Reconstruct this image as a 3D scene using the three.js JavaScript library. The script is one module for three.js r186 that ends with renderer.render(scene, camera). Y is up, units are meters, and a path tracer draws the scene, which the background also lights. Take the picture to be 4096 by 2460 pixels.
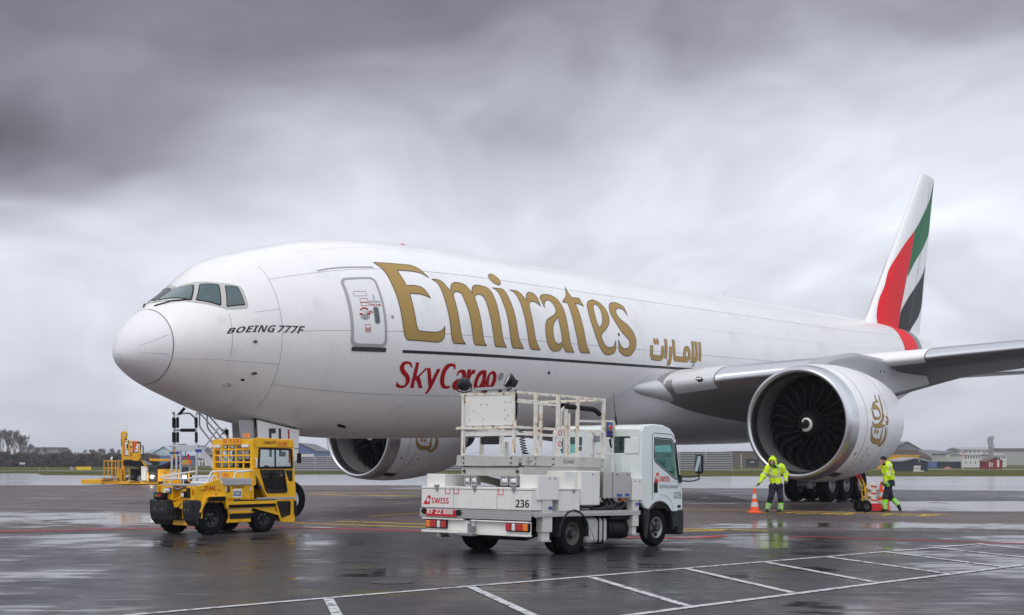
import * as THREE from 'three';
import { mergeGeometries, toCreasedNormals, mergeVertices } from 'three/addons/utils/BufferGeometryUtils.js';
import { RoundedBoxGeometry } from 'three/addons/geometries/RoundedBoxGeometry.js';
import { TessellateModifier } from 'three/addons/modifiers/TessellateModifier.js';
import { MarchingCubes } from 'three/addons/objects/MarchingCubes.js';
import { FontLoader } from 'three/addons/loaders/FontLoader.js';

// ---------------------------------------------------------------- camera, sky, sun, exposure
const scene = new THREE.Scene();
const FOCAL = 5164 / 2460, EYE = 1.68;                       // focal length in picture heights, eye height in metres
const camera = new THREE.PerspectiveCamera(2 * Math.atan(1840 / 5164) * 180 / Math.PI, 4096 / 3680, 0.5, 6000);
camera.position.set(0, EYE, 0);
camera.setViewOffset(4096, 3680, 0, 0, 4096, 2460);          // level camera with a raised lens
scene.add(camera);
const renderer = new THREE.WebGLRenderer({ antialias: true });
renderer.toneMapping = THREE.LinearToneMapping;
renderer.toneMappingExposure = 1.15;
renderer.shadowMap.enabled = true;
const SUN_DIR = new THREE.Vector3(-0.25, 0.85, 0.5).normalize();
const sun = new THREE.DirectionalLight(0xfff6ea, 1.0);
sun.position.copy(SUN_DIR).multiplyScalar(120); sun.castShadow = true; sun.shadow.radius = 45;
Object.assign(sun.shadow.camera, { left: -70, right: 70, top: 70, bottom: -70, near: 1, far: 300 });
sun.shadow.mapSize.set(2048, 2048);
scene.add(sun, sun.target);

// ---------------------------------------------------------------- noise
let seed = 7;
const rnd = () => { seed = (seed * 1664525 + 1013904223) >>> 0; return seed / 4294967296; };
const rr = (a, b) => a + (b - a) * rnd();
const NT = new Float32Array(65536); { let s = 99; for (let i = 0; i < 65536; i++) { s = (s * 1664525 + 1013904223) >>> 0; NT[i] = s / 4294967296; } }
function vn(x, y) {                                          // value noise, 256-periodic
  const xi = Math.floor(x), yi = Math.floor(y); let u = x - xi, v = y - yi; u = u * u * (3 - 2 * u); v = v * v * (3 - 2 * v);
  const a = (xi & 255), b = ((xi + 1) & 255), c = (yi & 255) << 8, d = ((yi + 1) & 255) << 8;
  const p = NT[a + c], q = NT[b + c], r = NT[a + d], s = NT[b + d];
  return p + (q - p) * u + (r - p + (p - q - r + s) * u) * v;
}
function fbm(x, y, o = 4) { let s = 0, a = .5, t = 0; for (let i = 0; i < o; i++) { s += a * vn(x, y); t += a; a *= .5; x = x * 2.03 + 17.1; y = y * 2.01 + 5.7; } return s / t; }
const clamp = (x, a = 0, b = 1) => x < a ? a : x > b ? b : x, lerp = (a, b, t) => a + (b - a) * t;
const sstep = (a, b, x) => { const t = clamp((x - a) / (b - a)); return t * t * (3 - 2 * t); };
const lin = (c) => c <= .04045 ? c / 12.92 : ((c + .055) / 1.055) ** 2.4;

// ---------------------------------------------------------------- overcast sky: layered grey cloud over the whole dome
{
  const W = 2048, H = 1024, d = new Float32Array(W * H * 4);
  for (let j = 0; j < H; j++) for (let i = 0; i < W; i++) {
    const el = (j + .5) / H * Math.PI - Math.PI / 2, az = (i + .5) / W * 2 * Math.PI - Math.PI / 2;    // az 0 is straight ahead, positive to the right
    const k = (j * W + i) * 4;
    let l, tint = 0;
    if (el < -.02) l = .5;
    else {
      const e = Math.max(el, 0), ce = Math.cos(e), D = 180 / Math.PI;
      // cloud base as a sheet: directions meet it at a distance, which stretches the rolls near the horizon
      const q = 1 / (Math.sin(e) + .16), x = Math.sin(az) * ce * q, y = Math.cos(az) * ce * q;
      const wx = fbm(x * .9 + 3, y * .9 + 8, 3) - .5, wy = fbm(x * .9 + 31, y * .9 + 18, 3) - .5;
      const n = fbm(x * .8 + wx * 1.6 + 20.7, y * 1.15 + wy * 1.6 + 40.2, 5), n2 = fbm(x * 2.6 + wx * 2 + 7, y * 2.9 + 13 + wy * 2, 4);
      const band = fbm(x * .35 + 51.3, y * .35 + 12.1, 3);
      l = lerp(.96, .58, clamp(sstep(.46, .74, n * .72 + n2 * .28) * .55 + sstep(.45, .7, band) * .45));
      // the bank of rain cloud ahead: pale at its foot, heavy above
      let A = az * D; if (A > 180) A -= 360;
      const ax = A * .11 + wx * 1.2, ay = e * D * .15 + wy * 1.2, roll = fbm(ax + 9, ay + 2, 3) - .5, roll2 = fbm(ax * 2.1 + 4 + roll * 2, ay * 2.6 + 21 + roll * 3, 5) - .5, E = e * D + roll * 5.5 + roll2 * 4 - A * .03;
      const lv = [[-6, .47], [0, .52], [4, .59], [7, .7], [9.5, .72], [12, .6], [15, .42], [18, .25], [22, .2], [27, .32], [34, .55], [90, .8]]; let k2 = 0; while (k2 < lv.length - 2 && E > lv[k2 + 1][0]) k2++;
      let f = lerp(lv[k2][1], lv[k2 + 1][1], clamp((E - lv[k2][0]) / (lv[k2 + 1][0] - lv[k2][0])));
      const lob = (a0, e0, sa, se) => Math.exp(-(((A - a0) / sa) ** 2) - (((e * D + roll2 * 2) - e0) / se) ** 2);
      f *= 1 - .62 * lob(-25, 12.4, 10, 2.3) - .3 * lob(-20, 15.5, 9, 4) - .18 * lob(2, 19, 8, 3); f *= 1 + .2 * lob(14, 13, 9, 4) + .4 * lob(15, 18.5, 9, 4.5) + .22 * roll2; f *= 1 + .22 * (fbm(ax * 2.6 + 7 + roll, ay * 2.4 + roll * 2 + 3, 4) - .5); f *= 1 + .16 * (fbm(ax * 5 + roll2 * 3, ay * 9 + roll * 4, 4) - .5); f = lerp(f, .54, .5 * sstep(4, -1, e * D));
      const w = sstep(75, 40, Math.abs(A)) * sstep(46, 26, e * D); l = lerp(l, f, w); tint = sstep(.5, .2, l);
    }
    d[k] = l * .945; d[k + 1] = l * lerp(.985, .94, tint); d[k + 2] = l * lerp(1.1, 1.14, tint); d[k + 3] = 1;
  }
  const sky = new THREE.DataTexture(d, W, H, THREE.RGBAFormat, THREE.FloatType);
  sky.mapping = THREE.EquirectangularReflectionMapping; sky.magFilter = sky.minFilter = THREE.LinearFilter; sky.needsUpdate = true;
  scene.background = sky; scene.environment = sky;
}

// ---------------------------------------------------------------- helpers
const V = (x, y, z) => new THREE.Vector3(x, y, z);
const taken = new Map();
const numbered = (n) => { const k = taken.get(n) || 0; taken.set(n, k + 1); return k ? n + '_' + String(k).padStart(3, '0') : n; };
function tag(o, label, category, group, kind) {
  Object.assign(o.userData, { label, category }); if (group) o.userData.group = group; if (kind) o.userData.kind = kind; return o;
}
function thing(name, label, category, [x, y, z] = [0, 0, 0], turn = 0, group) {
  const o = new THREE.Group(); o.name = numbered(name); o.position.set(x, y, z); o.rotation.order = 'YXZ'; o.rotation.y = turn; scene.add(o);
  return tag(o, label, category, group);
}
function structure(o) { o.userData.kind = 'structure'; o.name = numbered(o.name); scene.add(o); return o; }
const shadows = (m) => { m.castShadow = m.receiveShadow = true; return m; };
function copyOf(o, label) { const c = o.clone(); c.name = numbered(o.name.replace(/_\d{3}$/, '')); c.userData = { ...o.userData, label }; scene.add(c); return c; }
const M4 = () => new THREE.Matrix4();
const clean = (g) => {
  g = g.index ? g.toNonIndexed() : g;
  for (const k of Object.keys(g.attributes)) if (!['position', 'normal', 'uv'].includes(k)) g.deleteAttribute(k);
  if (!g.attributes.normal) g.computeVertexNormals();
  if (!g.attributes.uv) g.setAttribute('uv', new THREE.BufferAttribute(new Float32Array(g.attributes.position.count * 2), 2));
  return g;
};
class G {                                                    // collects pieces of one part
  constructor() { this.a = []; }
  add(g, m) { g = clean(g); if (m) g.applyMatrix4(m); this.a.push(g); return this; }
  box(w, h, d, x, y, z, rx = 0, ry = 0, rz = 0, bev = 0) {
    const g = bev ? new RoundedBoxGeometry(w, h, d, 1, Math.min(bev, w / 2.1, h / 2.1, d / 2.1)) : new THREE.BoxGeometry(w, h, d);
    return this.add(g, M4().compose(V(x, y, z), new THREE.Quaternion().setFromEuler(new THREE.Euler(rx, ry, rz, 'YXZ')), V(1, 1, 1)));
  }
  span(x0, x1, y0, y1, z0, z1, bev = .008) { return this.box(x1 - x0, y1 - y0, z1 - z0, (x0 + x1) / 2, (y0 + y1) / 2, (z0 + z1) / 2, 0, 0, 0, bev); }
  cyl(r0, r1, len, x, y, z, ax = 'y', seg = 20, open = false) {
    const g = new THREE.CylinderGeometry(r1, r0, len, seg, 1, open), m = M4();
    if (ax === 'x') m.makeRotationZ(-Math.PI / 2); if (ax === 'z') m.makeRotationX(Math.PI / 2);
    return this.add(g, m.setPosition(x, y, z));
  }
  rod(p, q, r, seg = 8, r2 = r) {
    p = V(...p); q = V(...q); const d = q.clone().sub(p), L = d.length();
    return this.add(new THREE.CylinderGeometry(r2, r, L, seg, 1), M4().compose(p.clone().add(q).multiplyScalar(.5), new THREE.Quaternion().setFromUnitVectors(V(0, 1, 0), d.normalize()), V(1, 1, 1)));
  }
  bar(p, q, w, h = w, bev = 0) {                             // rectangular tube; h is the upright side
    p = V(...p); q = V(...q); const d = q.clone().sub(p), L = d.length(); d.normalize();
    const up = Math.abs(d.y) > .95 ? V(1, 0, 0) : V(0, 1, 0), s = V().crossVectors(d, up).normalize(), u = V().crossVectors(s, d);
    const g = bev ? new RoundedBoxGeometry(L, h, w, 1, bev) : new THREE.BoxGeometry(L, h, w);
    return this.add(g, M4().makeBasis(d, u, s).setPosition(p.add(q).multiplyScalar(.5)));
  }
  tube(pts, r, seg = 8, smooth = false, n = 0, closed = false) {
    if (smooth) { const c = new THREE.CatmullRomCurve3(pts.map((p) => V(...p)), closed, 'centripetal'); return this.add(new THREE.TubeGeometry(c, n || pts.length * 6, r, seg, closed)); }
    const P = pts.map((p) => V(...p)), c = new THREE.CurvePath(), R = Math.max(r * 2.5, .03);
    let a = P[0];
    for (let i = 1; i < P.length; i++) {
      const b = P[i];
      if (i === P.length - 1) { c.add(new THREE.LineCurve3(a, b)); break; }
      const d0 = b.clone().sub(a), d1 = P[i + 1].clone().sub(b), k = Math.min(R, d0.length() * .45, d1.length() * .45);
      const s = b.clone().addScaledVector(d0.normalize(), -k), e = b.clone().addScaledVector(d1.normalize(), k);
      c.add(new THREE.LineCurve3(a, s)); c.add(new THREE.QuadraticBezierCurve3(s, b, e)); a = e;
    }
    return this.add(new THREE.TubeGeometry(c, P.length * 8, r, seg, false));
  }
  ext(pts, depth, m, bev = 0, holes = []) {                  // extruded outline in x,y; thickness along +z from 0
    const s = pts instanceof THREE.Shape ? pts : new THREE.Shape(pts.map((p) => new THREE.Vector2(...p)));
    for (const h of holes) s.holes.push(new THREE.Path(h.map((p) => new THREE.Vector2(...p))));
    const g = new THREE.ExtrudeGeometry(s, { depth: depth - 2 * bev, bevelEnabled: bev > 0, bevelSize: bev, bevelOffset: -bev, bevelThickness: bev, bevelSegments: 1, curveSegments: 10 });
    g.translate(0, 0, bev); return this.add(g, m);
  }
  slab(pts, z0, z1, bev = .01, holes = []) { return this.ext(pts, z1 - z0, M4().makeTranslation(0, 0, z0), bev, holes); }
  lathe(pts, ax, x, y, z, seg = 32) {
    const g = new THREE.LatheGeometry(pts.map((p) => new THREE.Vector2(...p)), seg), m = M4();
    if (ax === 'x') m.makeRotationZ(-Math.PI / 2); if (ax === 'z') m.makeRotationX(Math.PI / 2);
    return this.add(g, m.setPosition(x, y, z));
  }
  ball(r, x, y, z, sx = 1, sy = 1, sz = 1, seg = 14) { return this.add(new THREE.SphereGeometry(r, seg, Math.ceil(seg * .7)), M4().makeScale(sx, sy, sz).setPosition(x, y, z)); }
  geo() { return this.a.length > 1 ? mergeGeometries(this.a) : this.a[0]; }
  mesh(name, mat, parent, label) {
    const m = shadows(new THREE.Mesh(this.geo(), mat)); m.name = name; if (label) m.userData.label = label; if (parent) parent.add(m); return m;
  }
}
function planarUV(g, ax = 'xz', k = 1) { const p = g.attributes.position, uv = g.attributes.uv, a = 'xyz'.indexOf(ax[0]), b = 'xyz'.indexOf(ax[1]); for (let i = 0; i < p.count; i++) uv.setXY(i, p.getComponent(i, a) * k, p.getComponent(i, b) * k); return g; }
function boxUV(g, k = 1) {                                   // uv in metres by the face's main direction
  const p = g.attributes.position, n = g.attributes.normal, uv = g.attributes.uv;
  for (let i = 0; i < p.count; i++) {
    const x = Math.abs(n.getX(i)), y = Math.abs(n.getY(i)), z = Math.abs(n.getZ(i));
    if (y >= x && y >= z) uv.setXY(i, p.getX(i) * k, p.getZ(i) * k); else if (x > z) uv.setXY(i, p.getZ(i) * k, p.getY(i) * k); else uv.setXY(i, p.getX(i) * k, p.getY(i) * k);
  }
  return g;
}
function dataTex(N, fn, { srgb = false, rep = true, M = N } = {}) {
  const d = new Uint8Array(N * M * 4);
  for (let j = 0; j < M; j++) for (let i = 0; i < N; i++) { const c = fn(i, j), k = (j * N + i) * 4; d[k] = c[0]; d[k + 1] = c[1]; d[k + 2] = c[2]; d[k + 3] = 255; }
  const t = new THREE.DataTexture(d, N, M); t.magFilter = THREE.LinearFilter; t.minFilter = THREE.LinearMipmapLinearFilter; t.generateMipmaps = true;
  if (rep) t.wrapS = t.wrapT = THREE.RepeatWrapping; if (srgb) t.colorSpace = THREE.SRGBColorSpace; t.needsUpdate = true; return t;
}
// tileable grime for painted metal: blotches and streaks around a mean near white
const tn = (x, y, p) => { const u = x / p, v = y / p; const f = (a, b) => fbm(a, b, 4); const X = u * 8, Y = v * 8; return lerp(lerp(f(X, Y), f(X + 8, Y), 1 - u), lerp(f(X, Y + 8), f(X + 8, Y + 8), 1 - u), 1 - v); };
const grimeTex = dataTex(512, (i, j) => { const n = tn(i, j, 512), m = vn(i * .23, j * .031 + 9); let l = 255 - sstep(.5, .85, n) * 24 - sstep(.75, .97, m) * 10; return [l, l * .99, l * .965]; }, { srgb: true });
const roughTex = dataTex(512, (i, j) => { const n = tn(i + 90, j, 512); const l = 150 + 90 * sstep(.35, .7, n); return [l, l, l]; });
const rep = (tx, a, b) => { const q = tx.clone(); q.repeat.set(a, b); q.needsUpdate = true; return q; };
const skinTex = rep(dataTex(512, (i, j) => { const n = tn(i, j, 512), m = vn(i * .35, j * .05 + 3); const l = 255 - sstep(.5, .85, n) * 11 - sstep(.7, .97, m) * 7; return [l, l, l * .992]; }, { srgb: true }), 9, 5), rippleTex = rep(dataTex(256, (i, j) => { const l = 255 * tn(i * 2, j * 2, 512); return [l, l, l]; }), 14, 5);
const mat = (c, rough = .6, metal = 0, o = {}) => { const m = new THREE.MeshPhysicalMaterial({ roughness: rough, metalness: metal, ...o }); if (typeof c === 'string') m.color.set(c); else m.color.setRGB(...c); return m; };
const painted = (c, rough = .38, o = {}) => mat(c, rough, 0, { clearcoat: .12, clearcoatRoughness: .2, specularIntensity: .6, map: grimeTex, roughnessMap: roughTex, ...o });
const MT = {
  white: painted([.8, .81, .82]), planeWhite: mat([.86, .865, .885], .36, 0, { clearcoat: .3, clearcoatRoughness: .15, map: skinTex, bumpMap: rippleTex, bumpScale: .012 }), radome: mat([.82, .825, .85], .5, 0, { specularIntensity: .6, bumpMap: rippleTex, bumpScale: .01 }),
  yellow: painted([.84, .46, .004]), black: mat([.012, .012, .013], .55, 0, { specularIntensity: .4 }), rubber: mat([.008, .008, .009], .85, 0, { specularIntensity: .2 }), foam: mat([.02, .02, .022], .9, 0, { specularIntensity: .4 }), darkPlastic: mat([.025, .026, .03], .5, 0, { specularIntensity: .4 }), foot: mat([.05, .05, .055], .7),
  alu: mat([.62, .63, .65], .36, 1), steel: mat([.5, .48, .46], .32, 1), chrome: mat([.8, .8, .82], .14, 1), lip: mat([.62, .63, .65], .3, 1), greyMetal: mat([.3, .31, .32], .5, .6), darkMetal: mat([.06, .06, .065], .5, .6),
  glass: mat([.02, .03, .03], .04, 0, { clearcoat: 1, clearcoatRoughness: .02, ior: 1.5 }), pane: mat([.7, .82, .8], .02, 0, { transmission: 1, thickness: 0, ior: 1.5 }),
  grey: painted([.42, .43, .43], .5), greyPaint: mat([.36, .37, .38], .4, 0, { clearcoat: .3 }), underWing: mat([.27, .275, .28], .42), red: mat([.55, .012, .015], .4), amber: mat([.85, .22, .01], .25, 0, { clearcoat: .6 }), lensWhite: mat([.75, .75, .75], .2, 0, { clearcoat: .6 }),
  gold: mat([.4, .26, .075], .45, .0, { specularIntensity: .5 }), goldDark: mat([.09, .055, .015], .45), letterBlack: mat([.012, .012, .015], .4), letterRed: mat([.42, .004, .01], .5, 0, { specularIntensity: .4 }), letterWhite: mat([.82, .82, .82], .5), seam: mat([.3, .3, .31], .6), blue: mat([.02, .07, .35], .4), orange: mat([.9, .1, .012], .5), hose: mat([.02, .02, .02], .6),
};
const font = await new FontLoader().loadAsync('fonts/droid/droid_sans_bold.typeface.json');
const fontR = await new FontLoader().loadAsync('fonts/droid/droid_sans_regular.typeface.json');
// flat lettering: outline shapes laid 3 mm proud of a face, centred on x if asked; returns geometry in x,y
function textGeo(str, size, { f = font, sx = 1, skew = 0, anchor = 0, seg = 3, fit = 0 } = {}) {
  const g = new THREE.ShapeGeometry(f.generateShapes(str, size), seg); g.computeBoundingBox();
  const b = g.boundingBox; if (fit) sx = fit / (b.max.x - b.min.x); const w = (b.max.x - b.min.x) * sx;
  g.applyMatrix4(M4().makeScale(sx, 1, 1).multiply(M4().makeTranslation(-b.min.x, 0, 0)));
  if (skew) g.applyMatrix4(M4().set(1, skew, 0, 0, 0, 1, 0, 0, 0, 0, 1, 0, 0, 0, 0, 1));
  if (anchor) g.translate(-w * anchor, 0, 0);
  return g;
}
function sign(parent, str, size, m, basis, o = {}, name = 'lettering') { const t = new G().add(textGeo(str, size, o), basis).mesh(name, m, parent); return t; }
const at = (x, y, z, ry = 0, rx = 0, rz = 0) => M4().compose(V(x, y, z), new THREE.Quaternion().setFromEuler(new THREE.Euler(rx, ry, rz, 'YXZ')), V(1, 1, 1));
// ribbon of a given half width along a polyline in the plane (for strokes and painted lines)
function ribbon(pts, hw, smooth = 0, taper = 0) {
  let P = pts.map((p) => new THREE.Vector2(...p));
  if (smooth) P = new THREE.SplineCurve(P).getPoints(pts.length * smooth);
  const L = [], R = [];
  P.forEach((p, i) => {
    const a = P[Math.max(0, i - 1)], b = P[Math.min(P.length - 1, i + 1)], d = b.clone().sub(a).normalize();
    let w = hw; if (taper) w *= lerp(1, Math.sin(Math.PI * clamp(i / (P.length - 1), .02, .98)), taper);
    L.push([p.x - d.y * w, p.y + d.x * w]); R.unshift([p.x + d.y * w, p.y - d.x * w]);
  });
  return L.concat(R);
}
Object.assign(MT, {
  cockpit: mat([.035, .08, .085], .05, 0, { clearcoat: 1, clearcoatRoughness: .03, ior: 1.6, iridescence: .8, iridescenceIOR: 1.6, iridescenceThicknessRange: [250, 420] }),
  fairing: mat([.62, .63, .65], .3, 0, { clearcoat: .35, clearcoatRoughness: .15 }), duct: mat([.17, .17, .18], .45, .2), blade: mat([.009, .009, .01], .5, 0, { specularIntensity: .35 }), bladeEdge: mat([.2, .19, .18], .4, .7),
  flagRed: mat([.8, .008, .018], .5, 0, { specularIntensity: .4 }), flagGreen: mat([.004, .17, .055], .5, 0, { specularIntensity: .4 }), flagBlack: mat([.014, .016, .022], .5, 0, { specularIntensity: .4 }), rimGrey: mat([.32, .33, .34], .4, .5), rimWhite: mat([.75, .75, .76], .4),
});
Object.assign(MT, {
  redLens: mat([.5, .008, .008], .2, 0, { clearcoat: .8, clearcoatRoughness: .05 }), pinkTape: mat([.7, .06, .15], .6), logoRed: mat([.6, .008, .02], .4), dirtyWhite: painted([.66, .66, .65], .5), darkBlue: mat([.015, .025, .08], .5), tankGrey: painted([.5, .51, .52], .5), amberDark: mat([.35, .07, .01], .35),
  lensDark: mat([.16, .17, .18], .1, 0, { clearcoat: 1 }), cabWhite: mat([.72, .78, .77], .28, 0, { clearcoat: .6, clearcoatRoughness: .1 }), tealPane: mat([.5, .78, .74], .02, 0, { transmission: 1, thickness: 0, ior: 1.5 }), mirrorGlass: mat([.7, .8, .78], .03, 1), seatGrey: mat([.12, .13, .14], .9), letterGrey: mat([.1, .1, .11], .5),
});
Object.assign(MT, {
  blackRim: mat([.015, .015, .016], .5, .3), bumper: mat([.025, .025, .028], .6, 0, { specularIntensity: .5 }), greenLens: mat([.01, .3, .08], .2), whiteTube: mat([.72, .73, .74], .35, .2), treadAlu: mat([.52, .53, .54], .4, .9), clearPane: mat([.86, .92, .93], .02, 0, { transmission: 1, thickness: 0, ior: 1.5 }), smokePane: mat([.22, .23, .25], .03, 0, { transmission: 1, thickness: 0, ior: 1.5 }), paleInk: mat([.75, .7, .45], .5),
});
Object.assign(MT, { yellowTube: mat([.8, .45, .01], .4), chockWhite: mat([.62, .6, .55], .7), yellowFar: mat([.78, .4, .008], .5), redDeck: mat([.4, .02, .04], .5), lampOn: mat([.9, .9, .85], .3, 0, { emissive: new THREE.Color(1, .95, .85), emissiveIntensity: 3 }) });
MT.faintSeam = mat([.6, .6, .62], .5);
Object.assign(MT, { cowlWhite: mat([.86, .865, .885], .34, 0, { clearcoat: .25, clearcoatRoughness: .15 }), primer: mat([.34, .36, .33], .6), darkSeam: mat([.12, .12, .13], .6) });

// ================================================================ ground: grass to the horizon, wet apron, painted lines
const P2 = (X, Z) => [X, -Z];
function sheet(name, pts, y, m, k = 1) {                     // flat outline given as [X, distance]
  const g = new THREE.ShapeGeometry(new THREE.Shape(pts.map(([X, Z]) => new THREE.Vector2(X, Z)))); g.rotateX(-Math.PI / 2).translate(0, y, 0); planarUV(g, 'xz', k);
  const o = shadows(new THREE.Mesh(g, m)); o.name = name; return o;
}
{
  const gt = dataTex(512, (i, j) => { const n = tn(i, j, 512), m = vn(i * .7, j * .7), q = sstep(.35, .65, n); return [lerp(48, 88, q) + m * 16, lerp(62, 76, q) + m * 16, lerp(20, 26, q) + m * 8]; }, { srgb: true });
  const gm = mat([1, 1, 1], .95, 0, { map: gt, specularIntensity: .2 });
  structure(sheet('ground', [[-3000, -200], [3000, -200], [3000, 4000], [-3000, 4000]], -.03, gm, .03));
}
// one colour, gloss and relief map for the apron nearest the camera (80 m square)
const AX0 = -40, AZ0 = 6, AS = 80, AN = 2048;
const wetEdge = (X) => 82.9 - .45 * X;
const zone = (X, Z) => {                                      // [wetness, brownness, paleness]
  const wob = (fbm(X * .11 + 7, Z * .11 + 3, 3) - .5) * 6, far = sstep(-1.2, 1.2, Z - wetEdge(X) + wob * .15);
  let wet = .36, brown = sstep(28.5, 31.5, Z + wob * .5);
  wet = lerp(wet, .16, sstep(29, 33, Z + wob) * (1 - far));
  wet = Math.max(wet, .66 * sstep(-5, -9, X + wob * .4) * sstep(30.5, 34, Z + wob * .25) * sstep(44, 40, Z));                 // pooled strip left of the tractor
  wet = Math.max(wet, .8 * sstep(11, 14.5, X + wob * .5) * sstep(41.2, 43, Z + wob * .05) * sstep(53.5, 52.2, Z));            // pooled strip behind the walking man
  wet = Math.max(wet, .62 * sstep(-7, -1, X + wob) * sstep(36, 33.5, Z) * sstep(29.5, 31.8, Z + wob * .3));                     // between tractor and truck
  wet = Math.max(wet, .56 * sstep(2, 5, X + wob) * sstep(23.4, 25.2, Z + wob * .3) * sstep(30, 28, Z));                          // in front of the cones
  wet = Math.max(wet, .34 * sstep(-2, -5, X + wob * .6) * sstep(31, 27, Z));                                                     // foreground left
  wet = Math.max(wet, .44 * sstep(5.5, 8.5, X + wob * .4) * sstep(21, 17, Z + X * -.1));                                         // foreground right
  if (X > 10 && Z > 53 && far < .5) brown *= .25;
  return [lerp(wet, .92, far), brown * (1 - far), far];
};
const apronMaps = (() => {
  const c = new Uint8Array(AN * AN * 4), r = new Uint8Array(AN * AN * 4), b = new Uint8Array(AN * AN * 4);
  for (let j = 0; j < AN; j++) for (let i = 0; i < AN; i++) {
    const X = AX0 + (i + .5) / AN * AS, Z = AZ0 + (j + .5) / AN * AS, k = (j * AN + i) * 4;
    const [w0, brown, pale] = zone(X, Z);
    const n = fbm(X * .55 + 11, Z * .42 + 4, 5), f = fbm(X * 2.9 + 3, Z * 2.1 + 9, 3), grit = NT[(i * 7919 + j * 104729) & 65535], g2 = vn(X * 9, Z * 9);
    const seamA = Math.abs(((X * .8 + Z * .6) / 7.5) % 1 - .5) < .006 ? 1 : 0;
    const fine = fbm(X * 1.3 + 40, Z * 5.2 + 2, 4), wet = clamp(sstep(.36, .66, w0 + (n - .5) * 1.0 + (f - .5) * .34 + (fine - .5) * .75) * .86 + .14 * sstep(.3, .5, w0 + (n - .5)));
    let R = lerp(52, 104, brown), Gc = lerp(50, 93, brown), B = lerp(54, 93, brown);
    R = lerp(R, 150, pale); Gc = lerp(Gc, 152, pale); B = lerp(B, 156, pale);
    const stain = sstep(.56, .76, fbm(X * .23 + 61, Z * .3 + 27, 4)), v = (1 - wet * .3) * (.86 + grit * .2 + (g2 - .5) * .12) * (1 - .22 * stain) * (1 - .35 * seamA);
    const ochre = sstep(.55, .7, fbm(X * 1.7 + 3, Z * 2.3 + 71, 4)) * Math.max(Math.exp(-(((X + 1.9) / 1.2) ** 2) - ((Z - 16.3) / .5) ** 2), Math.exp(-(((X + 3.6) / 1.8) ** 2) - ((Z - 24.6 - (X + 3.6) * -.35) / .5) ** 2), .8 * Math.exp(-(((X + 2.3) / .9) ** 2) - ((Z - 20) / .4) ** 2)); R = lerp(R, 84, ochre); Gc = lerp(Gc, 68, ochre); B = lerp(B, 26, ochre);  // noisy yellow-brown patches blended into the apron colour
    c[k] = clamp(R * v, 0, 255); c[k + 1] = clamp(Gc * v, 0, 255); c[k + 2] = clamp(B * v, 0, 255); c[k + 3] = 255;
    const damp = 1 - brown * .75, ro = lerp(lerp(.55, .33, damp), .12, wet) + (f - .5) * .16 * (1 - wet);
    r[k] = clamp(lerp(lerp(.26, .36, damp) * (.7 + .6 * n), .95, wet ** 1.3) * 255, 0, 255); r[k + 1] = clamp(ro * 255, 4, 255); r[k + 2] = 0; r[k + 3] = 255;
    const h = (grit * .5 + g2 * .5) * (1 - wet * .93) * 150 + f * 60; b[k] = b[k + 1] = b[k + 2] = clamp(h, 0, 255); b[k + 3] = 255;
  }
  const T = (d, s) => { const t = new THREE.DataTexture(d, AN, AN); t.magFilter = THREE.LinearFilter; t.minFilter = THREE.LinearMipmapLinearFilter; t.generateMipmaps = true; if (s) t.colorSpace = THREE.SRGBColorSpace; t.needsUpdate = true; return t; };
  const sp = new Uint8Array(AN * AN * 4); for (let i = 0; i < AN * AN; i++) { sp[i * 4] = sp[i * 4 + 1] = sp[i * 4 + 2] = 255; sp[i * 4 + 3] = r[i * 4]; }
  return { map: T(c, 1), roughnessMap: T(r), bumpMap: T(b), specularIntensityMap: T(sp) };
})();
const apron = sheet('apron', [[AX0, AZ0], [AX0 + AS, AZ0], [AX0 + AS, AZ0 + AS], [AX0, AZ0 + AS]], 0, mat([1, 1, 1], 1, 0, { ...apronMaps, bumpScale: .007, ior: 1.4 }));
{ const p = apron.geometry.attributes.position, uv = apron.geometry.attributes.uv; for (let i = 0; i < p.count; i++) uv.setXY(i, (p.getX(i) - AX0) / AS, (-p.getZ(i) - AZ0) / AS); }
structure(apron);
// the rest of the apron: dry brown asphalt and pale wet concrete in plain sheets around it
const tarT = dataTex(512, (i, j) => { const n = tn(i, j, 512), l = .82 + n * .3 + NT[(i * 31 + j * 977) & 65535] * .1; return [104 * l, 93 * l, 93 * l]; }, { srgb: true });
const conT = dataTex(512, (i, j) => { const n = tn(i, j, 512), l = .8 + n * .32 + NT[(i * 31 + j * 977) & 65535] * .06; return [138 * l, 140 * l, 145 * l]; }, { srgb: true });
const wetT = dataTex(512, (i, j) => { const n = tn(i, j, 512), m = vn(i * .06, j * .5), w = sstep(.3, .5, n * .75 + m * .25); return [255, lerp(110, 26, w), 0]; });
const wetSpec = dataTex(512, (i, j) => { const n = tn(i, j, 512), m = vn(i * .06, j * .5), w = sstep(.3, .5, n * .75 + m * .25), l = lerp(120, 255, w); return [l, l, l]; });
const tarM = mat([1, 1, 1], .65, 0, { map: tarT, specularIntensity: .25 }), conM = mat([1, 1, 1], 1, 0, { map: conT, roughnessMap: wetT, ior: 1.4 });
structure(sheet('asphalt_strip', [[-160, AZ0 - 60], [-40.01, AZ0 - 60], [-40.01, 101], [-160, 155]], -.004, tarM, .06));
structure(sheet('asphalt_strip', [[40.01, AZ0 - 60], [160, AZ0 - 60], [160, 64.9], [40.01, 64.9]], -.004, tarM, .06));
structure(sheet('asphalt_strip', [[-40, AZ0 - 60], [40, AZ0 - 60], [40, AZ0], [-40, AZ0]], -.004, tarM, .06));
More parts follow.
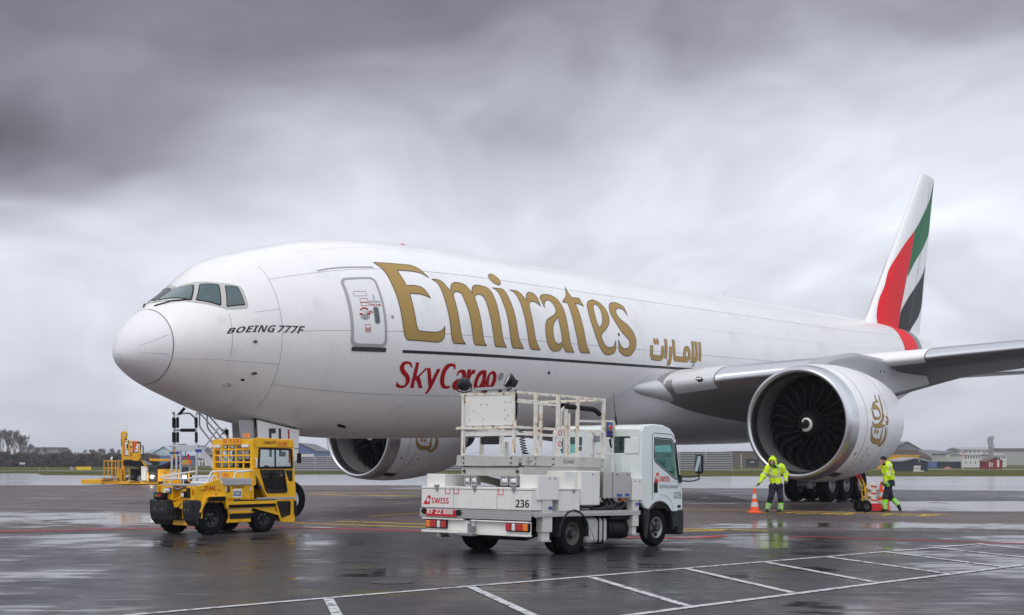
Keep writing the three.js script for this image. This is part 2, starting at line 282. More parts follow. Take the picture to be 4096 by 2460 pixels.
structure(sheet('wet_taxiway', [[-240, 180], [-40.02, 100], [-40.02, 86.01], [40.02, 86.01], [40.02, 65], [240, 65], [240, 131.5], [20, 133], [-20, 150], [-46, 141], [-52, 143], [-60, 163], [-240, 190]], -.006, conM, .04));
structure(sheet('taxiway', [[-240, 205], [-40, 196], [200, 262], [520, 330], [520, 345], [200, 274], [-40, 204], [-240, 216]], -.012, conM, .04));
structure(sheet('taxiway', [[-300, 300], [600, 380], [600, 392], [-300, 308]], -.012, conM, .04));
// painted lines lie 4 mm above the apron
const wornTex = dataTex(512, (i, j) => { const n = fbm(i * .05, j * .05, 4), g = NT[(i * 613 + j * 7907) & 65535]; const l = clamp(255 - sstep(.52, .74, n) * 110 - g * 26, 0, 255); return [l, l, l]; }, { srgb: true });
const lineM = { white: mat([.62, .63, .65], .45, 0, { map: wornTex, specularIntensity: .35 }), yellow: mat([.78, .52, .01], .5, 0, { map: wornTex, specularIntensity: .2 }), red: mat([.6, .05, .06], .5, 0, { map: wornTex, specularIntensity: .2 }) };
function line(col, pts, w, smooth = 0) { const o = sheet('painted_line', ribbon(pts, w / 2, smooth), .004 + (col === 'white' ? .003 : col === 'red' ? .0015 : 0), lineM[col], .5); apron.add(o); return o; }
line('white', [[-4.6, 13.53], [-2.3, 15.64], [0, 17.62], [1.11, 18.6], [2.68, 19.98], [4.15, 21.26], [5.46, 22.4], [8.1, 24.7], [9.51, 25.95]], .115);
line('white', [[.4, 13.1], [1.32, 13.99], [2.04, 14.72], [3.57, 16.2], [5, 17.6], [6.45, 18.98], [7.73, 20.2], [10.5, 22.9]], .125);
for (const [a, b] of [[[-2.22, 15.6], [-1.8, 13.5]], [[-.54, 17.05], [.28, 13.7]], [[1.13, 18.5], [2.02, 14.82]], [[2.7, 19.9], [3.55, 16.3]], [[4.17, 21.15], [4.98, 17.7]], [[5.48, 22.3], [6.43, 19.05]], [[6.83, 23.5], [7.71, 20.3]], [[8.1, 24.6], [9.05, 21.6]], [[9.3, 25.65], [10.15, 22.7]]]) line('white', [a, b], .12);
line('red', [[-30, 27], [-20, 28.6], [-11.95, 30.3], [-8.91, 31.6], [-5.57, 32], [-2.04, 30.4], [.6, 28.6], [3.45, 27.7], [4.72, 28.6]], .3, 4); line('red', [[6.07, 28.4], [10.27, 25.9], [16, 22.5]], .16);
for (const q of [[[-5.79, 34.43], [-2.17, 32.2], [1.5, 30]], [[-4.85, 35.41], [-2.27, 33.8], [1, 31.8]], [[-4.24, 38.56], [-2.92, 40.92], [-1.6, 43.3]], [[3.4, 45.1], [5.82, 44.04], [7.96, 43.16], [10.5, 41.5], [13.38, 39.43]], [[3.3, 31.9], [4.11, 31.55], [6.09, 30.76]], [[3.4, 30.2], [3.96, 30.44], [5.09, 30.87]], [[-10.35, 65.72], [-4.91, 68.85]], [[-9.97, 63.32], [-4.23, 59.42]], [[-9, 62], [-4.5, 60.8]], [[33, 110], [42, 121]]]) line('yellow', q, q[0][1] > 58 ? .4 : .24);
for (const q of [[[-26, 46.4], [-20, 50.44], [-16.22, 57.84]], [[-26, 50], [-18.4, 46.39], [-12.16, 43.38]], [[16.35, 54.22], [17.5, 54.22]], [[18.61, 54.22], [19.81, 54.22]], [[20.86, 54.22], [22.1, 54.22]], [[7.6, 56.7], [11.85, 64.26]], [[7.84, 54.56], [8.9, 54.56]], [[8, 31.2], [15, 28.6]], [[-4, 63.5], [-9.5, 65]], [[-9, 67], [-4, 64]]]) line('white', q, .1);
const GLYPHS = [[[8.17, 41.05], [7.97, 40.81], [7.76, 40.91]], [[8.36, 40.7], [8.6, 41.15], [8.72, 40.81], [8.97, 41.33], [9.19, 41.68]], [[8.95, 40.47], [9.22, 40.98], [9.53, 41.15], [9.7, 40.98]], [[8.95, 40.47], [9.08, 40.3], [9.44, 40.64], [9.71, 40.98]], [[9.53, 40.13], [9.82, 40.47], [10.09, 40.81]], [[9.72, 39.97], [9.99, 40.37], [10.38, 40.98]], [[10.0, 39.87], [10.29, 40.13], [10.75, 40.64]], [[10.0, 39.87], [10.19, 39.64], [10.71, 40.47]], [[11.16, 39.08], [11.44, 39.51], [11.85, 40.17]], [[11.6, 39.18], [11.79, 39.02], [12.17, 39.51]], [[12.16, 38.61], [12.63, 39.51], [13.04, 39.9]], [[12.28, 38.55], [12.61, 39.02], [13.05, 39.51]]];
for (const q of GLYPHS) { const o = line('yellow', q, .16); o.name = 'painted_character'; }
{ const m = new G().cyl(.31, .31, .012, .9, .003, -18.35 + 0, 'y', 24).mesh('manhole_cover', MT.darkMetal); m.position.set(-2.55, 0, .6); apron.add(m); }

// ================================================================ freighter aircraft (own axes: x aft from the nose, y up, z to its left wing)
const PHI = 37.4875 * Math.PI / 180, PITCH = 1.1947 * Math.PI / 180, CL = 5.928;
const plane = thing('cargo_aircraft', 'huge white wide-body cargo aircraft with gold lettering parked on the wet apron', 'aircraft', [-10.48 + 32 * Math.sin(PHI), 0, -(32.546 + 32 * Math.cos(PHI))], Math.PI / 2 - PHI);
plane.rotation.z = PITCH;
const X0 = 32;                                               // the group's origin stands below station 32
const FS = [.73, .86, 1.17, 1.62, 2.62, 3.62, 4.62, 5.62, 7.12, 8.62, 10.62, 12.62, 40, 44, 48, 52, 56, 60, 62.6], F0 = .7286;
const FT = [-.85, -.43, -.05, .33, 1.0, 1.79, 2.13, 2.4, 2.74, 2.92, 3.03, 3.08, 3.08, 3.08, 3.06, 2.98, 2.8, 2.3, 1.75];
const FB = [-.85, -1.13, -1.38, -1.64, -2.03, -2.38, -2.65, -2.84, -3.03, -3.1, -3.12, -3.12, -3.12, -3, -2.35, -1.45, -.5, .45, .95];
const FW = [0, .4, .8, 1.16, 1.7, 2.05, 2.26, 2.52, 2.8, 2.99, 3.09, 3.12, 3.12, 3.1, 2.85, 2.35, 1.65, .8, .22];
function pchip(x, y) {
  const n = x.length, h = [], d = [], m = new Array(n).fill(0);
  for (let i = 0; i < n - 1; i++) { h[i] = x[i + 1] - x[i]; d[i] = (y[i + 1] - y[i]) / h[i]; }
  for (let i = 1; i < n - 1; i++) if (d[i - 1] * d[i] > 0) { const a = 2 * h[i] + h[i - 1], b = h[i] + 2 * h[i - 1]; m[i] = (a + b) / (a / d[i - 1] + b / d[i]); }
  m[0] = d[0];
  return (q) => {
    let k = 0; while (k < n - 2 && q > x[k + 1]) k++;
    const t = (q - x[k]) / h[k], u = 1 - t;
    return (1 + 2 * t) * u * u * y[k] + t * u * u * h[k] * m[k] + t * t * (3 - 2 * t) * y[k + 1] + t * t * (t - 1) * h[k] * m[k + 1];
  };
}
const FQ = FS.map((s) => Math.sqrt(Math.max(0, s - F0))), fT = pchip(FQ, FT), fB = pchip(FQ, FB), fW = pchip(FQ, FW);
const tailZ = pchip([30, 40, 48, 56, 62.6], [0, 0, .45, 1.1, 1.35]);
function fuse(s, th, off = 0) {
  const q = Math.sqrt(Math.max(0, s - F0)), a = fT(q), b = fB(q), c = Math.max(0, fW(q)), z = clamp(s < 30 ? -.85 * Math.exp(-(s - F0) / 3) : tailZ(s), b, a), sn = Math.sin(th), cs = Math.cos(th);
  const up = sn > 0 ? a - z : z - b, p = V(s - X0, CL + z + up * sn, c * cs);
  if (off) { const e = V(0, sn * c, cs * up).normalize(), s2 = Math.min(s + .05, 62.5), p2 = fuse(s2, th), d = p2.sub(fuse(s2 - .05, th)).normalize(); e.addScaledVector(d, -e.dot(d)).normalize(); p.addScaledVector(e, off); }
  return p;
}
function gridMesh(name, nu, nv, fn, m, parent, closeV = true) {
  const pos = [], uv = [], idx = [];
  for (let i = 0; i <= nu; i++) for (let j = 0; j <= nv; j++) { const p = fn(i / nu, j / nv); pos.push(p.x, p.y, p.z); uv.push(i / nu, j / nv); }
  for (let i = 0; i < nu; i++) for (let j = 0; j < nv; j++) { const a = i * (nv + 1) + j, b = a + nv + 1; idx.push(a, b, a + 1, b, b + 1, a + 1); }
  const g = new THREE.BufferGeometry(); g.setAttribute('position', new THREE.Float32BufferAttribute(pos, 3)); g.setAttribute('uv', new THREE.Float32BufferAttribute(uv, 2)); g.setIndex(idx); g.computeVertexNormals();
  if (closeV) { const n = g.attributes.normal; for (let i = 0; i <= nu; i++) { const a = i * (nv + 1), b = a + nv, v = V(n.getX(a) + n.getX(b), n.getY(a) + n.getY(b), n.getZ(a) + n.getZ(b)).normalize(); n.setXYZ(a, v.x, v.y, v.z); n.setXYZ(b, v.x, v.y, v.z); } }
  const o = shadows(new THREE.Mesh(g, m)); o.name = name; if (parent) parent.add(o); return o;
}
const fuselage = gridMesh('fuselage', 200, 120, (u, v) => { const q = lerp(Math.sqrt(1.6 - F0), Math.sqrt(62.55 - F0), u); return fuse(F0 + q * q, v * 2 * Math.PI); }, MT.planeWhite, plane);
{ // open nose wheel bay: the skin is left out here and a lined box goes up into the body
  const g = fuselage.geometry, p = g.attributes.position, I = g.index.array, keep = [];
  for (let i = 0; i < I.length; i += 3) { const c = [0, 1, 2].map((k) => (p.getComponent(I[i], k) + p.getComponent(I[i + 1], k) + p.getComponent(I[i + 2], k)) / 3); if (c[0] > 4.62 - X0 && c[0] < 6.15 - X0 && Math.abs(c[2]) < .78 && c[1] < CL - 1.5) continue; keep.push(I[i], I[i + 1], I[i + 2]); }
  g.setIndex(keep);
  const B = new THREE.Group(); B.name = 'nose_wheel_bay'; plane.add(B); const w = (P, z) => new G().slab(P, z - .02, z + .02, 0).mesh('bay_wall', MT.primer, B);
  for (const z of [.84, -.84]) w([[4.5 - X0, 3.42], [6.3 - X0, 3.12], [6.3 - X0, 4.4], [4.5 - X0, 4.4]], z);
  new G().span(4.48 - X0, 4.52 - X0, 3.42, 4.4, -.82, .82, 0).mesh('bay_wall', MT.primer, B); new G().span(6.28 - X0, 6.32 - X0, 3.12, 4.4, -.82, .82, 0).mesh('bay_wall', MT.primer, B); new G().span(4.5 - X0, 6.3 - X0, 4.4, 4.44, -.84, .84, 0).mesh('bay_roof', MT.primer, B);
  for (const s of [4.9, 5.3, 5.7]) new G().span(s - X0, s + .06 - X0, 3.5, 4.4, .72, .82, 0).span(s - X0, s + .06 - X0, 3.5, 4.4, -.82, -.72, 0).mesh('bay_rib', MT.primer, B);
  new G().tube([[4.6 - X0, 3.9, .7], [5.4 - X0, 3.8, .72], [6.1 - X0, 3.9, .7]], .03, 6, true).tube([[4.6 - X0, 3.7, -.7], [6.1 - X0, 3.7, -.7]], .03, 6).mesh('bay_pipe', MT.greyMetal, B);
}
gridMesh('radome', 30, 120, (u, v) => { const q = lerp(.0, Math.sqrt(1.59 - F0), u); return fuse(F0 + q * q, v * 2 * Math.PI, 0); }, MT.radome, fuselage);
new G().ball(.24, 0, 0, 0, .6, 1.7, .9).add(new THREE.CylinderGeometry(.09, .1, .12, 14), at(.12, .12, 0, 0, 0, Math.PI / 2)).mesh('exhaust_cone', MT.planeWhite, fuselage).position.set(62.5 - X0, CL + 1.35, 0);
// paint and panels that follow a curved skin: an outline in (station, girth) metres cut fine and laid on the surface
const tess = new TessellateModifier(.22, 7);
function smoothPath(pts) {                                   // third entry marks a corner
  const n = pts.length; let k = pts.findIndex((p) => p[2]); 
  if (k < 0) return new THREE.SplineCurve([...pts, pts[0]].map((p) => new THREE.Vector2(p[0], p[1]))).getPoints(n * 4).slice(0, -1);
  const q = [...pts.slice(k), ...pts.slice(0, k), pts[k]], out = []; let run = [q[0]];
  for (let i = 1; i < q.length; i++) { run.push(q[i]); if (q[i][2] || i === q.length - 1) { const c = run.map((p) => new THREE.Vector2(p[0], p[1])); out.push(...(c.length > 2 ? new THREE.SplineCurve(c).getPoints((c.length - 1) * 4) : c).slice(0, -1)); run = [q[i]]; } }
  return out;
}
function onSkin(name, outline, holes, m, parent, surf, off = .006, edge = tess) {
  const v2 = (a) => a.map((p) => p.isVector2 ? p : new THREE.Vector2(p[0], p[1]));
  const sh = new THREE.Shape(v2(outline)); for (const h of holes || []) sh.holes.push(new THREE.Path(v2(h)));
  return skinGeo(name, new THREE.ShapeGeometry(sh), m, parent, surf, off, edge);
}
function skinGeo(name, g, m, parent, surf, off, edge = tess) {
  g = edge.modify(clean(g)); const p = g.attributes.position;
  for (let i = 0; i < p.count; i++) { const q = surf(p.getX(i), p.getY(i), off); p.setXYZ(i, q.x, q.y, q.z); }
  g = mergeVertices(new THREE.BufferGeometry().setAttribute('position', p), 1e-4); g.computeVertexNormals();
  const o = shadows(new THREE.Mesh(g, m)); o.name = name; parent.add(o); return o;
}
const F = (s, g, off) => fuse(s, g / 3.1, off);              // girth coordinate 0 at mid height
const EMIRATES = [
  [[[803,242,1],[858,240],[920,238],[954,236],[979,221],[990,199],[997,187,1],[976,202],[950,208],[916,210],[877,210,1],[877,195],[880,174],[882,151,1],[918,153],[945,147],[958,131],[965,112,1],[948,119],[920,124],[883,124,1],[882,92],[883,55],[886,22],[892,9],[902,6],[934,5],[964,5],[984,9],[999,17],[1004,26,1],[1003,5],[1000,-9],[988,-20],[970,-24],[915,-23],[881,-22],[855,-22],[844,-18],[837,-6],[833,13],[831,42],[829,79],[828,114],[826,150],[825,186],[821,212],[812,230]]],
  [[[1006,182,1],[1034,182],[1049,175],[1058,158],[1071,142,1],[1076,155],[1089,169],[1107,177],[1127,178],[1152,172],[1162,157],[1170,140,1],[1175,154],[1188,168],[1205,175],[1229,176],[1261,170],[1273,152],[1275,115],[1273,71],[1275,25],[1283,-8],[1300,-27,1],[1246,-27,1],[1238,-17],[1233,5],[1228,42],[1225,80],[1224,116],[1217,136],[1199,141],[1185,137],[1174,128],[1174,114],[1175,77],[1177,35],[1181,-2],[1189,-18],[1199,-26,1],[1145,-26,1],[1137,-16],[1131,7],[1128,40],[1125,81],[1120,112],[1115,137],[1097,143],[1084,139],[1074,128],[1072,101],[1072,56],[1075,15],[1081,-6],[1089,-18],[1099,-25,1],[1046,-25,1],[1037,-15],[1032,10],[1030,46],[1028,83],[1028,127],[1027,156],[1021,173]]],
  [[[1289,173,1],[1325,174],[1344,171],[1351,156],[1355,122],[1357,81],[1358,34],[1366,0],[1390,-27,1],[1333,-27,1],[1325,-15],[1319,9],[1316,47],[1315,86],[1312,123],[1311,153],[1302,168]]],
  [[[1309,226],[1328,238],[1345,236],[1355,221],[1352,202],[1337,190],[1319,192],[1305,206]]],
  [[[1380,174,1],[1412,174],[1427,169],[1438,156],[1449,137,1],[1455,153],[1469,168],[1488,175],[1508,172],[1517,156],[1516,124,1],[1498,136],[1480,139],[1462,134],[1451,119],[1448,95],[1448,55],[1451,16],[1461,-7],[1480,-28,1],[1430,-27,1],[1419,-13],[1413,14],[1409,52],[1408,92],[1408,126],[1404,152],[1395,168]]],
  [[[1536,120,1],[1535,135],[1533,159,1],[1552,170],[1578,175],[1609,174],[1632,163],[1644,142],[1648,115],[1645,78],[1646,36],[1654,-1],[1674,-27,1],[1626,-27,1],[1615,-17],[1606,-4,1],[1600,-15],[1587,-24],[1562,-28],[1540,-23],[1523,-7],[1513,21],[1515,51],[1526,71],[1548,84],[1580,97],[1598,111],[1601,123],[1596,142],[1580,152],[1563,150],[1549,140],[1541,131]],[[1599,91,1],[1579,77],[1562,61],[1555,42],[1555,20],[1564,3],[1576,-3],[1593,-1],[1604,10],[1602,37],[1599,68]]],
  [[[1737,225,1],[1731,202],[1735,178,1],[1781,179,1],[1780,163],[1782,145,1],[1763,152],[1736,153,1],[1737,122],[1737,89],[1739,53],[1743,23],[1752,-4],[1770,-25,1],[1714,-26,1],[1702,-10],[1696,12],[1688,50],[1686,85],[1687,122],[1688,151,1],[1658,153,1],[1692,173],[1712,192],[1724,209]]],
  [[[1935,27,1],[1934,1],[1924,-16],[1902,-24],[1881,-26],[1856,-20],[1831,0],[1812,30],[1800,65],[1795,97],[1800,131],[1810,154],[1830,170],[1858,179],[1879,179],[1905,167],[1920,145],[1922,116],[1910,90],[1888,70],[1860,53],[1846,43],[1847,28],[1862,9],[1883,-1],[1904,0],[1922,8]],[[1840,68,1],[1855,76],[1871,94],[1881,120],[1883,142],[1876,158],[1863,161],[1848,153],[1838,134],[1832,103],[1834,83]]],
  [[[2055,129,1],[2049,142],[2039,154],[2020,158],[2000,154],[1984,141],[1985,123],[2001,107],[2031,92],[2058,68],[2070,44],[2070,24],[2058,-1],[2032,-20],[2007,-25],[1981,-22],[1960,-12],[1953,-4],[1952,32,1],[1966,11],[1987,0],[2006,1],[2021,9],[2027,24],[2020,37],[2001,48],[1977,67],[1954,99],[1942,129],[1953,157],[1970,173],[1994,180],[2024,181],[2054,169],[2056,152]]]];
const SKYCARGO = [
  [[[883,-105,1],[875,-90],[856,-85],[841,-88],[833,-100],[835,-111],[847,-124],[864,-135],[873,-148],[873,-160],[859,-162],[846,-156],[837,-148,1],[840,-165,1],[854,-170],[873,-170],[885,-161],[888,-146],[881,-132],[868,-121],[854,-111],[849,-101],[854,-94],[867,-94],[878,-104,1]]],
  [[[890,-87,1],[907,-88,1],[907,-109],[909,-131,1],[923,-120],[935,-104,1],[946,-104,1],[932,-120],[922,-131,1],[937,-150],[952,-169,1],[936,-169,1],[922,-152],[910,-141,1],[910,-151],[916,-169,1],[899,-169,1],[896,-147],[892,-109],[894,-95]]],
  [[[941,-104,1],[958,-103,1],[967,-122],[977,-141,1],[982,-122],[987,-105,1],[1003,-104,1],[995,-133],[990,-165],[983,-188,1],[972,-188,1],[976,-177],[976,-165,1],[960,-138],[949,-115]]],
  [[[1065,-90,1],[1047,-86],[1025,-90],[1012,-106],[1011,-129],[1021,-152],[1038,-166],[1059,-169],[1070,-165,1],[1069,-157,1],[1056,-160],[1042,-154],[1031,-136],[1030,-113],[1041,-98],[1054,-95],[1063,-104,1],[1068,-104,1]]],
  [[[1081,-123,1],[1083,-110],[1097,-104],[1115,-107],[1125,-120],[1131,-142],[1145,-170,1],[1125,-170,1],[1121,-161,1],[1117,-170],[1101,-172],[1085,-167],[1077,-155],[1081,-141],[1097,-134],[1110,-132,1],[1107,-121],[1096,-113],[1088,-118],[1087,-125,1]]],
  [[[1125,-103,1],[1142,-102,1],[1143,-113,1],[1150,-103],[1163,-104,1],[1164,-117,1],[1153,-117],[1149,-129],[1152,-149],[1159,-170,1],[1139,-170,1],[1131,-142]]],
  [[[1217,-104,1],[1193,-103],[1176,-117],[1174,-143],[1183,-161],[1201,-169],[1216,-166],[1220,-157,1],[1227,-177],[1210,-187,1],[1232,-189],[1242,-170],[1229,-139]],[[1200,-114],[1191,-128],[1192,-148],[1201,-158],[1207,-148],[1208,-130]]],
  [[[1249,-103],[1267,-110],[1277,-126],[1279,-146],[1272,-164],[1255,-165],[1236,-151],[1229,-131],[1232,-113]],[[1247,-113],[1256,-120],[1260,-136],[1258,-154],[1249,-148],[1243,-131],[1242,-117]]]];
const ARABIC = [
  [[2543,54],[2543,22],[2538,-23]],
  [[2514,54],[2515,21],[2512,-13],[2497,-20],[2469,-20]],
  [[2489,54],[2487,19],[2484,-17]],
  [[2445,-20],[2458,-4],[2452,18],[2437,22],[2423,13],[2419,-5],[2427,-19]],
  [[2445,-21],[2362,-21],[2345,-16],[2340,12],[2342,52]],
  [[2317,24],[2314,-6],[2313,-26],[2307,-38],[2292,-37]],
  [[2285,52],[2283,14],[2278,-24]],
  [[2259,23],[2256,-4],[2249,-20],[2228,-24],[2174,-21]],
  [[2174,-21],[2178,5],[2177,22]]];
const ARDOTS = [[2203,38],[2223,38],[2489,-36]];

const cm = (a) => a.map((p) => [p[0] / 100, p[1] / 100, p[2]]);
const strip = (name, pts, hw, m, parent, surf, off, smooth = 0) => {   // band of quads along a line on the skin
  let P = pts.map((p) => new THREE.Vector2(p[0], p[1])); if (smooth) P = new THREE.SplineCurve(P).getPoints(pts.length * smooth);
  const Q = [P[0]]; for (let i = 1; i < P.length; i++) { const n = Math.max(1, Math.ceil(P[i].distanceTo(P[i - 1]) / .3)); for (let k = 1; k <= n; k++) Q.push(P[i - 1].clone().lerp(P[i], k / n)); }
  return gridMesh(name, Q.length - 1, 1, (u, v) => { const i = Math.round(u * (Q.length - 1)), a = Q[Math.max(0, i - 1)], b = Q[Math.min(Q.length - 1, i + 1)], d = b.clone().sub(a).normalize(), s = (v * 2 - 1) * hw; return surf(Q[i].x - d.y * s, Q[i].y + d.x * s, off); }, m, parent, false);
};
for (const set of EMIRATES) {
  const [o, ...h] = set.map((c) => smoothPath(cm(c)));
  const L = onSkin('letter', o, h, MT.gold, fuselage, F, .008);
  for (const c of [o, ...h]) strip('letter_outline', [...c, c[0]].map((p) => [p.x, p.y]), .014, MT.goldDark, fuselage, F, .011);
}
for (const set of SKYCARGO) { const [o, ...h] = set.map((c) => smoothPath(cm(c))); onSkin('letter', o, h, MT.letterRed, fuselage, F, .008); }
for (const c of ARABIC) { strip('letter_outline', cm(c), .105, MT.goldDark, fuselage, F, .006, 4); strip('letter', cm(c), .085, MT.gold, fuselage, F, .009, 4); }
ARDOTS.slice(0, 2).forEach((p) => onSkin('letter', [...Array(14)].map((_, i) => [p[0] / 100 + .1 * Math.cos(i * .4488), p[1] / 100 + .13 * Math.sin(i * .4488)]), null, MT.gold, fuselage, F, .008));
strip('letter', [[ARDOTS[2][0] / 100 + .1, ARDOTS[2][1] / 100 + .08], [ARDOTS[2][0] / 100 - .05, ARDOTS[2][1] / 100 + .07], [ARDOTS[2][0] / 100 + .08, ARDOTS[2][1] / 100], [ARDOTS[2][0] / 100 - .08, ARDOTS[2][1] / 100 - .1]], .03, MT.goldDark, fuselage, F, .008);
strip('cheat_line', [[8.33, -.565], [25.2, -.565]], .045, MT.letterBlack, fuselage, F, .008);
skinGeo('type_lettering', textGeo('BOEING', .26, { fit: 1.28, skew: .4 }).translate(2.8, .15, 0), MT.letterBlack, fuselage, (s, y, o) => F(s, y - (s - 2.8) * .1, o), .006);
skinGeo('type_lettering', textGeo('777F', .26, { fit: .76, skew: .4 }).translate(4.17, .15, 0), MT.letterBlack, fuselage, (s, y, o) => F(s, y - (s - 2.8) * .1, o), .006);
// panel seams
const ringSeam = (s, g0, g1, hw, m = MT.seam) => strip('panel_seam', [[s, g0], [s, g1]], hw, m, fuselage, F, .004);
ringSeam(1.6, -5.2, 4.5, .009, MT.darkSeam); ringSeam(4.35, -3.2, 2.9, .006); ringSeam(2.95, -1.0, 1.1, .005);
for (const s of [10.6, 15.9, 21.2, 29, 34.3, 39.6, 44.9]) ringSeam(s, -1.2, 4.2, .004, MT.faintSeam); for (const [g, a, b] of [[1.1, 25.5, 48], [3.3, 6, 48]]) strip('panel_seam', [[a, g], [b, g]], .004, MT.faintSeam, fuselage, F, .004);
for (const [g, a, b] of [[.02, 4.35, 48], [2.13, 4.35, 48], [-1.95, 4.35, 20], [-1.15, 1.6, 4.35], [.85, 3.6, 4.35]]) strip('panel_seam', [[a, g], [b, g]], .0065, MT.seam, fuselage, F, .004);
for (const t of [.85, -.85]) strip('lightning_strip', [[.95, t * .62], [1.2, t * .8], [1.52, t]], .012, MT.seam, fuselage, F, .008, 3);
strip('rain_gutter', [[5.9, 2.2], [6.5, 2.24], [7.9, 2.2]], .022, MT.greyPaint, fuselage, F, .014, 3);
// crew door
{
  const rnd2 = (x0, x1, y0, y1, r) => { const s = new THREE.Shape(); s.moveTo(x0 + r, y0); s.lineTo(x1 - r, y0); s.absarc(x1 - r, y0 + r, r, -Math.PI / 2, 0); s.lineTo(x1, y1 - r); s.absarc(x1 - r, y1 - r, r, 0, Math.PI / 2); s.lineTo(x0 + r, y1); s.absarc(x0 + r, y1 - r, r, Math.PI / 2, Math.PI); s.lineTo(x0, y0 + r); s.absarc(x0 + r, y0 + r, r, Math.PI, Math.PI * 1.5); return s.getPoints(6); };
  const DR = new THREE.Group(); DR.name = 'crew_door'; plane.add(DR);
  onSkin('door_frame', rnd2(6.46, 7.71, -.46, 1.8, .2), [rnd2(6.53, 7.64, -.39, 1.73, .16)], MT.greyPaint, DR, F, .016);
  onSkin('door_panel', rnd2(6.55, 7.62, -.37, 1.71, .15), null, MT.planeWhite, DR, F, .022);
  onSkin('sill_plate', [[6.5, -.47], [7.7, -.47], [7.7, -.6], [6.5, -.6]], null, MT.darkMetal, DR, F, .02);
  onSkin('door_window_frame', rnd2(7.27, 7.48, .22, .78, .09), null, MT.greyPaint, DR, F, .026); onSkin('door_window', rnd2(7.3, 7.45, .25, .75, .07), null, MT.glass, DR, F, .03);
  onSkin('door_handle', [[6.78, .44], [6.88, .48], [6.92, .53], [7.0, .53], [7.04, .48], [7.14, .44], [7.0, .36], [6.92, .36]], null, MT.greyMetal, DR, F, .032);
  for (const x of [6.78, 7.03]) onSkin('handle_mark', [[x, .5], [x + .11, .5], [x + .11, .56], [x, .56]], null, MT.letterRed, DR, F, .03);
  strip('opening_arrow', [[6.82, .66], [6.9, .71], [7.0, .72], [7.1, .68]], .022, MT.letterRed, DR, F, .03, 3);
  const frame = (x0, x1, y0, y1, m = MT.letterRed) => onSkin('notice_frame', rnd2(x0, x1, y0, y1, .02), [rnd2(x0 + .012, x1 - .012, y0 + .012, y1 - .012, .015)], m, DR, F, .03);
  frame(6.72, 7.18, 1.12, 1.28, MT.seam); frame(6.88, 7.16, .91, 1.04); frame(6.88, 7.16, .79, .9); frame(6.93, 7.07, .56, .64, MT.seam); frame(7.1, 7.24, .56, .64); frame(6.94, 7.12, .1, .22); frame(6.94, 7.12, -.03, .09);
  const wr = (t, size, x, y, m) => skinGeo('notice', textGeo(t, size, { anchor: .5 }).translate(x, y, 0), m, DR, F, .03);
  wr('EXIT', .055, 7.03, .005, MT.letterRed); wr('OPEN', .04, 7.17, .58, MT.letterRed); wr('Emirates', .07, 7.38, .9, MT.seam); wr('SkyCargo', .065, 7.39, .8, MT.letterRed);
  strip('emblem_stroke', [[7.37, 1.14], [7.41, 1.08], [7.36, 1.03], [7.4, .99]], .014, MT.seam, DR, F, .03, 3);
}
// cockpit glazing, both sides
for (const sd of [1, -1]) {
  const S = (s, g, off) => { const p = F(s, g, off); p.z *= sd; return p; };
  const P = (a) => a.map(([s, t]) => [s, t * 3.1]);
  const CW = new THREE.Group(); CW.name = 'cockpit_window'; plane.add(CW);
  onSkin('window_frame', smoothPath(P([[2.62, 1.555], [2.83, 1.26], [3.06, .96], [3.28, .8], [3.43, .71], [3.49, .63], [3.475, .4], [3.42, .355], [3.2, .38], [2.93, .44], [2.8, .53], [2.36, .83], [2.05, 1.2], [1.86, 1.555]]).map((p, i) => [p[0], p[1], [0, 1, 4, 7, 9, 13].includes(i) ? 1 : 0])), null, mat([.5, .5, .48], .45), CW, S, .012);
  for (const w of [[[2.5, 1.53], [2.74, 1.235], [2.33, .905], [1.95, 1.53]], [[2.81, 1.15], [3.07, .885], [2.835, .535], [2.41, .86]], [[3.16, .81], [3.41, .685], [3.395, .4], [2.945, .475]]]) {
    const q = P(w), c = q.reduce((a, p) => [a[0] + p[0] / 4, a[1] + p[1] / 4], [0, 0]), sc = (k) => { const o = []; q.forEach((p, i) => { const n = q[(i + 1) % 4], b = (a, t) => [c[0] + (a[0] + (n[0] - a[0]) * t - c[0]) * k, c[1] + (a[1] + (n[1] - a[1]) * t - c[1]) * k]; o.push(b(p, .06), b(p, .5), b(p, .94)); }); return o; };
    onSkin('window_seal', sc(1.03), null, MT.black, CW, S, .018); onSkin('windscreen_pane', sc(.93), null, MT.cockpit, CW, S, .024);
  }
  new G().tube([[1.72 - X0, S(1.72, 4.3, .03).y, S(1.72, 4.3, .03).z], [2.0 - X0, S(2, 3.6, .05).y, S(2, 3.6, .05).z], [2.3 - X0, S(2.3, 2.95, .03).y, S(2.3, 2.95, .03).z]], .018, 6).mesh('wiper', MT.black, CW);
}
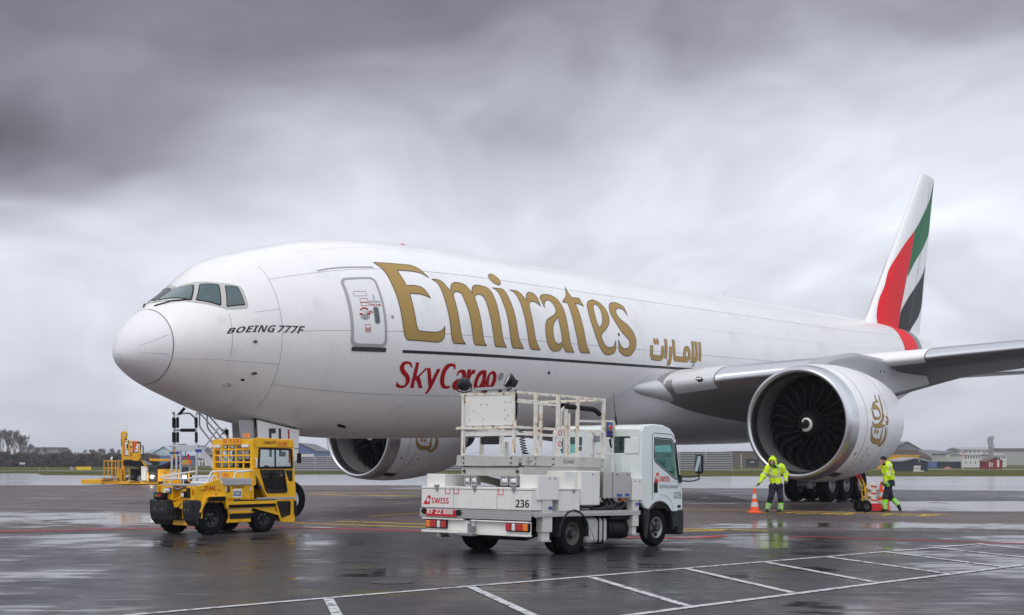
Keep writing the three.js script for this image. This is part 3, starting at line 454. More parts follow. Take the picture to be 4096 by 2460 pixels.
// probes, ports and vents on the nose and belly
const disc = (name, s, g, r, m, off = .012, ky = 1) => onSkin(name, [...Array(16)].map((_, i) => [s + r * Math.cos(i * .3927), g + r * ky * Math.sin(i * .3927)]), null, m, fuselage, F, off);
disc('static_port', 3.56, -.31, .07, MT.greyMetal); disc('sensor_port', 3.56, -.31, .03, MT.black, .016); disc('probe_base', 3.46, -1.97, .055, MT.black); disc('vent_port', 7.95, .46, .05, MT.greyMetal); disc('vent_cover', 12.96, -1.21, .13, MT.greyPaint); disc('vent_port', 15.48, -1.01, .06, MT.black); disc('vent_port', 19.6, .5, .06, MT.darkMetal); for (const [s, g] of [[16.6, -2.2], [17.3, -2.2]]) disc('vent_port', s, g, .16, MT.black, .012, .6);
{ const p = F(3.64, -1.6, .03); new G().rod([p.x, p.y, p.z], [p.x + .1, p.y, p.z + .05], .03).mesh('angle_vane', MT.black, fuselage); const q = F(3.15, -2.3, .0); new G().tube([[q.x, q.y, q.z], [q.x + .02, q.y - .06, q.z + .1], [q.x - .26, q.y - .06, q.z + .1]], .018, 6).mesh('pitot_probe', MT.greyMetal, fuselage); }
onSkin('intake_scoop', smoothPath([[7.25, -3.3], [7.6, -3.42], [7.66, -3.55], [7.3, -3.45]]), null, MT.black, fuselage, F, .012);
{ const p = fuse(11.6, Math.PI / 2); new G().ball(.11, p.x, p.y, 0, 1.3, .8, 1).mesh('beacon', MT.red, plane); for (const [s, h] of [[33, .35], [45, .4]]) { const a = fuse(s, Math.PI / 2); new G().slab([[0, 0], [.3, 0], [.25, h], [.12, h]], -.015, .015, 0).mesh('blade_antenna', MT.planeWhite, plane).position.copy(a); } }
for (const [s, g] of [[4.1, -2.6], [9, -2.4], [9.06, -2.46], [9.12, -2.4]]) disc('drain_hole', s, g, .014, MT.black, .006);

// ---- wings
const foil = (n = 26) => { const o = []; for (let i = 0; i <= n; i++) { const x = .5 * (1 + Math.cos(Math.PI * i / n)); o.push([x, 1]); } for (let i = 1; i <= n; i++) { const x = .5 * (1 - Math.cos(Math.PI * i / n)); o.push([x, -1]); } return o.map(([x, s]) => { const t = 5 * (.2969 * Math.sqrt(x) - .126 * x - .3516 * x * x + .2843 * x ** 3 - .1036 * x ** 4), c = .018 * Math.sin(Math.PI * x ** .8); return [x, (s > 0 ? t * .5 : -t * .5), c]; }); };
const foilPt = ([x, h, c], chord, tc, sL, yL, w, tw) => { const X = x * chord, Y = (h * tc * 2 + c) * chord; return V(sL + X * Math.cos(tw) + Y * Math.sin(tw) - X0, yL + Y * Math.cos(tw) - X * Math.sin(tw), w); };
const SEC = [[2.2, 21.3, 4.5, 14.8, .12, .105], [3.4, 22.7, 4.74, 13.5, .115, .1], [6.5, 24.85, 5.1, 10.9, .108, .08], [10.3, 27.45, 5.5, 8.0, .104, .045], [20, 34.1, 6.48, 5.0, .1, .02], [30, 40.9, 7.6, 2.3, .1, .0], [31.2, 42.4, 7.7, 1.3, .09, .0]];
const wingAt = (w) => { let k = 0; while (k < SEC.length - 2 && w > SEC[k + 1][0]) k++; const t = (w - SEC[k][0]) / (SEC[k + 1][0] - SEC[k][0]); return SEC[k].map((v, i) => lerp(v, SEC[k + 1][i], t)); };
const AF = foil();
function wing(sd) {
  const o = new THREE.Group(); o.name = 'wing'; plane.add(o);
  const nW = 44, skin = gridMesh('wing_skin', nW, AF.length - 1, (u, v) => { const s = wingAt(lerp(2.2, 31.2, u)), p = foilPt(AF[Math.round(v * (AF.length - 1))], s[3], s[4], s[1], s[2], s[0] * sd, s[5]); return p; }, MT.underWing, o, false);
  // bright metal slats wrap the leading edge
  const slat = (w0, w1, x0 = .0, up = .13, lo = .045, m = MT.lip, nm = 'slat') => {
    const pts = AF.filter(([x, h]) => h >= 0 ? x <= up : x <= lo); const top = [up, .5 * 5 * 2 * .0, 0];
    return gridMesh(nm, 16, pts.length - 1, (u, v) => { const s = wingAt(lerp(w0, w1, u)), c = pts[Math.round(v * (pts.length - 1))], p = foilPt(c, s[3], s[4], s[1], s[2], s[0] * sd, s[5]), q = foilPt([.1, 0, .01], s[3], s[4], s[1], s[2], s[0] * sd, s[5]); return p.add(p.clone().sub(q).setZ(0).normalize().multiplyScalar(.03)); }, m, o, false);
  };
  slat(4.75, 8.55); slat(11.15, 20.4); slat(20.5, 30.4); slat(8.6, 11.1, 0, .12, .04, MT.planeWhite, 'slat_gap_fairing');
  slat(3.2, 4.7, 0, .12, .05, MT.fairing, 'wing_root_edge');
  // upper skin trailing parts: flap seam lines underneath
  for (const xx of [.14, .62, .8]) gridMesh('flap_seam', 30, 1, (u, v) => { const s = wingAt(lerp(4, 30, u)), x = xx + v * .016 / s[3] * 2, i = AF.findIndex(([a], k) => k > 26 && a >= x), a = AF[i - 1], b = AF[i], t = (x - a[0]) / (b[0] - a[0] || 1); const p = foilPt(a.map((q, k) => lerp(q, b[k], t)), s[3], s[4], s[1], s[2], s[0] * sd, s[5]); p.y -= .006; return p; }, MT.darkMetal, o, false);
  for (const w of [6.2, 13.6, 18.8, 24]) { const s = wingAt(w), L = s[3] * .55, f = new G(); f.lathe([[0, 0], [.12, .2], [.24, .9], [.28, 2], [.2, 3.2], [.02, 4.2]].map(([r, x]) => [r, x / 4.2 * L]), 'x', 0, 0, 0, 16); const m = f.mesh('flap_track_fairing', MT.greyPaint, o); m.position.set(s[1] + s[3] * .62 - X0, s[2] - s[3] * .045, w * sd); m.rotation.z = -.03; m.scale.y = 1.5; }
  return o;
}
const lw = wing(1), rw = wing(-1);
// landing light in the left wing root
for (const o of [lw, rw]) { const sd = o === lw ? 1 : -1, s = wingAt(4.15); const p = V(s[1] + .12 - X0, s[2] + .05, 4.15 * sd); new G().ball(.2, p.x, p.y, p.z, .62, .62, 1.25).mesh('landing_light_lens', MT.glass, o); new G().ball(.05, p.x - .1, p.y + .02, p.z + .06 * sd).ball(.05, p.x - .08, p.y + .02, p.z + .15 * sd).mesh('landing_light', MT.chrome, o); }
// wing to body fairing
gridMesh('body_fairing', 70, 60, (u, v) => {               // swells smoothly out of the belly between the wing roots
  const s = lerp(17.5, 41, u), th = lerp(-.02, -Math.PI + .02, v), A = sstep(0, .26, u) * sstep(1, .7, u), side = Math.min(-th, Math.PI + th) - lerp(.8, .24, sstep(17.5, 22.6, s)) * sstep(43, 40, s);
  return fuse(s, th, (side > 0 ? .004 : -.03) + A * (.62 * sstep(.0, .55, side) - .2 * sstep(.5, 1.2, side)));
}, MT.fairing, plane, false);
// glove that runs the wing root forward into the body
for (const sd of [1, -1]) gridMesh('wing_root_glove', 24, 20, (u, v) => {
  const a = v * Math.PI * 2, L = lerp(20.9, 25.5, u), r = Math.sqrt(clamp(u * 1.02, 0, 1)) ; return V(L - X0, lerp(4.55, 4.5, u) + .66 * r * Math.sin(a), sd * (lerp(2.75, 2.9, u) + .75 * r * Math.cos(a)));
}, MT.fairing, plane);

// ---- engines
const NP = [[0, 1.755], [.02, 1.81], [.09, 1.855], [.2, 1.885], [.35, 1.9], [.6, 1.935]], NC = [[.61, 1.936], [.9, 1.97], [1.4, 2.0], [1.8, 2.015], [2.4, 2.01], [3, 1.98], [3.6, 1.93], [4.2, 1.86], [4.8, 1.77], [5.3, 1.66]], NI = [[0, 1.755], [.02, 1.71], [.09, 1.675], [.2, 1.65], [.42, 1.63]], ND = [[.43, 1.63], [.8, 1.615], [1.15, 1.625], [1.75, 1.62], [2.6, 1.6], [3.4, 1.55]];
const nacR = (x) => { const a = [...NP, ...NC]; let k = 0; while (k < a.length - 2 && x > a[k + 1][0]) k++; return lerp(a[k][1], a[k + 1][1], clamp((x - a[k][0]) / (a[k + 1][0] - a[k][0]))); };
function revolve(name, prof, m, parent, seg = 72) { return gridMesh(name, prof.length - 1, seg, (u, v) => { const p = prof[Math.round(u * (prof.length - 1))], a = v * 2 * Math.PI; return V(p[0], p[1] * Math.sin(a), p[1] * Math.cos(a)); }, m, parent); }
const bladeGeo = (() => { const b = gridMesh('b', 18, 6, (u, v) => { const r = lerp(.42, 1.595, u), ch = lerp(.34, .62, u), st = lerp(.35, 1.08, u), sw = .3 * Math.sin(u * Math.PI * 1.25 - .6) * u, k = (v - .5) * ch, th = sw / Math.max(r, .4) + k * Math.sin(st) / r; return V(1.3 + k * Math.cos(st) + .06 * Math.sin(v * 3), r * Math.cos(th), r * Math.sin(th)); }, null, null, false); return b.geometry; })();
const edgeGeo = (() => gridMesh('e', 18, 1, (u, v) => { const r = lerp(.46, 1.59, u), ch = lerp(.34, .62, u), st = lerp(.35, 1.08, u), sw = .3 * Math.sin(u * Math.PI * 1.25 - .6) * u, k = -.5 * ch - .006 + v * .022, th = sw / Math.max(r, .4) + k * Math.sin(st) / r; return V(1.29 + k * Math.cos(st), r * Math.cos(th), r * Math.sin(th)); }, null, null, false).geometry)();
function engine(sd, s0) {
  const e = new THREE.Group(); e.name = 'engine'; plane.add(e); e.position.set(s0 - X0, sd > 0 ? 3.15 : 3.05, 9.6 * sd);
  revolve('inlet_lip', [...NI].reverse().concat(NP.slice(1)), MT.lip, e); revolve('cowl', NC, MT.cowlWhite, e);
  revolve('inlet_duct', ND, MT.duct, e); revolve('fan_nozzle', [[5.3, 1.66], [5.25, 1.6], [4.2, 1.72]], MT.darkMetal, e);
  revolve('core_cowl', [[4.0, 1.25], [5.3, 1.12], [6.5, .8], [7.0, .68], [7.9, .02]], MT.darkMetal, e, 40);
  gridMesh('core_inlet', 1, 60, (u, v) => { const a = v * 2 * Math.PI, r = lerp(.3, 1.58, u); return V(3.1, r * Math.sin(a), r * Math.cos(a)); }, MT.greyMetal, e); for (let k = 0; k < 30; k++) { const s = new G().box(.5, 1.0, .02, 2.6, 1.07, 0).mesh('outlet_vane', MT.greyMetal, e); s.rotation.x = k * Math.PI / 15; } revolve('hub_fairing', [[1.35, .5], [1.8, .55], [3.1, .6]], MT.greyMetal, e, 40);
  for (let k = 0; k < 22; k++) for (const [nm, g, m] of [['fan_blade', bladeGeo, MT.blade], ['blade_edge', edgeGeo, MT.bladeEdge]]) { const b = shadows(new THREE.Mesh(g, m)); b.name = nm; b.rotation.x = k * Math.PI / 11 + .1; e.add(b); }
  const sp = revolve('spinner', [[.62, .001], [.64, .09], [.72, .2], [.86, .32], [1.08, .44], [1.35, .5]], MT.black, e, 40);
  const sx = (r) => { const t = [[0, .62], [.09, .64], [.2, .72], [.32, .86], [.44, 1.08]]; let k = 0; while (k < 3 && r > t[k + 1][0]) k++; return lerp(t[k][1], t[k + 1][1], (r - t[k][0]) / (t[k + 1][0] - t[k][0])); };
  const sw = [...Array(22)].map((_, i) => { const t = i / 21, a = 2.5 - t * 4.6, r = lerp(.06, .25, Math.sqrt(t)); return [r * Math.cos(a) * 1, r * Math.sin(a), lerp(.018, .05, t)]; }), L = [], R = [];
  sw.forEach((p, i) => { const a = sw[Math.max(0, i - 1)], b = sw[Math.min(21, i + 1)], d = Math.hypot(b[0] - a[0], b[1] - a[1]), nx = -(b[1] - a[1]) / d, ny = (b[0] - a[0]) / d; L.push([p[0] + nx * p[2], p[1] + ny * p[2]]); R.unshift([p[0] - nx * p[2], p[1] - ny * p[2]]); });
  onSkin('spinner_mark', L.concat(R), null, MT.letterWhite, e, (x, y, o) => V(sx(Math.hypot(x, y)) - o, y, x), .012, new TessellateModifier(.05, 6));
  const N = (x, g, off) => { const r = nacR(x) + off, a = g / 2; return V(x, r * Math.sin(a), sd * r * Math.cos(a)); };   // outboard side
  const N2 = (x, g, off) => { const r = nacR(x) + off, a = g / 2; return V(x, r * Math.sin(a), r * Math.cos(a)); };       // side towards the picture
  const st = [[[2.29, .479], [2.2, .378], [2.34, .348]], [[2.68, .492], [2.54, .351], [2.49, .184], [2.35, .023]], [[2.33, .359], [1.87, .32], [1.73, .238], [1.99, .26], [2.2, .202], [2.23, .102], [1.93, .051]], [[1.59, .238], [1.63, .139], [1.73, .07], [2.21, .058]], [[2.63, .144], [2.43, .043], [2.15, -.027], [1.72, -.056]], [[2.74, .104], [2.95, .045], [2.83, -.026], [2.72, .024]], [[1.54, .012], [1.68, -.056], [2.21, -.066], [2.67, -.056]], [[1.5, -.056], [1.52, -.174], [1.66, -.273], [1.99, -.325], [2.41, -.309], [2.39, -.216], [2.45, -.096]], [[2.73, -.077], [2.8, -.178], [2.79, -.302], [2.6, -.385], [2.31, -.381]]];
  st.forEach((q, i) => { const w = [.04, .05, .05, .05, .05, .05, .055, .075, .085][i], p = q.map(([x, t]) => [x, t * 2]); onSkin('emblem_outline', ribbon(p, w + .016, 5, .75), null, MT.goldDark, e, N2, .006); onSkin('emblem_stroke', ribbon(p, w, 5, .75), null, MT.gold, e, N2, .01); });
  for (const [x, t] of [[1.8, -.15], [2.02, -.16]]) onSkin('emblem_stroke', [[x, t * 2 - .1], [x + .1, t * 2], [x, t * 2 + .1], [x - .1, t * 2]], null, MT.gold, e, N2, .01);
  const seamE = (x, a, b, w = .008, m = MT.seam) => onSkin('cowl_seam', ribbon([...Array(20)].map((_, i) => [x, lerp(a, b, i / 19)]), w), null, m, e, N2, .005);
  seamE(1.15, -3, 2.2); seamE(2.95, -3, 2.2, .006);
  onSkin('cowl_seam', ribbon([...Array(14)].map((_, i) => [lerp(1.6, 1.25, i / 13), lerp(-.84, -2.6, i / 13)]), .012), null, MT.letterBlack, e, N2, .006);
  onSkin('warning_patch', [[.62, -2.0], [1.26, -2.02], [1.26, -2.3], [.62, -2.28]], null, MT.letterBlack, e, N2, .006);
  onSkin('data_plate', [[.84, -1.05], [.94, -1.05], [.94, -1.18], [.84, -1.18]], null, MT.seam, e, N2, .006); onSkin('data_plate', [[1.84, -1.1], [1.95, -1.1], [1.95, -1.2], [1.84, -1.2]], null, mat([.4, .42, .05], .5), e, N2, .006);
  onSkin('data_plate', ribbon([[1.7, -1.42], [1.85, -1.36], [1.9, -1.44], [1.78, -1.5], [1.7, -1.42]], .012), null, MT.seam, e, N2, .006);
  // pylon: upright blade from the cowl's crown into the wing
  const W = wingAt(9.6), py = new THREE.Shape([[1.1, 1.92], [2.2, 2.26], [4.2, 2.5], [W[1] - s0 + .5, W[2] - 3.15 + .1], [W[1] - s0 + 4.5, W[2] - 3.15 - .3], [W[1] - s0 + 4.9, W[2] - 3.15 - .75], [7.6, 1.0], [6.0, .7], [4.9, 1.2], [4.5, 1.7]].map((p) => new THREE.Vector2(...p)));
  new G().ext(py, .74, at(0, 0, -.37), .12).mesh('pylon', MT.greyPaint, e);
  for (const [x, y] of [[6.4, 1.9], [6.8, 1.9], [6.7, 1.4]]) new G().cyl(.035, .035, .02, x, y, .375, 'z', 10).mesh('pylon_drain', MT.black, e);
  // strake on the inboard shoulder
  return e;
}
engine(1, 20.2); engine(-1, 19.2);

// ---- tail
const finLE = (y) => lerp(49.9, 58.5, (y - 9.1) / 9.47), finTE = (y) => lerp(58.15, 60.87, (y - 9) / 9.5);
const finHalf = (s, y) => { const a = finLE(y), c = finTE(y) - a, x = clamp((s - a) / c), t = lerp(.52, .17, clamp((y - 9) / 9.5)); return Math.max(.004, t * 2 * (.2969 * Math.sqrt(x) - .126 * x - .3516 * x * x + .2843 * x ** 3 - .1036 * x ** 4) * 2.5 * 2); };
const fin = new THREE.Group(); fin.name = 'tail_fin'; plane.add(fin);
gridMesh('fin_skin', 24, 48, (u, v) => { const y = lerp(7.9, 18.57, u), a = finLE(y), c = finTE(y) - a, x = .5 * (1 + Math.cos(2 * Math.PI * v)), s = a + x * c; return V(s - X0, y, (v < .5 ? 1 : -1) * finHalf(s, y)); }, MT.planeWhite, fin);
gridMesh('fin_tip', 1, 24, (u, v) => { const y = 18.57, x = v, s = finLE(y) + x * (finTE(y) - finLE(y)); return V(s - X0, y, (u * 2 - 1) * finHalf(s, y)); }, MT.planeWhite, fin, false);
const FLAG = { red: [[50.51, 9.0], [50.61, 9.46], [51.2, 10.34], [52.01, 11.18], [52.82, 12.18], [53.87, 13.06], [55.15, 13.99], [56.58, 14.84, 1], [56.24, 14.11], [55.58, 12.84], [54.93, 11.82], [54.29, 10.74], [53.66, 9.67], [53.3, 8.7, 1], [50.51, 8.9, 1]], green: [[56.58, 14.84, 1], [57.36, 15.34], [58.51, 16.18], [59.69, 17.08], [60.4, 17.94], [60.79, 18.5, 1], [60.64, 17.97], [60.13, 16.4], [59.82, 15.19], [59.21, 14.61], [58.05, 13.83], [56.47, 12.93], [55.11, 11.93, 1], [55.37, 12.42], [56.24, 14.11]], black: [[59.14, 13.07, 1], [58.51, 12.48], [57.14, 11.7], [55.58, 10.92], [54.5, 10.28], [53.87, 9.84], [53.66, 9.52], [53.3, 8.7, 1], [55.3, 8.6, 1], [56.24, 9.13], [57.59, 9.78], [58.35, 10.45], [58.6, 11.25], [58.83, 12.26]] };
for (const sd of [1, -1]) for (const [k, m] of [['red', MT.flagRed], ['green', MT.flagGreen], ['black', MT.flagBlack]]) onSkin(k + '_flag_field', smoothPath(FLAG[k]), null, m, fin, (s, y, o) => V(s - X0, y, sd * (finHalf(s, y) + o)), .014, new TessellateModifier(.16, 8));
onSkin('rudder_seam', ribbon([[55.6, 9.2], [57.7, 13.4], [59.9, 18.3]], .02), null, MT.seam, fin, (s, y, o) => V(s - X0, y, finHalf(s, y) + o), .016);
for (const sd of [1, -1]) for (const [q, m] of [[[[50.6, 4.2], [50.44, 3.35], [49.2, 1.98], [48.6, .96], [48.3, -.5], [51.3, -.5], [51.75, 1.08], [52.3, 2.2], [52.6, 3.2], [52.9, 4.0]], MT.flagRed], [[[52.9, 4.0], [52.6, 3.2], [52.3, 2.2], [51.75, 1.08], [51.3, -.5], [52.1, -.5], [52.7, 1.08], [53.4, 2.2], [54.0, 3.2]], mat([.2, .24, .24], .4)]]) onSkin('tail_stripe', q, null, m, fuselage, (s, g, o) => { const p = F(s, g, o); p.z *= sd; return p; }, .008);
for (const sd of [1, -1]) { const ts = (u) => [lerp(.6, 10.4, u), lerp(54.6, 61.6, u), CL + lerp(.2, .55, u), lerp(6.4, 2.4, u), .09, 0]; gridMesh('tailplane', 20, AF.length - 1, (u, v) => { const s = ts(u); return foilPt(AF[Math.round(v * (AF.length - 1))], s[3], s[4], s[1], s[2], s[0] * sd, 0); }, MT.greyPaint, plane, false); }

// ---- landing gear
const gnd = (s) => -Math.tan(PITCH) * (s - 32);              // the ground in the aircraft's own axes
function wheel(parent, x, y, z, r, w, rim, seg = 36, rimR = .52, tm = MT.rubber) {
  const t = [[r * rimR, -w * .42], [r * .8, -w * .5], [r * .95, -w * .46], [r, -w * .3], [r, w * .3], [r * .95, w * .46], [r * .8, w * .5], [r * rimR, w * .42]];
  const T = new G().lathe(t, 'z', x, y, z, seg); for (const k of [-.16, 0, .16]) T.add(new THREE.TorusGeometry(r + .001, .006, 4, seg), at(x, y, z + k * w)); T.mesh('tyre', tm, parent);
  return new G().lathe([[.02, -w * .2], [r * .18, -w * .22], [r * .3, -w * .1], [r * rimR * .8, -w * .16], [r * rimR * .92, -w * .42], [r * rimR, -w * .43], [r * rimR, w * .43], [r * rimR * .92, w * .42], [r * rimR * .8, w * .16], [r * .3, w * .1], [r * .18, w * .22], [.02, w * .2]], 'z', x, y, z, seg).mesh('rim', rim, parent);
}
const mg = (sd) => {
  const o = new THREE.Group(); o.name = 'main_landing_gear'; plane.add(o); o.position.set(31.83 - X0, 0, 5.5 * sd);
  for (const ax of [-1.47, 0, 1.47]) { const gy = gnd(31.83 + ax) + .66; for (const z of [-.7, .7]) wheel(o, ax, gy, z, .66, .5, MT.rimGrey, 40, .46); new G().rod([ax, gy, -.75], [ax, gy, .75], .09).mesh('axle', MT.greyMetal, o); }
  new G().bar([-1.6, .66, 0], [1.6, .6, 0], .3, .3, .04).mesh('bogie_beam', MT.greyMetal, o); new G().rod([0, .7, 0], [.1, 3.6, -.6 * sd], .19, 16).rod([0, 1.4, 0], [1.6, 3.3, -.4 * sd], .08).rod([.03, 1.6, 0], [.1, 3.2, -2 * sd], .08).mesh('strut', MT.greyMetal, o);
  new G().box(2.3, 1.5, .05, .2, 2.4, .55 * sd, 0, 0, 0, .02).mesh('gear_door', MT.planeWhite, o);
};
mg(1); mg(-1);
{
  const o = new THREE.Group(); o.name = 'nose_landing_gear'; plane.add(o); o.position.set(6.05 - X0, 0, 0); const g0 = gnd(6.05);
  for (const z of [-.46, .46]) { wheel(o, 0, g0 + .545, z, .545, .4, MT.rimWhite, 40, .5); }
  new G().rod([0, g0 + .545, -.5], [0, g0 + .545, .5], .07).rod([0, g0 + .5, 0], [-.05, 3.6, 0], .13, 16).rod([0, 1.7, 0], [-1.2, 3.2, 0], .06).mesh('strut', MT.greyMetal, o);
  new G().box(.25, .3, .5, -.2, g0 + 1.15, 0, 0, 0, 0, .03).mesh('steering_unit', MT.darkMetal, o);
  for (const sd of [1, -1]) {
    const D = new G().ext([[-1.42, 3.36], [.15, 3.07], [.09, 2.28], [-.2, 2.05], [-1.35, 2.05]], .05, at(sd > 0 ? 0 : .5, 0, .82 * sd - .025), .012).mesh('gear_door', MT.planeWhite, o);
    for (const [t, x] of [['F', -1.01], ['L', -.65]]) new G().add(textGeo(t, .8, { sx: .55 }), at(x, 2.33, .82 * sd + .03 * sd, sd > 0 ? 0 : Math.PI)).mesh('registration_letter', MT.letterBlack, D);
    new G().box(.045, .95, .006, -.27, 2.62, .82 * sd + .03 * sd, 0, 0, .02).mesh('door_stripe', MT.letterRed, D);
  }
  
  new G().slab([[-2.0, 3.36], [-1.45, 3.36], [-1.45, 2.2], [-1.85, 2.3]], .7, .74).mesh('gear_door', MT.greyPaint, o, 'grey forward nose gear door');
}

// ================================================================ white platform truck (own axes: x forward, y up, z to its right; origin under the right rear tyre)
const rustTex = dataTex(512, (i, j) => { const n = tn(i, j, 512), m = tn((i * 2) % 512, (j * 2) % 512, 512), r = sstep(.57, .66, n * .6 + m * .4), s = sstep(.46, .58, n * .6 + m * .4) * .45; return [lerp(lerp(240, 226, s), 138, r), lerp(lerp(238, 200, s), 82, r), lerp(lerp(230, 150, s), 34, r)]; }, { srgb: true });
const TM = { rail: mat([.9, .9, .9], .5, 0, { map: rustTex }), plate: mat([.5, .5, .49], .42, .75), galv: mat([.46, .47, .46], .5, .55), dirtyGrey: painted([.5, .5, .49], .55) };
const railMesh = (g, name, p) => { const m = g.mesh(name, TM.rail, p); boxUV(m.geometry, 1.1); return m; };
const PS = 40 * Math.PI / 180;
const truck = thing('platform_truck', 'white airport service truck with railed lift platform seen from behind', 'truck', [1.08, 0, -23.0], Math.PI / 2 - PS);
truck.rotation.z = -.021;
{
  const t = truck, Yl = (x, y) => y + .021 * x, bxm = (nm, m, x0, x1, y0, y1, z0, z1, bev = .012, p = t) => { const o = new G().span(x0, x1, Yl((x0 + x1) / 2, y0), Yl((x0 + x1) / 2, y1), z0, z1, bev).mesh(nm, m, p); boxUV(o.geometry, .7); return o; };
  // running gear
  const tyre = (x, z, rim) => { const g = new THREE.Group(); g.name = 'wheel'; t.add(g); g.position.set(x, .36 + .021 * x, z); wheel(g, 0, 0, 0, .36, .2, rim, 36, .58); return g; };
  for (const z of [-.12, -.34, -2.1, -2.32]) { const w = tyre(.03, z, TM.hubRust || (TM.hubRust = mat([.1, .085, .075], .6, .5))); new G().cyl(.08, .07, .12, 0, 0, z > -1 ? .06 : -.06, 'z', 14).mesh('hub', MT.darkMetal, w); }
  for (const z of [-.16, -2.08]) { const w = tyre(2.78, z, MT.rimGrey), s = z > -1 ? 1 : -1; new G().cyl(.085, .075, .06, 0, 0, .1 * s, 'z', 16).mesh('hub', MT.darkMetal, w); for (let k = 0; k < 5; k++) { const a = k * 1.2566; new G().cyl(.035, .035, .02, .135 * Math.cos(a), .135 * Math.sin(a), .055 * s, 'z', 10).mesh('rim_hole', MT.black, w); } }
  bxm('chassis_rail', MT.darkMetal, -1.0, 3.2, .5, .66, -.72, -.64); bxm('chassis_rail', MT.darkMetal, -1.0, 3.2, .5, .66, -1.9, -1.82);
  new G().rod([.03, .38, -2.2], [.03, .38, -.2], .07, 12).ball(.16, .03, .38, -1.2).mesh('rear_axle', MT.darkMetal, t); new G().box(.5, .14, .9, -.55, .36, -.9, 0, 0, .2).box(.3, .2, 1.6, .4, .4, -1.2).mesh('underbody', MT.black, t);
  // deck
  bxm('deck', TM.galv, -1.13, 2.12, .67, .76, -2.63, -.02, .006);
  bxm('deck_edge', TM.plate, -1.15, -1.13, .635, .8, -2.68, -.04, .004); bxm('deck_edge', TM.plate, -1.1, 2.12, .665, .73, -.02, 0, .003);
  const stud = new THREE.BoxGeometry(.05, .012, .006); 
  { const g = new G(); for (let k = 0; k < 52; k++) for (let r = 0; r < 3; r++) g.add(stud, at(-1.152, .665 + r * .05, -1.73 + k * .032, -Math.PI / 2, 0, (k + r) % 2 ? .7 : -.7)); const o = g.mesh('tread_studs', TM.plate, t); o.userData.kind = 'stuff'; }
  { const g = new G(); for (let k = 0; k < 70; k++) g.add(stud, at(-1.08 + k * .046, .7 + .021 * (-1.08 + k * .046), .002, 0, 0, k % 2 ? .7 : -.7)); const o = g.mesh('tread_studs', TM.plate, t); o.userData.kind = 'stuff'; }
  // tail: ledge, light beam, lamps, hitch
  bxm('rear_ledge', MT.white, -1.16, -1.06, .595, .625, -2.62, -1.6); bxm('rear_ledge', MT.white, -1.16, -1.06, .585, .615, -1.42, -.08);
  bxm('rear_beam', MT.white, -1.1, -1.04, .4, .6, -2.55, -1.5); bxm('rear_beam', MT.white, -1.1, -1.04, .39, .59, -1.45, -.1); bxm('underrun_bar', MT.white, -1.17, -1.05, .355, .4, -2.62, -1.46); bxm('underrun_bar', MT.white, -1.15, -1.05, .35, .39, -1.4, -.08);
  for (const z0 of [-2.54, -.6]) {
    const L = new THREE.Group(); L.name = 'tail_light'; t.add(L); const flip = z0 < -2 ? 1 : -1, cx = z0 + .26, zz = (a) => cx + flip * (a - .26);
    new G().box(.05, .16, .54, -1.12, .49, cx, 0, 0, 0, .03).mesh('housing', MT.black, L);
    const lens = (nm, m, a, b) => new G().box(.03, .125, b - a - .004, -1.15, .49, zz((a + b) / 2), 0, 0, 0, .012).mesh(nm, m, L);
    lens('amber_lens', MT.amber, .02, .13); lens('red_lens', MT.redLens, .13, .28); lens('white_lens', MT.lensWhite, .3, .38); lens('red_lens', MT.redLens, .4, .52);
  }
  { const h = new G(); h.box(.3, .05, .34, -1.15, .33, -1.42, 0, 0, 0, .01).box(.2, .16, .12, -1.12, .4, -1.38, 0, 0, 0, .02).cyl(.035, .035, .2, -1.22, .43, -1.38).rod([-1.2, .4, -1.26], [-1.2, .58, -1.24], .012).ball(.04, -1.22, .52, -1.38).mesh('tow_hitch', MT.greyMetal, t); }
  { const p = bxm('number_plate', MT.red, -1.175, -1.155, .655, .775, -2.5, -1.76, .004); new G().add(textGeo('RF 22 800', .085, { fit: .64 }), at(-1.178, .675, -2.47, -Math.PI / 2)).mesh('plate_lettering', MT.letterWhite, p); new G().cyl(.055, .055, .04, -1.16, .72, -2.56, 'x', 16).mesh('plate_lamp', MT.black, t); new G().cyl(.055, .055, .04, -1.16, .71, -1.7, 'x', 16).mesh('plate_lamp', MT.black, t); }
  // rear tool boxes
  [[-2.65, -1.86], [-1.85, -.82], [-.81, -.04]].forEach(([a, b], i) => {
    const B = new THREE.Group(); B.name = 'tool_box'; t.add(B); const x1 = i === 2 ? -.62 : -.7;
    bxm('box_body', MT.white, -1.145, x1, .805, 1.145, a, b, .01, B); bxm('lid', MT.white, -1.152, x1 + .005, 1.15, 1.2, a - .003, b + .003, .012, B);
    const zl = (a + b) / 2; new G().box(.02, .07, .07, -1.158, 1.155, zl, 0, 0, 0, .006).box(.02, .03, .12, -1.156, 1.19, zl).box(.025, .05, .025, -1.165, 1.12, zl + .01).mesh('latch', MT.greyMetal, B);
    if (i < 2 || 1) for (const q of i === 0 ? [-1.99] : i === 1 ? [-1.78] : [-.72]) { const f = new G(); f.box(.004, .012, .12, -1.15, 1.05, q).box(.004, .12, .012, -1.15, 1.105, q - .055).box(.004, .12, .012, -1.15, 1.105, q + .055); f.mesh('tape_mark', MT.pinkTape, B); }
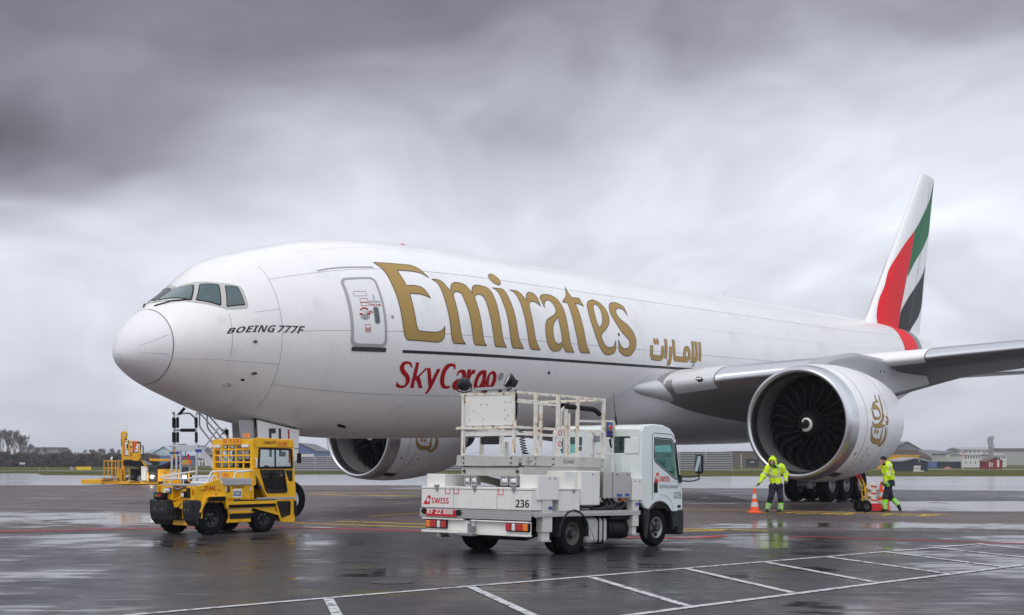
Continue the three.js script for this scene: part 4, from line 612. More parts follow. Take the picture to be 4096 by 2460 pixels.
    if (i === 0) {
      const lg = (P) => P; new G().add(new THREE.ShapeGeometry(new THREE.Shape([[0, 0], [.165, 0], [.19, .16], [.115, .16]].map((p) => new THREE.Vector2(...p)))), at(-1.149, .845, -2.6, -Math.PI / 2)).mesh('tail_logo', MT.logoRed, B);
      new G().box(.004, .025, .085, -1.15, .925, -2.475).box(.004, .085, .025, -1.151, .925, -2.475).mesh('logo_cross', MT.letterWhite, B);
      new G().add(textGeo('SWISS', .105, { fit: .43 }), at(-1.149, .865, -2.39, -Math.PI / 2)).mesh('lettering', MT.logoRed, B);
    }
    if (i === 2) new G().add(textGeo('236', .135, { fit: .3 }), at(-1.149, .835, -.38, -Math.PI / 2)).mesh('lettering', MT.letterBlack, B);
  });
  // outriggers at the four corners
  for (const [x0, x1, l0, l1, y0, y1, z0, z1] of [[-1.0, -.41, -.85, -.48, .98, 1.42, -.42, 0], [-1.0, -.41, -.85, -.48, .98, 1.42, -2.66, -2.2], [1.85, 2.2, 1.88, 2.18, .91, 1.34, -.3, 0], [1.85, 2.2, 1.88, 2.18, .91, 1.34, -2.6, -2.3]]) {
    const o = new THREE.Group(); o.name = 'outrigger'; t.add(o); const zs = z1 > -1 ? z1 : z0;
    bxm('housing', MT.white, x0, x1, y0, y1, z0, z1, .012, o); bxm('leg', MT.dirtyWhite, l0, l1 - .1, .42, y0, z1 > -1 ? -.16 : -2.56, z1 > -1 ? -.01 : -2.42, .01, o); bxm('inner_leg', MT.dirtyWhite, l0 + .02, l1 - .14, .28, .42, z1 > -1 ? -.14 : -2.54, z1 > -1 ? -.04 : -2.45, .006, o);
    bxm('foot', TM.galv, l0 + .01, l1 - .12, .25, .28, z1 > -1 ? -.16 : -2.56, z1 > -1 ? -.02 : -2.42, .004, o);
    bxm('label', MT.blue, l1 - .22, l1 - .13, .82, .87, zs, zs + (z1 > -1 ? .004 : -.004), 0, o);
    new G().cyl(.014, .014, .012, x1 - .12, y1 - .07 + .021 * x1, zs, 'z', 10).cyl(.014, .014, .012, x1 - .28, y1 - .07 + .021 * x1, zs, 'z', 10).mesh('screw', MT.darkMetal, o);
  }
  // side boxes
  { const B = new THREE.Group(); B.name = 'side_box'; t.add(B); bxm('box_body', MT.white, -.4, .21, .77, 1.14, -.4, -.01, .012, B); bxm('lid', MT.white, -.405, .215, 1.145, 1.18, -.405, 0, .01, B); new G().box(.04, .07, .02, .02, 1.13, .002).mesh('latch', MT.greyMetal, B); }
  { const B = new THREE.Group(); B.name = 'control_cabinet'; t.add(B); bxm('box_body', MT.white, -.13, .24, .95, 1.48, -.55, -.12, .012, B); bxm('cabinet_door', MT.white, .25, .83, .86, 1.48, -.6, -.02, .015, B); new G().cyl(.014, .014, .012, .6, 1.43, -.02, 'z', 10).mesh('lock', MT.darkMetal, B); }
  { const B = new THREE.Group(); B.name = 'steel_cabinet'; t.add(B); bxm('box_body', MT.steel, .95, 1.82, .97, 1.46, -.5, -.03, .008, B); bxm('cabinet_door', MT.steel, 1.24, 1.81, .985, 1.45, -.03, -.015, .004, B); bxm('label', MT.blue, 1.36, 1.52, .995, 1.05, -.014, -.01, 0, B); bxm('label', MT.blue, 1.62, 1.76, .995, 1.05, -.014, -.01, 0, B); new G().cyl(.012, .012, .02, 1.36, 1.44, -.01, 'z', 8).cyl(.012, .012, .02, 1.7, 1.44, -.01, 'z', 8).mesh('hinge_pin', MT.darkMetal, B); bxm('warning_lamp', MT.amberDark, 1.52, 1.68, .9, .96, -.12, -.03, .02, B); }
  for (const [x, d] of [[1.15, .12], [1.28, .16], [1.42, .2], [1.7, .12]]) new G().tube([[x, .98, -.2], [x, .9, -.1], [x - d, .82, -.08], [x - d - .25, .8, -.2]], .028, 8, true).mesh('hydraulic_hose', MT.hose, t);
  bxm('battery_box', MT.darkBlue, .23, .45, .76, .95, -.5, -.15);
  // tanks and guards under the deck
  { const T2 = new THREE.Group(); T2.name = 'fuel_tank'; t.add(T2); const g = bxm('tank_body', MT.tankGrey, .5, 1.2, .14, .63, -.62, -.08, .09, T2); for (const x of [.86, 1.0]) bxm('strap', MT.rubber, x, x + .03, .13, .645, -.63, -.065, .06, T2); for (const [a, b] of [[[.54, .2], [.8, .58]], [[.54, .58], [.8, .2]]]) new G().bar([a[0], a[1], -.075], [b[0], b[1], -.075], .012, .02).mesh('pressing', MT.tankGrey, T2); }
  new G().cyl(.19, .19, .68, 1.62, .42, -.3, 'x', 24).cyl(.2, .2, .06, 1.4, .42, -.3, 'x', 24).cyl(.2, .2, .06, 1.84, .42, -.3, 'x', 24).mesh('air_tank', MT.black, t); bxm('battery_carrier', MT.black, 1.26, 1.98, .56, .66, -.5, -.08);
  for (const z of [-.34, -2.1]) { const P = []; for (let k = 0; k <= 10; k++) { const a = -.15 + k * .34; P.push([.03 + .43 * Math.cos(a), .37 + .43 * Math.sin(a)]); } for (let k = 10; k >= 0; k--) { const a = -.15 + k * .34; P.push([.03 + .405 * Math.cos(a), .37 + .405 * Math.sin(a)]); } new G().ext(P, .5, at(0, 0, z - .14), .006).mesh('mudguard', MT.darkPlastic, t); }
  bxm('wheel_housing', MT.black, -.42, .48, .56, .66, -.55, -.06); bxm('wheel_housing', MT.black, -.42, .48, .56, .66, -2.5, -2.0);
  // scissor lift and platform
  bxm('lift_base', MT.dirtyWhite, -.7, 1.5, .82, .98, -1.9, -.62); 
  for (const z of [-1.78, -.72]) { const s = new THREE.Group(); s.name = 'scissor_arm'; t.add(s); new G().bar([-.62, 1.02, z], [1.35, 1.36, z], .06, .13).mesh('arm', MT.dirtyWhite, s); new G().bar([-.62, 1.34, z + .09], [1.35, 1.04, z + .09], .06, .13).mesh('arm', MT.dirtyWhite, s); new G().cyl(.05, .05, .26, .37, 1.19, z + .05, 'z').mesh('pivot', MT.darkMetal, s); }
  new G().rod([.1, 1.05, -1.25], [1.1, 1.3, -1.25], .06, 12).mesh('lift_cylinder', MT.greyMetal, t);
  for (const [a, b] of [[-1.84, -1.55], [-.97, -.6]]) for (const z of [a, (a + b) / 2 + .02]) { const g = new THREE.Group(); g.name = 'roller_bracket'; t.add(g); const w = (b - a) / 2 - .03; new G().box(.12, .02, w, -.8, 1.37, z + w / 2).box(.12, .02, w, -.8, 1.22, z + w / 2).box(.12, .16, .02, -.8, 1.3, z).box(.12, .16, .02, -.8, 1.3, z + w).mesh('bracket', TM.galv, g); new G().cyl(.055, .055, w - .03, -.8, 1.3, z + w / 2, 'z').mesh('roller', MT.lensWhite, g); }
  bxm('lower_frame', TM.dirtyGrey, -.84, -.76, 1.395, 1.55, -1.94, -.52); bxm('lower_frame', TM.dirtyGrey, -.76, 1.55, 1.4, 1.55, -.56, -.52); bxm('lower_frame', TM.dirtyGrey, -.76, 1.55, 1.4, 1.55, -2.0, -1.95);
  for (const z of [-1.86, -.6]) new G().cyl(.03, .03, .03, -.85, 1.46, z, 'x', 14).mesh('pin', MT.darkMetal, t);
  const pf = new THREE.Group(); pf.name = 'platform'; t.add(pf);
  bxm('platform_floor', TM.galv, -.86, 1.6, 1.6, 1.66, -2.0, -.52, .004, pf); bxm('platform_edge', TM.dirtyGrey, -.88, -.86, 1.575, 1.75, -2.03, -.56, .006, pf); bxm('platform_edge', TM.dirtyGrey, -.84, 1.62, 1.56, 1.745, -.52, -.48, .006, pf); bxm('platform_edge', TM.dirtyGrey, -.84, 1.62, 1.56, 1.745, -2.05, -2.01, .006, pf);
  for (const [x, z] of [[-.885, -1.85], [-.885, -.72]]) for (const y of [1.61, 1.7]) new G().cyl(.016, .016, .02, x, y, z, 'x', 8).mesh('bolt', MT.darkMetal, pf);
  for (const x of [-.7, -.5, .0, .03, 1.5]) for (const y of [1.6, 1.7]) new G().cyl(.012, .012, .016, x, y, -.475, 'z', 8).mesh('bolt', MT.darkMetal, pf);
  for (const [s, x] of [['DS26468S', .32], ['DS26468S', -.76]]) new G().add(textGeo(s, x > 0 ? .07 : .04, { f: fontR, sx: .75 }), at(x, 1.625, -.478)).mesh('lettering', MT.letterBlack, pf);
  // railings: square posts and rails with rust
  const yr = 2.86, ym = 2.245, post = (x, z, y1 = yr, nm = 'rail_post', w = .055) => railMesh(new G().bar([x, 1.74, z], [x, y1, z], w), nm, pf), rl = (a, b, nm = 'guard_rail', w = .05, h = .045) => railMesh(new G().bar(a, b, w, h), nm, pf);
  for (const [x, z] of [[-.87, -1.88], [-.87, -.67], [-.48, -.5], [.16, -.5], [.75, -.5], [1.57, -.5], [.4, -2.03], [1.57, -2.03]]) post(x, z);
  post(.42, -.52, 2.62); post(.5, -.52, 2.55);
  rl([-.87, yr, -1.92], [-.87, yr - .02, -.64]); rl([-.87, yr, -.62], [1.6, yr, -.5]); rl([-.87, yr, -1.95], [1.6, yr, -2.05]); rl([1.6, yr, -2.05], [1.6, yr, -.5]);
  rl([-.9, ym, -2.03], [-.9, ym, -.6], 'guard_rail', .04, .05); rl([-.87, ym, -.62], [1.6, ym, -.49]); rl([-.87, ym, -1.95], [1.6, ym, -2.05]); rl([-.87, ym - .12, -.6], [.3, ym - .12, -.5]); rl([-.87, 2.7, -.62], [.12, 2.68, -.53]);
  bxm('back_panel', MT.white, -.885, -.865, 2.3, 2.84, -1.82, -.68, .004, pf); bxm('back_panel', MT.white, -.885, -.865, 2.11, 2.2, -1.82, -.68, .004, pf);
  for (const [y, z] of [[2.66, -1.45], [2.66, -1.3], [2.69, -.86], [2.69, -.74], [2.55, -.88], [2.4, -.86], [2.45, -.8], [2.4, -1.38], [2.28, -1.38], [2.28, -1.14], [2.39, -1.72], [2.83, -1.62], [2.55, -1.62]]) new G().cyl(.008, .008, .01, -.89, y, z, 'x', 6).mesh('rivet', MT.darkMetal, pf);
  bxm('switch_box', MT.darkPlastic, -.9, -.82, 1.96, 2.1, -1.44, -1.04, .02, pf); railMesh(new G().bar([-.5, 1.7, -1.75], [-.5, 2.12, -1.75], .06), 'rail_post', pf); railMesh(new G().bar([-.5, 1.7, -1.15], [-.5, 2.0, -1.15], .05), 'rail_post', pf);
  railMesh(new G().tube([[.3, 2.0, -.53], [.3, 2.6, -.53], [.42, 2.68, -.53], [.7, 2.68, -.53]], .022, 8), 'hand_hold', pf); new G().tube([[.35, 2.68, -.54], [1.35, 2.66, -.54], [1.5, 2.58, -.54]], .048, 10).mesh('foam_pad', MT.foam, pf); new G().bar([.78, 2.62, -.5], [.78, 2.42, -.5], .03).mesh('strap_end', MT.rubber, pf);
  bxm('lamp_bar', MT.greyPaint, -.93, -.83, 2.93, 2.985, -1.56, -.82, .01, pf); new G().box(.05, .06, .05, -.88, 2.9, -1.35).box(.05, .06, .05, -.88, 2.9, -1.0).mesh('bracket', MT.darkMetal, pf);
  const flood = (x, y, z, ry, rx) => { const f = new THREE.Group(); f.name = 'flood_light'; pf.add(f); f.position.set(x, y, z); f.rotation.set(rx, ry, 0, 'YXZ'); new G().lathe([[.001, -.1], [.05, -.1], [.07, -.06], [.11, .02], [.125, .06], [.125, .09], [.112, .09]], 'z', 0, 0, 0, 24).mesh('lamp_housing', MT.darkPlastic, f); new G().cyl(.112, .112, .012, 0, 0, .08, 'z', 24).mesh('lamp_lens', MT.lensDark, f); for (let k = 0; k < 6; k++) new G().box(.006, .13, .05, (k - 2.5) * .022, 0, -.07).mesh('cooling_fin', MT.darkPlastic, f); new G().tube([[-.13, 0, 0], [-.13, -.14, -.02], [0, -.17, -.02], [.13, -.14, -.02], [.13, 0, 0]], .012, 6).mesh('yoke', MT.darkPlastic, f); };
  flood(-.86, 3.06, -1.88, 2.3, .1); flood(-.84, 3.05, -.77, -2.2, -.45);
  new G().tube([[-.85, 2.9, -.66], [-.86, 2.75, -.63], [-.86, 2.5, -.63], [-.86, 2.35, -.66]], .018, 6, true).mesh('cable', MT.rubber, pf); new G().tube([[-.86, 2.9, -1.9], [-.87, 2.7, -1.91], [-.87, 2.4, -1.9], [-.87, 2.2, -1.86]], .014, 6, true).mesh('cable', MT.rubber, pf);
  { const P = []; for (let k = 0; k <= 90; k++) { const a = k * .75, s = k / 90; P.push([-.62 + .05 * Math.cos(a) + .14 * s * s, 2.2 - .48 * s + (s > .85 ? (s - .85) * .4 : 0), -.7 + .05 * Math.sin(a)]); } new G().tube(P, .009, 5, true, 300).mesh('coiled_cable', MT.darkPlastic, pf); }
  // control stand at the front of the platform
  const cs = new THREE.Group(); cs.name = 'control_stand'; t.add(cs);
  const wb = (a, b, w = .04) => new G().bar(a, b, w).mesh('frame_bar', MT.white, cs);
  wb([.9, 2.43, -.62], [2.05, 2.47, -.62]); wb([.9, 1.72, -.62], [.9, 2.43, -.62]); wb([2.05, 1.72, -.62], [2.05, 2.47, -.62]); wb([.9, 1.85, -.62], [2.05, 1.83, -.62], .05); wb([1.4, 1.7, -.62], [1.4, 2.1, -.62], .03); wb([1.47, 1.7, -.62], [1.47, 2.1, -.62], .03); wb([1.99, .95, -.6], [1.99, 1.8, -.6], .07);
  new G().tube([[.55, 2.1, -.58], [.6, 2.25, -.58], [1.3, 2.26, -.58], [1.42, 2.15, -.58], [1.42, 1.7, -.58]], .02, 8).mesh('bent_rail', MT.white, cs); bxm('junction_box', MT.greyMetal, 1.38, 1.5, 2.02, 2.14, -.6, -.52, .01, cs);
  { bxm('control_box', mat([.5, .47, .3], .5), 1.78, 2.08, 2.12, 2.42, -.66, -.58, .01, cs); bxm('control_face', MT.blue, 1.78, 1.97, 2.12, 2.41, -.58, -.565, .004, cs); new G().cyl(.05, .05, .012, 1.88, 2.34, -.565, 'z', 18).mesh('button_ring', mat([.75, .5, .02], .4), cs); new G().cyl(.034, .034, .04, 1.88, 2.34, -.55, 'z', 18).mesh('stop_button', MT.red, cs); for (const x of [1.82, 1.88, 1.94]) for (const y of [2.18, 2.25]) new G().cyl(.02, .02, .02, x, y, -.555, 'z', 12).mesh('push_button', MT.darkBlue, cs); new G().tube([[1.92, 2.12, -.6], [1.92, 2.03, -.58], [1.98, 1.97, -.6]], .018, 8, true).mesh('cable', MT.rubber, cs); }
  for (const y of [2.18, 1.98]) { bxm('notice', MT.letterWhite, .12, .25, y - .1, y + .09, -.47, -.465, 0, cs); new G().add(new THREE.TorusGeometry(.045, .008, 5, 20), at(.185, y, -.462)).mesh('notice_ring', MT.red, cs); }
  // cab: pressed shell with real openings
  const cab = new THREE.Group(); cab.name = 'cab'; t.add(cab); const CW = MT.cabWhite, z0 = -2.2, z1 = -.02;
  const arch = [...Array(13)].map((_, k) => { const a = -.1 + k * Math.PI / 12 * 1.05; return [2.8 + .47 * Math.cos(a), .43 + .47 * Math.sin(a)]; });
  const sideShape = [[2.17, .92], [2.15, 1.6], [2.16, 2.28], [2.24, 2.39], [2.5, 2.43], [2.9, 2.425], [3.15, 2.37], [3.3, 2.27], [3.39, 2.1], [3.56, 1.45], [3.62, 1.15], [3.64, .76], [3.35, .72], ...arch.filter((p) => p[1] > .7 && p[0] < 3.3), [2.3, .8]];
  const win = [[2.6, 2.17], [3.2, 2.16], [3.27, 2.08], [3.44, 1.4], [3.38, 1.37], [2.64, 1.7], [2.6, 1.78]];
  for (const [zz, s] of [[z1 - .06, 1], [z0, -1]]) {
    new G().ext(sideShape, .06, at(0, 0, zz), .02, [win]).mesh('side_panel', CW, cab);
    const zo = s > 0 ? z1 + .001 : z0 - .001, gz = s > 0 ? z1 - .025 : z0 + .025;
    new G().add(new THREE.ShapeGeometry(new THREE.Shape(win.map((p) => new THREE.Vector2(...p)))), at(0, 0, gz)).mesh('side_window', MT.tealPane, cab);
    // door shut line, seal, handle, arch trim, black window corner
    const ln = (nm, P, w, m, d = .004) => { const Q = new THREE.CatmullRomCurve3(P.map(([x, y]) => V(x, y, zo)), false, 'catmullrom', .1); return new G().add(new THREE.TubeGeometry(Q, P.length * 6, w, 5)).mesh(nm, m, cab); };
    ln('door_line', [[2.55, .98], [2.53, 1.6], [2.52, 2.2], [2.57, 2.26], [3.2, 2.25], [3.31, 2.16]], .006, MT.black); ln('window_seal', [...win, win[0]], .012, MT.black); ln('swage_line', [[2.66, .98], [2.78, 1.08], [3.0, 1.06], [3.2, .95], [3.3, .8]], .008, CW);
    new G().ext([...arch.map(([x, y]) => [2.8 + (x - 2.8) * 1.1, .43 + (y - .43) * 1.1]), ...[...arch].reverse()], .05, at(0, 0, s > 0 ? z1 - .03 : z0 - .02), .008).mesh('wheel_arch', MT.darkPlastic, cab);
    new G().ext([[2.28, .95], [2.42, .8], [2.36, .4], [2.3, .2], [2.24, .25], [2.2, .7]].map(([x, y]) => [x + .08, y]), .04, at(0, 0, s > 0 ? z1 - .05 : z0 + .02), .006).mesh('mud_flap', MT.darkPlastic, cab);
    new G().box(.13, .2, .012, 2.66, 1.2, zo, 0, 0, 0, .05).mesh('handle_recess', MT.black, cab); new G().box(.03, .13, .02, 2.68, 1.2, zo + s * .008, 0, 0, 0, .008).mesh('door_handle', MT.darkPlastic, cab); new G().box(.06, .05, .012, 2.52, .83, zo + .01 * s, 0, 0, 0, .004).mesh('side_marker', MT.amber, cab); new G().box(.12, .06, .01, 3.5, .83, zo, 0, 0, 0, .004).mesh('side_vent', MT.darkPlastic, cab);
    new G().ext([[3.3, 2.1], [3.36, 2.1], [3.52, 1.38], [3.46, 1.36]], .02, at(0, 0, s > 0 ? z1 - .015 : z0 - .005), .004).mesh('pillar_trim', MT.black, cab);
    // mirror on two arms
    const mr = new THREE.Group(); mr.name = 'mirror'; t.add(mr); const mz = s > 0 ? .3 : -2.5, mx = 3.72;
    new G().box(.09, .38, .21, mx, 1.68, mz, 0, s * -.25, 0, .045).mesh('mirror_housing', MT.darkPlastic, mr); new G().box(.01, .3, .16, mx - .045, 1.68, mz - s * .012, 0, s * -.25, 0, .004).mesh('mirror_glass', MT.mirrorGlass, mr); new G().tube([[3.52, 1.42, zo], [3.6, 1.42, mz - s * .1], [mx, 1.44, mz], [mx, 1.56, mz]], .016, 7).mesh('mirror_arm', MT.darkPlastic, mr); new G().tube([[3.54, 1.34, zo], [3.62, 1.33, mz - s * .14], [mx, 1.37, mz], [mx, 1.44, mz]], .014, 7).mesh('mirror_arm', MT.darkPlastic, mr); new G().box(.08, .16, .05, 3.5, 1.38, zo + s * .02, 0, 0, 0, .015).mesh('arm_mount', MT.darkPlastic, mr);
  }
  const zc = (z0 + z1) / 2, zw = z1 - z0 - .11, sk = (nm, P, m = CW, th = .03) => { const g = new G(); for (let i = 1; i < P.length; i++) { const a = P[i - 1], b = P[i], L = Math.hypot(b[0] - a[0], b[1] - a[1]); g.box(L + .012, th, zw, (a[0] + b[0]) / 2, (a[1] + b[1]) / 2, zc, 0, 0, Math.atan2(b[1] - a[1], b[0] - a[0])); } return g.mesh(nm, m, cab); };
  sk('roof', [[2.18, 2.29], [2.25, 2.375], [2.5, 2.41], [2.9, 2.405], [3.14, 2.35], [3.28, 2.255]]); sk('front_panel', [[3.575, 1.3], [3.6, 1.15], [3.625, .76]]); sk('floor', [[2.2, .95], [3.55, .95]], MT.darkPlastic); sk('windscreen', [[3.3, 2.24], [3.37, 2.08], [3.56, 1.33]], MT.tealPane, .006); sk('dashboard', [[3.2, 1.28], [3.52, 1.24]], MT.darkPlastic, .12);
  { const g = new THREE.Shape([[-1.05, .9], [1.05, .9], [1.05, 2.25], [1.0, 2.33], [-1.0, 2.33], [-1.05, 2.25]].map((p) => new THREE.Vector2(...p))); const wn = [[.36, 1.86], [.86, 1.86], [.9, 1.92], [.88, 2.1], [.8, 2.18], [.34, 2.18]], w2 = wn.map(([a, b]) => [-a, b]).reverse(); new G().ext(g, .04, at(2.17, 0, zc, Math.PI / 2), .008, [wn, w2]).mesh('rear_wall', CW, cab); for (const w of [wn, w2]) new G().add(new THREE.ShapeGeometry(new THREE.Shape(w.map((p) => new THREE.Vector2(...p)))), at(2.19, 0, zc, Math.PI / 2)).mesh('rear_window', MT.tealPane, cab); for (let k = 0; k < 9; k++) new G().box(.025, .34, .035, 2.165, 1.54, -.25 - k * .22, 0, 0, 0, .012).mesh('pressing', CW, cab); new G().box(.02, .3, .34, 2.163, 2.0, -.25, 0, 0, 0, .01).box(.012, .07, .05, 2.152, 2.04, -.16).mesh('pressing', CW, cab); }
  new G().span(3.45, 3.68, .27, .78, z0 + .01, z1 + .015, .05).mesh('front_bumper', MT.darkPlastic, cab); new G().span(3.05, 3.48, .42, .72, z0 + .02, z0 + .1, .02).span(3.3, 3.48, .42, .74, z1 - .1, z1 + .005, .02).mesh('bumper_return', MT.darkPlastic, cab);
  for (const z of [-.55, -1.1, -1.65]) { const s = new THREE.Group(); s.name = 'seat'; cab.add(s); new G().box(.45, .14, .46, 2.75, 1.2, z, 0, 0, 0, .04).box(.12, .6, .46, 2.5, 1.5, z, 0, 0, .12, .04).box(.09, .2, .26, 2.47, 1.9, z, 0, 0, .12, .04).mesh('seat', MT.seatGrey, s); }
  { const g = new G().add(new THREE.TorusGeometry(.19, .018, 8, 28), at(3.2, 1.45, -1.65, Math.PI / 2, -.5)).rod([3.2, 1.45, -1.65], [3.4, 1.2, -1.65], .02); g.mesh('steering_wheel', MT.black, cab); }
  new G().rod([3.0, 2.41, -1.2], [2.85, 3.1, -1.2], .012, 6, .004).rod([3.01, 2.38, -1.2], [2.95, 2.62, -1.2], .02).mesh('aerial', MT.black, cab);
  // door lettering
  new G().add(new THREE.ShapeGeometry(new THREE.Shape([[0, 0], [.14, 0], [.165, .19], [.085, .19]].map((p) => new THREE.Vector2(...p)))), at(2.6, 1.3, z1 + .005)).mesh('tail_logo', MT.logoRed, cab); new G().box(.085, .026, .004, 2.7, 1.4, z1 + .007).box(.026, .085, .004, 2.7, 1.4, z1 + .008).mesh('logo_cross', MT.letterWhite, cab);
  new G().add(textGeo('SWISS', .105, { fit: .36 }), at(2.79, 1.32, z1 + .005)).mesh('lettering', MT.logoRed, cab); new G().add(textGeo('Technical Services', .075, { f: fontR, fit: .66 }), at(2.78, 1.19, z1 + .005)).mesh('lettering', MT.letterGrey, cab); new G().add(textGeo('LX236', .13, { f: fontR, fit: .27 }), at(3.3, .99, z1 + .005)).mesh('lettering', MT.letterBlack, cab);
}

// ================================================================ yellow tow tractor (own axes: x forward, y up, z to its right; origin under the right rear tyre)
const tractor = thing('tow_tractor', 'yellow electric baggage tow tractor with barred rear window beside the nose', 'tractor', [-6.71, 0, -28.8], Math.PI / 2 - PS);
{
  const t = tractor, Y = MT.yellow, bx = (nm, m, x0, x1, y0, y1, z0, z1, bev = .012, p = t) => { const o = new G().span(x0, x1, y0, y1, z0, z1, bev).mesh(nm, m, p); boxUV(o.geometry, .8); return o; };
  const sl = (nm, m, P, z0, z1, bev = .012, p = t, holes = []) => { const o = new G().slab(P, z0, z1, bev, holes).mesh(nm, m, p); boxUV(o.geometry, .8); return o; };
  const tw = (x, r, z, s) => { const g = new THREE.Group(); g.name = 'wheel'; t.add(g); g.position.set(x, r, z); wheel(g, 0, 0, 0, r, .22, MT.blackRim, 36, .56); new G().cyl(.07, .06, .07, 0, 0, s * .06, 'z', 14).mesh('hub', MT.black, g); for (let k = 0; k < 6; k++) new G().cyl(.014, .014, .03, .11 * Math.cos(k * 1.047), .11 * Math.sin(k * 1.047), s * .045, 'z', 6).mesh('wheel_nut', MT.greyMetal, g); const lug = new G(); for (let k = 0; k < 40; k++) { const a = k * .157; lug.box(.03, .016, .085, Math.cos(a) * r, Math.sin(a) * r, (k % 2 ? 1 : -1) * .055, 0, 0, a - Math.PI / 2); } lug.mesh('tread', MT.rubber, g); };
  tw(.03, .37, -.13, 1); tw(.03, .37, -1.41, -1); tw(1.52, .33, -.13, 1); tw(1.52, .33, -1.41, -1);
  // lower body: side plates with wheel openings
  const arc = (cx, cy, r, a0, a1, n = 8) => [...Array(n + 1)].map((_, k) => { const a = lerp(a0, a1, k / n); return [cx + r * Math.cos(a), cy + r * Math.sin(a)]; });
  const side = [[-.36, .42], [-.36, 1.1], [.22, 1.26], [.3, 1.13], [1.2, 1.13], [1.2, .74], [1.78, .72], [1.84, .5], ...arc(1.52, .33, .43, .15, Math.PI - .15), [1.12, .26], [.43, .26], ...arc(.03, .37, .46, .05, Math.PI - .3), [-.42, .5]];
  for (const [a, b] of [[-.04, 0], [-1.54, -1.5]]) sl('side_plate', Y, side, a, b, .01);
  bx('main_body', Y, -.3, 1.2, .72, 1.1, -1.49, -.05); bx('underbody', MT.black, -.3, 2.2, .3, .71, -1.25, -.29); bx('battery_cover', Y, .32, 1.18, .75, 1.12, -1.5, -.045);
  // front fender lip, step beam, black rubbing strip
  sl('fender', Y, [[-.2, .88], [.36, .9], [.42, .72], [.44, .6], [.38, .58], [.33, .8], [-.15, .82], [-.3, .52], [-.36, .52]], -.02, .07, .01); bx('fender_strip', MT.rubber, -.12, .34, .77, .86, .07, .085, .004); bx('side_step', Y, .38, 1.84, .66, .74, -.02, .05, .01); bx('step_strip', MT.rubber, .42, 1.8, .6, .67, .0, .055, .006); bx('slot', MT.black, .5, 1.14, .34, .46, -.005, .004, .002); bx('slot_lip', Y, .46, 1.18, .47, .49, 0, .03, .004);
  new G().rod([.75, .75, .03], [1.8, .75, .03], .018).mesh('grab_pipe', MT.black, t); bx('pipe_clamp', MT.darkMetal, .62, .78, .74, .79, .0, .05, .004);
  // rear: block, two black bumpers, hitch, lamps, sockets
  bx('rear_block', Y, -.44, -.3, .72, 1.1, -1.27, -.83); bx('rear_block', Y, -.44, -.3, .72, 1.1, -.31, -.01); bx('rear_plate', Y, -.42, -.3, .22, .74, -.85, -.29);
  for (const [a, b] of [[-1.55, -.83], [-.31, .02]]) { const o = new G().ext([[-.14, .78], [0, .8], [.1, .8], [.1, .25], [.02, .22], [-.1, .34], [-.14, .5]], b - a, at(-.42, 0, a), .03).mesh('rear_bumper', MT.bumper, t); for (const [y, k] of [[.58, .3], [.58, .7], [.76, .35], [.76, .7]]) new G().cyl(.016, .016, .012, -.56, y, lerp(a, b, k), 'x', 8).mesh('bolt', MT.greyMetal, o); }
  sl('bumper_side', MT.bumper, [[-.5, .78], [-.3, .78], [-.28, .5], [-.36, .36], [-.48, .34]], .0, .05, .015); sl('bumper_frame', Y, [[-.3, .72], [-.16, .82], [-.12, .78], [-.26, .6], [-.26, .4], [-.3, .38]], .0, .05);
  { const g = new G(); g.box(.18, .2, .22, -.5, .5, -.6, 0, 0, 0, .02).box(.12, .06, .3, -.58, .6, -.6, 0, 0, 0, .01).box(.12, .06, .3, -.58, .4, -.6, 0, 0, 0, .01).cyl(.03, .03, .36, -.6, .52, -.6).rod([-.55, .62, -.45], [-.55, .72, -.35], .012).box(.1, .03, .4, -.48, .36, -.62); g.mesh('tow_hitch', MT.black, t); }
  { const L = new THREE.Group(); L.name = 'tail_light'; t.add(L); bx('housing', MT.black, -.56, -.38, .8, .95, -1.4, -1.0, .03, L); for (const [z, m] of [[-1.28, MT.greenLens], [-1.2, MT.redLens], [-1.12, MT.redLens]]) new G().cyl(.035, .035, .02, -.565, .88, z, 'x', 14).mesh('lens', m, L); }
  { const s = new THREE.Group(); s.name = 'charging_socket'; t.add(s); bx('socket_base', MT.blue, -.47, -.44, .93, 1.06, -1.0, -.85, .01, s); new G().cyl(.05, .05, .12, -.52, .99, -.93, 'x', 16).mesh('socket', MT.lensWhite, s); }
  bx('socket_panel', MT.black, -.46, -.44, .84, 1.06, -.29, -.16, .006); for (const y of [.88, .95, 1.02]) new G().cyl(.018, .018, .03, -.46, y, -.19, 'x', 8).mesh('connector', MT.darkMetal, t);
  bx('work_lamp', MT.black, -.5, -.42, .84, .97, -.44, -.3, .01); bx('work_lamp_lens', MT.lensWhite, -.51, -.5, .86, .95, -.42, -.32, .004); new G().tube([[-.42, .78, -.78], [-.42, .83, -.6], [-.42, .83, -.52], [-.42, 1.0, -.5], [-.42, 1.0, -.3]], .022, 8).mesh('bent_pipe', Y, t);
  { const P = []; for (let k = 0; k < 60; k++) P.push([-.42 + .03 * Math.cos(k * .9), 1.07 - .02 * Math.sin(k * .9) * 1 - .05 * Math.sin(k / 60 * Math.PI), -.82 + k * .0065]); new G().tube(P, .012, 5, true, 200).mesh('coiled_cable', MT.greyMetal, t); }
